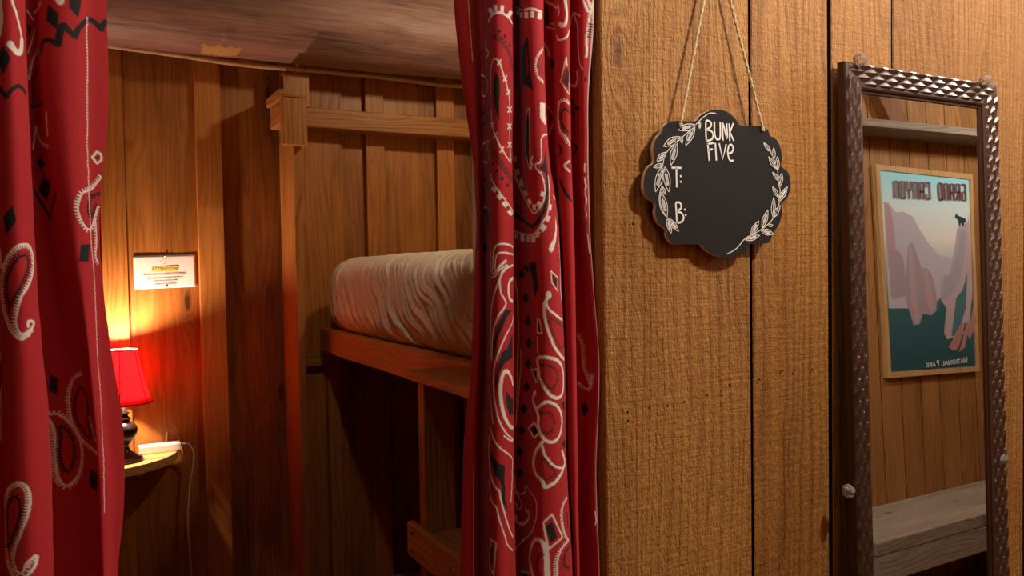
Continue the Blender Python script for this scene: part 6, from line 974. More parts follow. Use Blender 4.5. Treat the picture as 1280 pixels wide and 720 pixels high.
[888,90,2164,853,44,2187,882,24,2188,929,70,2162,908,-8,2193,914,-40,2203,944,-40,2197,986,-8,2177,1019,60,2147,1033,36,2152,1021,-20,2174,1035,-52,2182,1096,-56,2170,1148,-24,2148,1185,44,2117,1187,32,2121,1164,-8,2140,1164,-24,2145,1187,0,2132,1227,68,2100,1256,44,2102,1253,12,2114,1258,8,2114],
[886,90,2056,851,44,2082,880,24,2083,927,70,2054,907,-8,2089,913,-40,2100,942,-40,2094,985,-8,2071,1017,60,2037,1031,36,2043,1018,-20,2068,1033,-52,2077,1095,-56,2064,1147,-24,2039,1184,44,2004,1186,32,2008,1163,-8,2029,1163,-24,2036,1186,0,2021,1226,68,1985,1255,44,1988,1252,12,2001,1257,8,2001]]
LEFT_FOLDS=[[-325,60,3576,-264,-40,3553,-207,-40,3562,-182,60,3600,-130,40,3602,-106,-24,3585,-77,-48,3581,-57,-36,3589,-49,-4,3601,-55,64,3623,-36,60,3625,-22,12,3611,8,-8,3609,37,-4,3615,61,12,3625,91,20,3633],
[-327,60,3503,-266,-40,3483,-209,-40,3491,-184,60,3524,-132,40,3526,-108,-24,3510,-79,-48,3507,-59,-36,3514,-51,-4,3524,-57,64,3544,-38,60,3545,-24,12,3533,6,-8,3531,34,-4,3537,58,12,3545,89,20,3552],
[-328,60,3456,-267,-40,3437,-211,-40,3445,-186,60,3475,-132,40,3476,-108,-24,3462,-80,-48,3459,-60,-36,3465,-52,-4,3475,-58,64,3492,-40,60,3494,-26,12,3482,4,-8,3481,33,-4,3486,57,12,3493,88,20,3499],
[-328,60,3422,-269,-40,3404,-212,-40,3411,-186,60,3439,-132,40,3440,-109,-24,3427,-80,-48,3425,-61,-36,3430,-52,-4,3439,-58,64,3455,-40,60,3456,-27,12,3446,3,-8,3444,32,-4,3449,56,12,3455,88,20,3461],
[-329,60,3388,-270,-40,3371,-213,-40,3377,-187,60,3403,-132,40,3404,-109,-24,3392,-80,-48,3390,-61,-36,3394,-52,-4,3403,-58,64,3417,-41,60,3418,-28,12,3409,2,-8,3407,32,-4,3412,56,12,3418,88,20,3423],
[-329,60,3353,-271,-40,3338,-214,-40,3344,-188,60,3367,-132,40,3368,-109,-24,3357,-80,-48,3355,-62,-36,3359,-52,-4,3366,-58,64,3380,-42,60,3381,-28,12,3372,1,-8,3371,31,-4,3374,55,12,3380,88,20,3385],
[-330,60,3319,-272,-40,3305,-215,-40,3310,-189,60,3331,-131,40,3332,-109,-24,3322,-81,-48,3320,-62,-36,3323,-52,-4,3330,-58,64,3342,-41,60,3343,-27,12,3335,2,-8,3334,31,-4,3337,54,12,3342,87,20,3346],
[-330,60,3284,-273,-40,3272,-216,-40,3276,-190,60,3295,-131,40,3296,-109,-24,3287,-81,-48,3285,-61,-36,3288,-52,-4,3294,-58,64,3305,-40,60,3305,-25,12,3299,3,-8,3297,30,-4,3300,53,12,3304,85,20,3308],
[-330,60,3250,-274,-40,3239,-218,-40,3242,-191,60,3258,-131,40,3259,-109,-24,3251,-81,-48,3250,-61,-36,3252,-51,-4,3258,-57,64,3267,-39,60,3268,-23,12,3262,5,-8,3261,30,-4,3263,51,12,3266,81,20,3269],
[-331,60,3215,-275,-40,3206,-219,-40,3208,-191,60,3222,-130,40,3223,-109,-24,3216,-81,-48,3214,-60,-36,3217,-51,-4,3221,-57,64,3230,-38,60,3230,-20,12,3225,6,-8,3224,30,-4,3225,50,12,3228,76,20,3231],
[-331,60,3181,-276,-40,3172,-220,-40,3175,-192,60,3186,-130,40,3186,-109,-24,3181,-81,-48,3179,-60,-36,3181,-51,-4,3185,-57,64,3192,-35,60,3192,-17,12,3188,8,-8,3187,31,-4,3188,50,12,3190,72,20,3192],
[-332,60,3146,-277,-40,3139,-221,-40,3141,-193,60,3150,-130,40,3150,-109,-24,3145,-81,-48,3144,-60,-36,3145,-50,-4,3148,-57,64,3154,-33,60,3154,-13,12,3151,10,-8,3150,31,-4,3151,49,12,3152,68,20,3154],
[-332,60,3111,-278,-40,3106,-222,-40,3107,-194,60,3114,-130,40,3113,-110,-24,3110,-81,-48,3109,-61,-36,3110,-50,-4,3112,-57,64,3116,-30,60,3116,-10,12,3113,13,-8,3113,32,-4,3113,49,12,3114,64,20,3115],
[-332,60,3077,-280,-40,3073,-223,-40,3073,-195,60,3077,-129,40,3077,-110,-24,3074,-81,-48,3073,-61,-36,3074,-50,-4,3075,-57,64,3078,-27,60,3078,-6,12,3076,15,-8,3075,32,-4,3076,49,12,3076,63,20,3077],
[-333,60,3042,-281,-40,3039,-224,-40,3039,-196,60,3041,-128,40,3040,-109,-24,3039,-80,-48,3038,-60,-36,3038,-49,-4,3039,-57,64,3040,-24,60,3040,-1,12,3039,17,-8,3038,33,-4,3038,49,12,3038,62,20,3038],
[-333,60,3007,-282,-40,3006,-225,-40,3005,-196,60,3005,-127,40,3003,-109,-24,3003,-80,-48,3002,-59,-36,3002,-48,-4,3002,-56,64,3002,-21,60,3001,3,12,3001,20,-8,3000,35,-4,3000,50,12,3000,64,20,3000],
[-334,60,2972,-283,-40,2973,-226,-40,2971,-197,60,2968,-125,40,2966,-108,-24,2967,-80,-48,2967,-58,-36,2966,-48,-4,2965,-56,64,2964,-18,60,2963,8,12,2963,24,-8,2963,37,-4,2962,51,12,2962,66,20,2961],
[-334,60,2937,-283,-40,2939,-227,-40,2937,-198,60,2932,-123,40,2929,-108,-24,2931,-79,-48,2931,-57,-36,2930,-47,-4,2928,-55,64,2926,-15,60,2924,13,12,2925,27,-8,2925,38,-4,2924,52,12,2923,68,20,2922],
[-335,60,2902,-284,-40,2906,-227,-40,2903,-199,60,2895,-121,40,2892,-107,-24,2896,-79,-48,2896,-56,-36,2894,-45,-4,2891,-54,64,2887,-12,60,2885,19,12,2887,30,-8,2887,40,-4,2886,53,12,2885,72,20,2883],
[-335,60,2867,-284,-40,2872,-227,-40,2869,-199,60,2859,-120,40,2855,-107,-24,2860,-79,-48,2860,-55,-36,2857,-44,-4,2854,-52,64,2849,-9,60,2846,23,12,2848,33,-8,2849,42,-4,2848,54,12,2846,75,20,2844],
[-335,60,2832,-284,-40,2839,-228,-40,2835,-200,60,2822,-120,40,2818,-107,-24,2824,-78,-48,2824,-54,-36,2821,-42,-4,2817,-50,64,2810,-7,60,2807,27,12,2810,35,-8,2811,44,-4,2810,56,12,2808,80,20,2805],
[-336,60,2797,-285,-40,2805,-228,-40,2800,-201,60,2785,-120,40,2781,-108,-24,2788,-79,-48,2788,-54,-36,2785,-39,-4,2779,-48,64,2772,-5,60,2768,28,12,2771,37,-8,2773,47,-4,2772,59,12,2769,85,20,2765],
[-336,60,2762,-285,-40,2772,-228,-40,2766,-201,60,2749,-121,40,2744,-109,-24,2752,-79,-48,2752,-53,-36,2748,-37,-4,2742,-46,64,2733,-4,60,2729,30,12,2733,39,-8,2735,49,-4,2733,62,12,2730,90,20,2726],
[-337,60,2727,-285,-40,2738,-229,-40,2732,-202,60,2712,-122,40,2707,-110,-24,2716,-79,-48,2716,-53,-36,2712,-36,-4,2704,-45,64,2694,-2,60,2690,31,12,2694,41,-8,2696,52,-4,2695,64,12,2691,93,20,2686],
[-337,60,2692,-286,-40,2704,-229,-40,2697,-203,60,2675,-123,40,2669,-110,-24,2680,-79,-48,2680,-52,-36,2675,-36,-4,2667,-44,64,2655,-1,60,2651,33,12,2656,43,-8,2658,54,-4,2656,67,12,2651,94,20,2646],
[-337,60,2657,-286,-40,2671,-229,-40,2663,-203,60,2639,-123,40,2632,-111,-24,2644,-79,-48,2644,-52,-36,2638,-35,-4,2629,-44,64,2616,0,60,2611,34,12,2617,44,-8,2619,57,-4,2617,70,12,2612,94,20,2607],
[-338,60,2621,-287,-40,2637,-230,-40,2629,-204,60,2602,-124,40,2595,-112,-24,2608,-79,-48,2608,-52,-36,2602,-35,-4,2592,-44,64,2577,1,60,2572,35,12,2578,46,-8,2581,58,-4,2578,71,12,2573,93,20,2568],
[-338,60,2586,-287,-40,2603,-230,-40,2594,-205,60,2565,-125,40,2557,-113,-24,2571,-80,-48,2572,-52,-36,2565,-36,-4,2554,-44,64,2539,2,60,2532,35,12,2539,46,-8,2542,58,-4,2539,71,12,2533,91,20,2528],
[-339,60,2551,-287,-40,2569,-231,-40,2559,-205,60,2528,-125,40,2520,-113,-24,2535,-80,-48,2536,-52,-36,2528,-36,-4,2517,-44,64,2500,2,60,2493,35,12,2500,46,-8,2504,57,-4,2501,69,12,2495,88,20,2489],
[-339,60,2515,-288,-40,2535,-231,-40,2525,-206,60,2491,-125,40,2482,-113,-24,2499,-80,-48,2500,-52,-36,2491,-37,-4,2479,-45,64,2461,2,60,2453,35,12,2461,46,-8,2465,57,-4,2462,67,12,2456,83,20,2450],
[-340,60,2480,-288,-40,2501,-231,-40,2490,-207,60,2454,-126,40,2445,-114,-24,2463,-81,-48,2464,-53,-36,2455,-37,-4,2442,-46,64,2422,2,60,2414,35,12,2422,46,-8,2427,56,-4,2424,66,12,2417,78,20,2412],
[-341,60,2431,-289,-40,2455,-232,-40,2443,-208,60,2403,-127,40,2393,-115,-24,2413,-82,-48,2414,-54,-36,2404,-39,-4,2390,-47,64,2368,1,60,2359,35,12,2369,46,-8,2374,54,-4,2370,64,12,2363,75,20,2358],
[-343,60,2356,-291,-40,2382,-234,-40,2369,-210,60,2325,-129,40,2313,-117,-24,2335,-84,-48,2337,-56,-36,2326,-41,-4,2310,-49,64,2285,-1,60,2276,32,12,2286,43,-8,2292,52,-4,2288,61,12,2280,72,20,2274]]
SIGN_OUTLINE=[(7893,16958),(7994,17047),(8170,17126),(8343,17153),(8508,17124),(8651,17046),(8747,16953),(8943,16959),(9167,16967),(9303,16928),(9359,16840),(9497,16783),(9584,16651),(9609,16505),(9597,16390),(9728,16306),(9790,16159),(9762,15990),(9688,15880),(9593,15826),(9602,15671),(9549,15522),(9460,15421),(9418,15384),(9371,15299),(9304,15222),(9116,15211),(8926,15205),(8826,15100),(8630,15030),(8414,15015),(8203,15060),(8041,15142),(7973,15205),(7723,15209),(7479,15214),(7392,15265),(7349,15333),(7342,15418),(7213,15501),(7151,15635),(7153,15779),(7022,15850),(6957,15965),(6967,16131),(7041,16267),(7144,16351),(7125,16521),(7182,16668),(7269,16753),(7317,16844),(7405,16907),(7523,16932),(7700,16941)]
SIGN_LETTERS=[[(8086,16693),(8079,16832),(8085,16964),(8140,16971),(8182,16943),(8167,16890),(8102,16847),(8176,16834),(8217,16788),(8202,16728),(8151,16697),(8086,16693)],[(8242,16964),(8245,16807),(8272,16732),(8319,16721),(8353,16762),(8355,16962)],[(8404,16715),(8402,16958),(8485,16745),(8478,16956)],[(8530,16956),(8537,16716)],[(8607,16968),(8543,16837),(8614,16721)],[(8113,16643),(8139,16411)],[(8109,16643),(8220,16663)],[(8126,16557),(8201,16574)],[(8258,16658),(8274,16421)],[(8333,16659),(8396,16437),(8465,16652)],[(8516,16527),(8579,16552),(8603,16610),(8570,16658),(8522,16637),(8497,16558),(8511,16471),(8548,16426),(8601,16429)],[(7449,16277),(7612,16281)],[(7528,16274),(7533,16012)],[(7531,15514),(7520,15674),(7517,15783),(7575,15795),(7610,15758),(7600,15710),(7533,15668),(7608,15652),(7652,15594),(7633,15539),(7584,15515),(7531,15514)]]
SIGN_DOTS=[(7606,16165),(7605,16086),(7676,15698),(7692,15622)]
WREATH_A=[[(8273,17093),(8151,17084),(8023,17010),(7876,16891),(7711,16763),(7549,16640),(7409,16537),(7328,16441),(7294,16317),(7285,16152),(7262,16019),(7232,15930),(7217,15819),(7250,15688),(7362,15568)],[(7887,16899),(7811,16907),(7724,16900),(7646,16866),(7561,16807)],[(7887,16899),(7830,16854),(7755,16815),(7669,16803),(7561,16807)],[(7854,16890),(7642,16830)],[(7783,16886),(7647,16846)],[(7793,16857),(7656,16820)],[(7876,16875),(7812,16827),(7750,16762),(7718,16688),(7699,16593)],[(7876,16875),(7869,16809),(7842,16733),(7786,16666),(7699,16593)],[(7858,16846),(7743,16663)],[(7807,16795),(7734,16676)],[(7839,16785),(7763,16667)],[(7960,16959),(7947,16936),(7939,16908),(7946,16881),(7963,16849)],[(7960,16959),(7975,16939),(7984,16912),(7979,16884),(7963,16849)],[(7960,16948),(7963,16877)],[(7599,16717),(7518,16711),(7431,16688),(7365,16639),(7301,16562)],[(7599,16717),(7559,16661),(7497,16606),(7414,16578),(7301,16562)],[(7569,16702),(7375,16600)],[(7497,16685),(7374,16618)],[(7520,16656),(7394,16592)],[(7621,16719),(7610,16697),(7606,16671),(7615,16647),(7635,16619)],[(7621,16719),(7637,16701),(7649,16677),(7647,16652),(7635,16619)],[(7622,16709),(7632,16644)],[(7540,16637),(7483,16575),(7433,16494),(7419,16408),(7426,16301)],[(7540,16637),(7552,16565),(7544,16477),(7501,16395),(7426,16301)],[(7529,16603),(7454,16385)],[(7486,16539),(7440,16398)],[(7525,16533),(7475,16392)],[(7348,16489),(7294,16476),(7240,16451),(7208,16411),(7186,16351)],[(7348,16489),(7338,16445),(7310,16401),(7261,16373),(7186,16351)],[(7332,16475),(7227,16385)],[(7287,16456),(7220,16397)],[(7312,16438),(7242,16381)],[(7298,16318),(7256,16323),(7208,16320),(7167,16301),(7122,16266)],[(7298,16318),(7269,16291),(7229,16269),(7182,16262),(7122,16266)],[(7280,16312),(7166,16279)],[(7287,16295),(7222,16228),(7166,16141),(7148,16048),(7154,15930)],[(7287,16295),(7298,16215),(7288,16119),(7239,16031),(7154,15930)],[(7273,16258),(7187,16021)],[(7225,16189),(7172,16035)],[(7268,16181),(7210,16028)],[(7326,16288),(7304,16212),(7299,16121),(7329,16036),(7391,15936)],[(7326,16288),(7374,16223),(7411,16139),(7414,16049),(7391,15936)],[(7332,16253),(7375,16025)],[(7326,16180),(7355,16032)],[(7365,16186),(7390,16038)],[(7262,16017),(7258,15987),(7264,15955),(7286,15928),(7325,15899)],[(7262,16017),(7290,15999),(7316,15973),(7326,15942),(7325,15899)],[(7268,16005),(7309,15929)],[(7249,15933),(7236,15855),(7241,15763),(7281,15677),(7354,15579)],[(7249,15933),(7304,15869),(7351,15785),(7364,15694),(7354,15579)],[(7260,15897),(7327,15668)],[(7261,15823),(7307,15675)],[(7300,15831),(7342,15682)],[(7363,15579),(7349,15531),(7348,15473),(7373,15420),(7422,15359)],[(7363,15579),(7401,15540),(7432,15488),(7436,15431),(7422,15359)],[(7369,15557),(7407,15414)],[(7366,15511),(7392,15419)],[(7396,15516),(7419,15423)],[(7383,15571),(7397,15522),(7427,15468),(7480,15427),(7559,15386)],[(7383,15571),(7440,15547),(7497,15508),(7532,15457),(7559,15386)],[(7401,15553),(7515,15432)],[(7424,15509),(7499,15432)],[(7448,15523),(7521,15444)]]
WREATH_B=[[(8467,15063),(8654,15142),(8835,15290),(9150,15421),(9407,15591),(9552,15879),(9530,16214),(9415,16510),(9231,16717)],[(9368,16592),(9355,16629),(9327,16668),(9283,16698),(9218,16726)],[(9368,16592),(9322,16609),(9274,16636),(9243,16674),(9218,16726)],[(9353,16605),(9256,16693)],[(9428,16478),(9449,16516),(9462,16563),(9454,16609),(9429,16663)],[(9428,16478),(9407,16514),(9395,16560),(9404,16607),(9429,16663)],[(9428,16497),(9429,16617)],[(9474,16346),(9463,16391),(9437,16441),(9391,16481),(9321,16522)],[(9474,16346),(9423,16372),(9372,16410),(9342,16458),(9321,16522)],[(9459,16363),(9359,16478)],[(9504,16314),(9531,16359),(9547,16414),(9537,16468),(9506,16531)],[(9504,16314),(9478,16357),(9463,16410),(9474,16465),(9506,16531)],[(9504,16336),(9505,16477)],[(9537,16164),(9526,16200),(9502,16238),(9461,16266),(9399,16293)],[(9537,16164),(9492,16181),(9448,16207),(9420,16243),(9399,16293)],[(9523,16177),(9434,16261)],[(9543,16066),(9580,16107),(9611,16160),(9615,16216),(9601,16285)],[(9543,16066),(9529,16112),(9527,16168),(9552,16222),(9601,16285)],[(9549,16087),(9586,16230)],[(9528,15911),(9523,15953),(9502,16000),(9461,16037),(9398,16076)],[(9528,15911),(9481,15936),(9436,15971),(9412,16016),(9398,16076)],[(9515,15928),(9430,16035)],[(9527,15847),(9593,15884),(9658,15937),(9695,16001),(9719,16085)],[(9527,15847),(9538,15905),(9569,15971),(9628,16026),(9719,16085)],[(9547,15871),(9671,16026)],[(9600,15912),(9679,16013)],[(9569,15924),(9651,16024)],[(9407,15607),(9436,15667),(9456,15743),(9450,15818),(9423,15909)],[(9407,15607),(9384,15668),(9372,15743),(9387,15818),(9423,15909)],[(9409,15637),(9419,15833)],[(9394,15591),(9450,15622),(9506,15667),(9540,15722),(9565,15795)],[(9394,15591),(9405,15641),(9434,15698),(9486,15745),(9565,15795)],[(9411,15612),(9522,15744)],[(9174,15438),(9228,15488),(9278,15555),(9298,15629),(9301,15722)],[(9174,15438),(9170,15501),(9183,15576),(9227,15644),(9301,15722)],[(9186,15466),(9269,15651)],[(9228,15519),(9280,15639)],[(9195,15527),(9250,15646)],[(9150,15412),(9193,15376),(9254,15346),(9325,15342),(9419,15356)],[(9150,15412),(9214,15426),(9287,15427),(9350,15403),(9419,15356)],[(9177,15406),(9351,15370)],[(9224,15381),(9338,15359)],[(9236,15409),(9348,15385)],[(9312,15482),(9332,15473),(9357,15468),(9380,15474),(9406,15490)],[(9312,15482),(9329,15495),(9352,15504),(9376,15501),(9406,15490)],[(8945,15338),(9004,15371),(9061,15419),(9091,15477),(9107,15555)],[(8945,15338),(8951,15392),(8975,15452),(9026,15502),(9107,15555)],[(8961,15360),(9066,15500)],[(9008,15397),(9075,15489)],[(8978,15409),(9048,15499)],[(8834,15266),(8902,15259),(8981,15264),(9051,15291),(9128,15337)],[(8834,15266),(8883,15301),(8951,15332),(9028,15341),(9128,15337)],[(8863,15273),(9054,15320)],[(8927,15276),(9050,15307)],[(8916,15299),(9040,15328)]]
POSTER_ART={'corners':[(3404,1994),(4103,1978),(4064,997),(3430,1027)],'frame':[(3351,2018),(4122,1998),(4063,983),(3361,1013)],'mesa':[(3401,1842),(3436,1839),(3485,1794),(3545,1798),(3610,1776),(3672,1699),(3724,1643),(3798,1584),(3908,1566),(3926,1508),(3870,1398),(3791,1373),(3717,1325),(3398,1338)],'butte':[(3401,1842),(3435,1831),(3460,1766),(3469,1660),(3471,1526),(3412,1527)],'cliff':[(3425,1618),(3489,1612),(3522,1575),(3535,1475),(3562,1627),(3588,1652),(3611,1632),(3658,1523),(3702,1522),(3739,1482),(3765,1386),(3759,1313),(3714,1290),(3650,1302),(3622,1252),(3574,1250),(3520,1394),(3442,1378),(3419,1394)],'streak1':[(3561,1613),(3588,1648),(3598,1543),(3619,1271),(3588,1257),(3561,1381)],'streak2':[(3669,1511),(3701,1514),(3730,1403),(3749,1323),(3703,1302),(3678,1385)],'scarp':[(3963,1721),(3991,1730),(4054,1754),(4067,1796),(4101,1828),(4114,1816),(4093,1412),(4024,1243),(3956,1234),(3972,1186),(3832,1165),(3808,1195),(3836,1320),(3797,1365),(3815,1478),(3876,1492),(3917,1562)],'scarp_shade':[(3982,1704),(4031,1724),(4005,1577),(3954,1448),(3883,1394),(3841,1356),(3810,1373),(3831,1472),(3891,1490),(3930,1562)],'gap':[(3921,1369),(3977,1407),(4025,1495),(3996,1313),(3949,1238),(3892,1185),(3865,1175)],'boulder1':[(3950,1240),(3982,1233),(3920,1119),(3879,1102),(3837,1125)],'boulder2':[(3997,1244),(4024,1243),(3972,1116),(3918,1095),(3941,1134)],'boulder3':[(4058,1331),(4086,1338),(4068,1208),(4009,1150),(3998,1179)],'coyote':[(3954,1798),(3962,1787),(3982,1781),(4026,1772),(4036,1753),(4020,1753),(4012,1732),(4002,1732),(3999,1749),(3990,1750),(3984,1730),(3976,1730),(3973,1756),(3964,1771),(3946,1775)],'cactus':[(4079,1889),(4089,1894),(4093,1857),(4104,1865),(4109,1886),(4116,1886),(4113,1853),(4098,1840),(4098,1815),(4086,1815),(4082,1848)],'title':[(3477,1958),(4060,1953),(4052,1856),(3482,1868)],'sub':[(3597,1071),(3978,1061),(3974,1018),(3595,1042)]}

def cr_grid(G, n, axis):
    G = np.moveaxis(G, axis, 0); N = len(G)
    P = np.concatenate([2*G[:1]-G[1:2], G, 2*G[-1:]-G[-2:-1]])
    u = np.concatenate([[i+k/n[i] for k in range(n[i])] for i in range(N-1)]+[[N-1.0]])
    i = np.minimum(u.astype(int), N-2); t = u-i
    w = np.stack([-.5*t+t*t-.5*t**3, 1-2.5*t*t+1.5*t**3, .5*t+2*t*t-1.5*t**3, -.5*t*t+.5*t**3], -1)
    return np.moveaxis(sum(w[:, k].reshape((-1,)+(1,)*(G.ndim-1))*P[i+k] for k in range(4)), 0, axis)

class Print:
    """bandana print, drawn on the flat cloth: s along the cloth's width, z its height (metres)"""
    INK = {'W': (.93, .88, .80), 'K': (.022, .021, .024), 'R': (.30, .014, .018)}
    def __init__(s, sv, Z):
        s.sv, s.Z = sv, Z; s.col = np.zeros(Z.shape+(3,), np.float32); s.col[:] = (.50, .026, .032)
        s.zmin, s.zmax = Z.min(), Z.max(); s.px = .0007; s.clip = None; s.off = np.zeros(2)
    def window(s, a, b, c, d):
        j0, j1 = np.searchsorted(s.sv, (a, b)); 
        if j1 <= j0: return None
        zc = s.Z[:, j0:j1]; rows = np.where((zc.max(1) >= c) & (zc.min(1) <= d))[0]
        if not len(rows): return None
        return slice(rows[0], rows[-1]+1), slice(j0, j1)
    def lay(s, w, dist, ink):
        k = np.clip(.5-dist/s.px, 0, 1)
        if s.clip is not None: k = k*s.clip[w]
        k = k[..., None]
        s.col[w] = s.col[w]*(1-k)+np.array(s.INK[ink], np.float32)*k
    def line(s, P, wd, ink):
        m = wd/2+.002
        w = s.window(P[:, 0].min()-m, P[:, 0].max()+m, P[:, 1].min()-m, P[:, 1].max()+m)
        if w is None: return
        S = s.sv[w[1]][None, :]; Z = s.Z[w]; D = np.full(Z.shape, 9.0)
        for (x0, y0), (x1, y1) in zip(P[:-1], P[1:]):
            dx, dy = x1-x0, y1-y0; L = dx*dx+dy*dy+1e-12
            t = np.clip(((S-x0)*dx+(Z-y0)*dy)/L, 0, 1)
            D = np.minimum(D, (S-x0-t*dx)**2+(Z-y0-t*dy)**2)
        s.lay(w, np.sqrt(D)-wd/2, ink)
    def dot(s, p, r, ink): s.line(np.array([p, p+1e-6]), 2*r, ink)
    def poly(s, P, ink):
        w = s.window(P[:, 0].min()-.002, P[:, 0].max()+.002, P[:, 1].min()-.002, P[:, 1].max()+.002)
        if w is None: return
        S = np.broadcast_to(s.sv[w[1]][None, :], s.Z[w].shape); Z = s.Z[w]; ins = np.zeros(Z.shape, bool); D = np.full(Z.shape, 9.0)
        for (x0, y0), (x1, y1) in zip(P, np.roll(P, -1, 0)):
            c = (y0 > Z) != (y1 > Z)
            ins ^= c & (S < (x1-x0)*(Z-y0)/((y1-y0) if y1 != y0 else 1e-9)+x0)
            dx, dy = x1-x0, y1-y0; t = np.clip(((S-x0)*dx+(Z-y0)*dy)/(dx*dx+dy*dy+1e-12), 0, 1)
            D = np.minimum(D, (S-x0-t*dx)**2+(Z-y0-t*dy)**2)
        s.lay(w, np.where(ins, -1, 1)*np.sqrt(D), ink)
    def resample(s, P, step):
        d = np.concatenate([[0], np.cumsum(np.hypot(*np.diff(P, axis=0).T))])
        n = max(2, int(d[-1]/step)+1); t = np.linspace(0, d[-1], n)
        return np.stack([np.interp(t, d, P[:, 0]), np.interp(t, d, P[:, 1])], -1)
    def draw(s, text):
        for it in text.split(';'):
            head, body = it.strip().split(':')
            kind, ink, wd = head[0], head[1], int(head[2:])/1e5
            P = np.cumsum(np.array([int(v) for v in body.split(',')]).reshape(-1, 2), 0)*.0002 + s.off
            if kind == 'l': s.line(P, max(wd*1.12, .0012), ink)
            elif kind == 'p': s.poly(P, ink)
            elif kind == 'o': s.dot(P[0], wd, ink)
            elif kind == 's':
                Q = s.resample(P, .0016)
                for a, b in zip(Q[:-1:2], Q[1::2]): s.line(np.array([a, b]), .0010, ink)
            elif kind in 'tud':
                if kind != 'd': s.line(P, wd*.8, ink)
                Q = s.resample(P, .0029 if kind != 'd' else .0034)
                T = np.gradient(Q, axis=0); T /= np.linalg.norm(T, axis=1)[:, None]+1e-9; Nn = np.stack([-T[:, 1], T[:, 0]], -1)
                for q, n in zip(Q, Nn):
                    if kind == 'd': s.line(np.array([q-n*wd*.5, q+n*wd*.5]), .0018, ink)
                    else:
                        sg = 1 if kind == 'u' else -1
                        s.line(np.array([q, q+n*sg*(wd*.5+.0019)]), .0014, ink)

def cloth_mat():
    t = NT('bandana_cloth')
    at = t.n('ShaderNodeAttribute', attribute_name='print')
    co = t.n('ShaderNodeTexCoord').outputs['Object']
    weave = t.noise(co, 1500, 2)
    back = t.n('ShaderNodeNewGeometry').outputs['Backfacing']
    col = t.mix(t.math('MULTIPLY', back, .35), at.outputs['Color'], (.70, .55, .50))
    col = t.mix(t.math('MULTIPLY', weave, .22), col, (0, 0, 0))
    b = t.n('ShaderNodeBsdfPrincipled'); t.l(col, b.inputs['Base Color']); b.inputs['Roughness'].default_value = .75
    b.inputs['Specular IOR Level'].default_value = .18; b.inputs['Sheen Weight'].default_value = .06
    t.l(t.bump(weave, .35, .0003), b.inputs['Normal'])
    tr = t.n('ShaderNodeBsdfTranslucent'); t.l(col, tr.inputs[0])
    mx = t.n('ShaderNodeMixShader'); mx.inputs[0].default_value = .06
    t.l(b.outputs[0], mx.inputs[1]); t.l(tr.outputs[0], mx.inputs[2]); t.l(mx.outputs[0], t.out.inputs[0])
    return t.m
M['cloth'] = cloth_mat()

def curtain(name, folds, print_text, label, selv=None, hem_edge=False, plain_to=-1.0):
    G = np.array(folds, float).reshape(len(folds), -1, 3)/2000
    d = np.linalg.norm(np.diff(G, axis=1), axis=2).mean(0)
    S = cr_grid(G, [max(3, int(math.ceil(x/.0008))) for x in d], 1)
    dz = np.abs(np.diff(S[:, :, 2].mean(1)))
    S = cr_grid(S, [max(2, int(math.ceil(x/.0008))) for x in dz], 0)
    sv = np.concatenate([[0], np.cumsum(np.linalg.norm(np.diff(S, axis=1), axis=2).mean(0))])
    # carry the cloth up to the rod and down to the floor
    up, dn = [], []
    a, b = S[0], S[-1]
    nu_, nd_ = 90, 420
    for k in range(1, nu_+1):
        u = S[0].copy(); f = k/nu_; u[:, 2] = a[:, 2]+(2.055-a[:, 2])*f; u[:, 1] = a[:, 1]*(1-.25*f)+.01*.25*f; up.append(u)
    for k in range(1, nd_+1):
        v = S[-1].copy(); f = k/nd_; v[:, 2] = b[:, 2]+(.06-b[:, 2])*f; dn.append(v)
    S = np.concatenate([np.array(up[::-1]), S, np.array(dn)])
    pr = Print(sv, S[:, :, 2]); 
    if selv: pr.col[:, (sv < selv)] = pr.INK['W']
    if hem_edge: pr.col[:, sv > sv[-1]-.0014] = (.78, .62, .55)
    pr.draw(print_text)
    # the print repeats above, below and across the cloth
    rows = np.arange(len(S))[:, None]+0*S[0, :, 0][None, :]
    rep = G[:, :, 2].max()-G[:, :, 2].min()-.03
    for msk, offs in (((rows < nu_), ((0, rep),)), ((rows >= len(S)-nd_), ((0, -rep), (0, -2*rep))), ((sv[None, :] < plain_to) & (rows > -1), ((-.205, -.17), (-.205, -.17-rep), (-.205, rep-.17)))):
        pr.clip = msk.astype(np.float32)
        for q in offs: pr.off = np.array(q); pr.draw(print_text)
    H, W = S.shape[:2]; idx = np.arange(H*W, dtype=np.int32).reshape(H, W)
    F = np.stack([idx[:-1, :-1], idx[1:, :-1], idx[1:, 1:], idx[:-1, 1:]], -1).reshape(-1)
    me = bpy.data.meshes.new(name); nf = len(F)//4
    me.vertices.add(H*W); me.vertices.foreach_set('co', S.astype(np.float32).ravel())
    me.loops.add(len(F)); me.loops.foreach_set('vertex_index', F)
    me.polygons.add(nf); me.polygons.foreach_set('loop_start', np.arange(0, 4*nf, 4, dtype=np.int32)); me.polygons.foreach_set('loop_total', np.full(nf, 4, np.int32))
    me.polygons.foreach_set('use_smooth', np.ones(nf, bool))
    me.update(calc_edges=True)
    ca = me.color_attributes.new('print', 'FLOAT_COLOR', 'POINT')
    ca.data.foreach_set('color', np.concatenate([pr.col, np.ones((H, W, 1), np.float32)], -1).astype(np.float32).ravel())
    me.materials.append(M['cloth'])
    o = bpy.data.objects.new(name, me); COL.objects.link(o)
    return tag(o, label, 'curtain', 'bandana print bunk curtains')
curtain('curtain', RIGHT_FOLDS, RIGHT_PRINT, 'red bandana print curtain gathered against the planked wall, beside the round-lobed sign', selv=.021, hem_edge=True)
curtain('curtain', LEFT_FOLDS, LEFT_PRINT, 'red bandana print curtain in front of the table lamp, at the left edge', plain_to=.190)
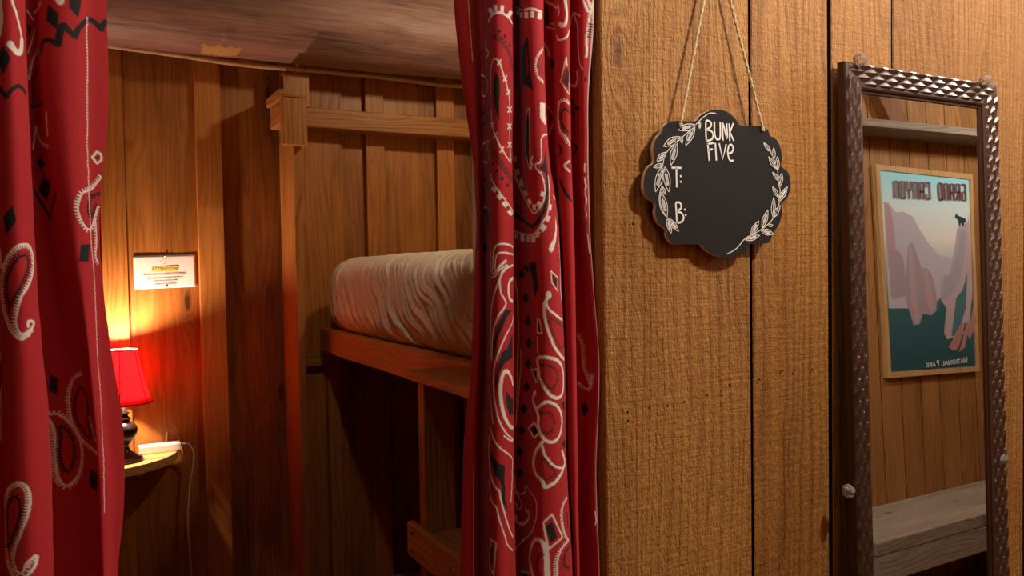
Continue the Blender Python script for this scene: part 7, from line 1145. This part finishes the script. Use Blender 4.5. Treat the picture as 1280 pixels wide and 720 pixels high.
M['rod'] = plain('dark_rod', (.05, .035, .028), .4, metal=.6)
rod = thing('curtain_rod', 'dark curtain rod across the top of the bunk opening', 'curtain rod', (.15, .01, 2.075))
MB().tube([(-.3205, .012, 2.075), (.6395, .012, 2.075)], .012, 16).build('rod', M['rod'], rod)
for x0, x1 in ((-.3208, -.314), (.633, .6398)):
    MB().tube([(x0, .012, 2.075), (x1, .012, 2.075)], .019, 16).build('end_socket', M['rod'], rod)

# ------------------------------------------------------------------ the chalkboard sign
def board_mat():
    t = NT('chalkboard'); co = t.n('ShaderNodeTexCoord').outputs['Object']
    a = t.noise(t.vmath('MULTIPLY', co, (40, 40, 160)), 1, 4, .65); b = t.noise(co, 600, 2)
    c = t.mix(t.math('MULTIPLY', a, .55), (.010, .0095, .0095), (.028, .026, .025))
    bs = t.bsdf(**{'Base Color': c, 'Roughness': .75, 'Specular IOR Level': .25}); t.l(t.bump(b, .5, .0004), bs.inputs['Normal']); return t.m
M['board'] = board_mat()
M['mdf'] = plain('raw_board_edge', (.80, .64, .46), .8)
M['chalk'] = plain('white_paint_pen', (.93, .92, .89), .6)
M['twine'] = plain('jute_twine', (.80, .66, .42), .9, noise_amt=.35, noise_scale=700, bumpd=.001)
FY = -.0175
sign = thing('chalkboard_sign', 'black scallop-edged chalkboard sign reading BUNK FIVE, hung by twine on the planked wall', 'sign', (.838, -.012, 1.608))
def sign_board():
    P = smoothline(np.array(SIGN_OUTLINE)/1e4, 5, True)
    mb = MB(); mb.prism([(x, FY, z) for x, z in P], (0, .0062, 0))
    for f in mb.bm.faces:
        f.normal_update()
        if abs(f.normal.y) < .5: f.material_index = 1
    mb.build('board', [M['board'], M['mdf']], sign)
sign_board()
def strokes(name, lines, w, dots=(), smooth=True, taper=False):
    mb = MB()
    for p in lines:
        q = np.array(p)/1e4
        q = smoothline(q, 6) if smooth and len(q) > 3 else q
        mb.ribbon([(x, FY-.0001, z) for x, z in q], w, .00045, (0, -1, 0))
    for x, z in np.array(dots).reshape(-1, 2)/1e4:
        mb.prism([(x+.0016*cos(k*pi/5), FY-.0001, z+.0016*sin(k*pi/5)) for k in range(10)], (0, -.00045, 0))
    return mb.build(name, M['chalk'], sign)
for a, b, d in ((0, 5, ()), (5, 11, ()), (11, 13, SIGN_DOTS[:2]), (13, 14, SIGN_DOTS[2:])): strokes('lettering', SIGN_LETTERS[a:b], .0027, d)
strokes('leaf_wreath', WREATH_A, .0010)
strokes('leaf_wreath', WREATH_B, .0010)
def twine():
    mb = MB(); nail = (.836, -.010, 1.957)
    for hx, hz in ((.7600, 1.690), (.9185, 1.6945)):
        n = 90; A = np.array((hx, FY-.002, hz)); B = np.array(nail); ss = 1 if hx > .83 else -1
        base = [A+(B-A)*i/n for i in range(n+1)]
        for k in range(2):
            pts = [p+np.array((.0011*cos(i*.9+k*pi), .0011*sin(i*.9+k*pi), 0)) for i, p in enumerate(base)]
            mb.tube(pts, .0014, 6)
        for i in range(3):   # knot at the hole
            mb.tube([(hx-.003, FY-.0022, hz-.002*i), (hx+.003, FY-.0030, hz-.002*i-.001)], .0011, 6)
        r2 = np.random.RandomState(int(hx*1000))
        for i in range(26):   # loose fibres
            p = base[r2.randint(2, n-2)]; v = r2.randn(3)*np.array((.0035, .001, .003)); mb.tube([p, p+v*.6+np.array((0, -.0008, 0)), p+v], .00014, 3, caps=False)
    mb.build('twine', M['twine'], sign)
twine()
M['iron'] = plain('iron_nail', (.06, .055, .05), .45, metal=.8)
tag(MB().tube([(.836, -.0001, 1.9565), (.836, -.016, 1.9585)], .0014, 10).tube([(.836, -.0158, 1.9585), (.836, -.0172, 1.9587)], .0035, 12).build('nail', M['iron']), 'iron nail holding the twine of the chalkboard sign', 'nail')

# ------------------------------------------------------------------ the tall wall mirror, leaning a little
TILT = -.027
def frame_mat():
    t = NT('embossed_bronze_frame'); co = t.n('ShaderNodeTexCoord').outputs['Object']
    n = t.noise(co, 420, 4, .7); n2 = t.noise(co, 40, 3)
    c = t.mix(n2, (.050, .022, .016), (.085, .042, .030))
    bs = t.bsdf(**{'Base Color': c, 'Roughness': .34, 'Metallic': .3, 'Specular IOR Level': .9, 'Coat Weight': .9, 'Coat Roughness': .22})
    t.l(t.bump(n, .6, .0006), bs.inputs['Normal']); return t.m
M['frame'] = frame_mat()
M['frame_side'] = plain('frame_side', (.055, .018, .010), .4, spec=.5)
def glass_mirror():
    t = NT('mirror_glass'); bs = t.bsdf(**{'Base Color': (.90, .90, .88), 'Metallic': 1.0, 'Roughness': .012}); return t.m
M['mirror'] = glass_mirror()
MW, MH, FW, FD = .413, 1.45, .047, .021
mirror = thing('wall_mirror', 'tall mirror in a dark brown embossed leaf-pattern frame, hung on the planked wall', 'mirror', (1.3025, -.0435, 1.8115-MH))
mirror.rotation_euler = (TILT, 0, 0)
ORIGIN['wall_mirror'] = (0, 0, 0)
MB().box(-MW/2+.03, MW/2-.03, -.0105, -.0075, .03, MH-.03).build('mirror_glass', M['mirror'], mirror)
MB().box(-MW/2+.01, MW/2-.01, -.0070, -.002, .01, MH-.01).build('back_panel', M['frame_side'], mirror)
def rail(length, miter=True):
    """one frame member lying along +u from 0..length, v across 0 (outer) .. FW (inner), d out of the wall"""
    mb = MB()
    prof = [(0, .004), (0, .017), (.0015, .0195), (.004, .0205), (FW-.009, .0180), (FW-.006, .0165), (FW-.0055, .0135), (FW-.001, .0130), (FW, .0115), (FW, .0106)]
    A = [mb.bm.verts.new((v, v, d)) for v, d in prof]; B = [mb.bm.verts.new((length-v, v, d)) for v, d in prof]
    n = len(prof)
    for i in range(n):
        f = mb.bm.faces.new((A[i], A[(i+1) % n], B[(i+1) % n], B[i]))
        f.material_index = 1 if i in (0, n-1, 5, 6, 7, 8) else 0
    mb.bm.faces.new(A[::-1]); mb.bm.faces.new(B)
    # leaves: rows of overlapping pointed scales, each a raised ridge, staggered row by row
    rows, L, wv = 4, .036, .0185
    for r in range(rows):
        vc = .0048+.0092*r
        u = -.01+(r % 2)*L/2
        while u < length:
            base_d = .0203-(.0025)*(vc/(FW-.009))
            lo, hi = vc-.0+.004, length-vc-.004
            if u > vc-.008 and u+L < length-vc+.008:
                P = [(0, 0, 0), (.22, -.36, 0), (.5, -.5, 0), (.8, -.3, 0), (1.04, 0, .0), (.8, .3, 0), (.5, .5, 0), (.22, .36, 0)]
                out = [mb.bm.verts.new((u+L*p, min(max(vc+wv*q, .0006), FW-.0095), base_d-.0012)) for p, q, _ in P]
                rid = [mb.bm.verts.new((u+L*p, vc, base_d+h)) for p, h in ((.12, .0008), (.45, .0030), (.75, .0042), (.93, .0028))]
                for a, b, c in ((0, 1, 0), (1, 2, 1), (2, 3, 2), (3, 4, 3)):
                    pass
                q = out
                F = [(q[0], q[1], rid[0]), (q[1], q[2], rid[1], rid[0]), (q[2], q[3], rid[2], rid[1]), (q[3], rid[3], rid[2]), (q[3], q[4], rid[3]),
                     (q[0], rid[0], q[7]), (q[7], rid[0], rid[1], q[6]), (q[6], rid[1], rid[2], q[5]), (q[5], rid[2], rid[3]), (q[5], rid[3], q[4])]
                for f in F: mb.bm.faces.new(f)
            u += L
    return mb
def place(mb, name, o, du, dv, dd):
    for v in mb.bm.verts:
        u, w, d = v.co; v.co = Vector(o)+Vector(du)*u+Vector(dv)*w+Vector(dd)*d
    return mb.build(name, [M['frame'], M['frame_side']], mirror)
OUT = (0, -1, 0)
place(rail(MW), 'frame_rail', (-MW/2, 0, MH), (1, 0, 0), (0, 0, -1), OUT)
place(rail(MW), 'frame_rail', (-MW/2, 0, 0), (1, 0, 0), (0, 0, 1), OUT)
place(rail(MH), 'frame_rail', (-MW/2, 0, 0), (0, 0, 1), (1, 0, 0), OUT)
place(rail(MH), 'frame_rail', (MW/2, 0, 0), (0, 0, 1), (-1, 0, 0), OUT)
# cut-glass clips
def crystal_mat():
    t = NT('cut_glass'); bs = t.bsdf(**{'Base Color': (.96, .95, .93), 'Roughness': .03, 'IOR': 1.5, 'Transmission Weight': .82, 'Specular IOR Level': .8}); return t.m
M['crystal'] = crystal_mat()
def clip(x, yv, z, face, label):
    g = thing('mirror_clip', label, 'mirror clip', (x, 0, z), 'cut-glass clips round the mirror')
    mb = MB(); n = 8
    prof = [(.0, -.0115), (.0070, -.0075), (.0115, .000), (.0105, .0045), (.0062, .0080), (.0, .0086)]
    d = Vector((cos(face), 0, sin(face))); ax = d; u = Vector((0, 1, 0)); w = ax.cross(u)
    rings = []
    for r, t in prof[1:-1]:
        rings.append([mb.bm.verts.new(Vector((x, yv, z))-ax*t*-1+(u*cos(2*pi*k/n)+w*sin(2*pi*k/n))*r) for k in range(n)])
    a = mb.bm.verts.new(Vector((x, yv, z))+ax*prof[0][1]*1.25); b = mb.bm.verts.new(Vector((x, yv, z))+ax*prof[-1][1])
    for A, B in zip(rings[:-1], rings[1:]):
        for k in range(n): mb.bm.faces.new((A[k], A[(k+1) % n], B[(k+1) % n], B[k]))
    for k in range(n):
        mb.bm.faces.new((rings[0][(k+1) % n], rings[0][k], a)); mb.bm.faces.new((rings[-1][k], rings[-1][(k+1) % n], b))
    gem = mb.build('gem', M['crystal'], g)
    e = Vector((x, yv+.004, z)) + (Vector((0, 0, -.014)) if abs(d.z) > .5 else Vector((-.013*d.x, 0, 0)))
    MB().tube([(x, yv+.004, z), e], .0022, 10).build('pin', M['steel'], g)
M['steel'] = plain('steel_pin', (.55, .53, .50), .25, metal=1.0)
clip(1.124, -.030, 1.8150, radians(80), 'cut-glass clip on the top edge of the mirror, at its left corner')
clip(1.464, -.030, 1.8140, radians(100), 'cut-glass clip on the top edge of the mirror, at its right corner')
clip(1.0835, -.038, 1.1260, radians(180), 'cut-glass clip on the left side of the mirror, lower down')
clip(1.5010, -.040, 1.1220, 0.0, 'cut-glass clip on the right side of the mirror, lower down')

# ------------------------------------------------------------------ what the mirror shows: the hallway's other wall
M['oak'] = wood('pale_frame', (.34, .19, .07), (.55, .35, .15), (.68, .46, .22), axis='Z', rough=.5, rough_sawn=.1)
MOVE = []
def flat(name, rgb, rough=.45): return plain(name, rgb, rough, spec=.35)
def poster():
    g = thing('poster', 'framed canyon travel poster above the bench, seen in the mirror', 'poster', (3.73, -1.6, 1.5)); MOVE.append(g)
    C = [Vector((a/1000, -1.575, b/1000)) for a, b in ((3351, 2018), (4105, 1999), (4080, 988), (3361, 1012))]
    cen = sum(C, Vector())/4
    inn = [c+(Vector((math.copysign(.026, cen.x-c.x), 0, math.copysign(.026, cen.z-c.z)))) for c in C]
    for i in range(4):
        j = (i+1) % 4
        MB().prism([C[i], C[j], inn[j], inn[i]], (0, -.0245, 0)).build('frame_side', M['oak'], g)
    # paper with its printed sky
    t = NT('poster_paper'); sp = t.n('ShaderNodeSeparateXYZ'); t.l(t.n('ShaderNodeTexCoord').outputs['Object'], sp.inputs[0])
    f = t.math('MULTIPLY', t.math('ADD', sp.outputs[2], .52), 1/1.04)
    c = t.ramp(f, ((.0, (.02, .085, .11)), (.34, (.035, .13, .16)), (.46, (.25, .36, .43)), (.66, (.78, .78, .76)), (.80, (.68, .84, .88)), (1.0, (.22, .74, .93))))
    t.bsdf(**{'Base Color': c, 'Roughness': .35})
    o = MB().prism([v+Vector((0, -.006, 0)) for v in inn], (0, -.003, 0)).build('paper', t.m, g)
    lv = [0]
    def art(k, rgb, name):
        lv[0] += 1; yb = -1.5808+lv[0]*.0003
        P = [Vector((a/1000, yb, b/1000)) for a, b in POSTER_ART[k]]
        x0, x1, z0, z1 = 3.392, 4.062, 1.03, 1.97
        P = [Vector((min(max(p.x, x0), x1), p.y, min(max(p.z, z0), z1))) for p in P]
        MB().prism(P, (0, -.0002, 0)).build(name, flat('poster_'+k, rgb), o)
    art('mesa', (.50, .47, .58), 'far_mesa'); art('butte', (.46, .31, .37), 'near_butte'); art('cliff', (.38, .31, .38), 'cliff')
    art('streak1', (.47, .35, .39), 'cliff_light'); art('streak2', (.47, .34, .36), 'cliff_light')
    art('scarp', (.50, .39, .45), 'scarp'); art('scarp_shade', (.38, .36, .45), 'scarp_shade'); art('gap', (.07, .18, .21), 'ravine')
    art('boulder1', (.42, .22, .20), 'boulder'); art('boulder2', (.44, .23, .21), 'boulder'); art('boulder3', (.40, .22, .22), 'boulder')
    art('coyote', (.02, .06, .07), 'coyote'); art('cactus', (.06, .16, .15), 'cactus')
    # block lettering, drawn as bars; the reader stands in the hall facing this wall, so text runs towards -x
    GL = {'G': [[(1, 1), (0, 1), (0, 0), (1, 0), (1, .5), (.5, .5)]], 'R': [[(0, 0), (0, 1), (1, 1), (1, .5), (0, .5)], [(.5, .5), (1, 0)]], 'A': [[(0, 0), (0, 1), (1, 1), (1, 0)], [(0, .45), (1, .45)]],
          'N': [[(0, 0), (0, 1), (1, 1), (1, 0)]], 'D': [[(0, 0), (0, 1), (1, 1), (1, 0), (0, 0)]], 'C': [[(1, .75), (1, 1), (0, 1), (0, 0), (1, 0), (1, .25)]], 'Y': [[(0, 1), (0, .5), (1, .5), (1, 1)], [(.5, .5), (.5, 0)]], 'O': [[(0, 0), (0, 1), (1, 1), (1, 0), (0, 0)]]}
    GL['D'] = [[(0, 0), (0, 1), (.8, 1), (1, .88), (1, .12), (.8, 0), (0, 0)]]
    x_hi, x_lo = 4.040, 3.472; pitch = (x_hi-x_lo)/11.65; w = pitch*.55; hgt = .080; ink = flat('poster_title', (.20, .055, .06)); i = 0
    for word in ('GRAND', 'CANYON'):
        mb = MB()
        for ch in word:
            for p in GL[ch]: mb.ribbon([(x_hi-i*pitch-a*w, -1.5752, 1.864+b*hgt) for a, b in p], .0115, .0004, (0, 1, 0))
            i += 1
        mb.build('title', ink, o); i += 1
    put_text('N', .043, 1.0, (3.965, -1.5752, 1.052), (pi/2, 0, pi), flat('poster_sub', (.80, .86, .84)), 'subtitle', o)
    put_text('ATIONAL', .034, 1.22, (3.862, -1.5752, 1.049), (pi/2, 0, pi), bpy.data.materials['poster_sub'], 'subtitle', o)
    put_text('P', .043, 1.0, (3.741, -1.5752, 1.052), (pi/2, 0, pi), bpy.data.materials['poster_sub'], 'subtitle', o)
    put_text('ARK', .034, 1.2, (3.684, -1.5752, 1.049), (pi/2, 0, pi), bpy.data.materials['poster_sub'], 'subtitle', o)
poster()
bench = thing('bench', 'weathered plank bench under the poster, seen in the mirror', 'bench', (3.9, -1.4, 0)); MOVE.append(bench)
MB().box(2.785, 5.2, -1.598, -1.236, .372, .425, .004, 2).build('seat', M['grey_wood'], bench)
MB().box(2.79, 5.195, -1.27, -1.2375, .262, .3715, .003).build('apron', M['grey_wood'], bench)
for x in (2.86, 4.0, 5.08): MB().box(x, x+.06, -1.59, -1.275, 0, .3715, .003).build('leg', M['grey_wood'], bench)
shelf = thing('plank_shelf', 'pale plank shelf high on the wall above the poster, seen in the mirror', 'shelf', (3.9, -1.5, 2.16)); MOVE.append(shelf)
def shelf_board():
    mb = MB(); n = 40; P = []
    for i in range(n+1):
        x = 2.9+2.3*i/n; P.append((x, -1.425+.018*sin((x-3.0)*2.1), 2.150))
    P += [(5.2, -1.5995, 2.150), (2.9, -1.5995, 2.150)]
    mb.prism(P, (0, 0, .035), bev=.003).build('shelf_board', M['grey_wood'], shelf)
shelf_board()
brace = MB().prism([(3.46, -1.599, 2.19), (3.60, -1.599, 2.19), (3.42, -1.599, 2.42), (3.30, -1.599, 2.42)], (0, .05, 0), bev=.002).build('wall_brace', M['cedar_dark'])
tag(brace, 'short dark timber brace on the wall above the plank shelf, seen in the mirror', 'brace')
MOVE.append(brace)
for o in MOVE: o.location.y += REAR
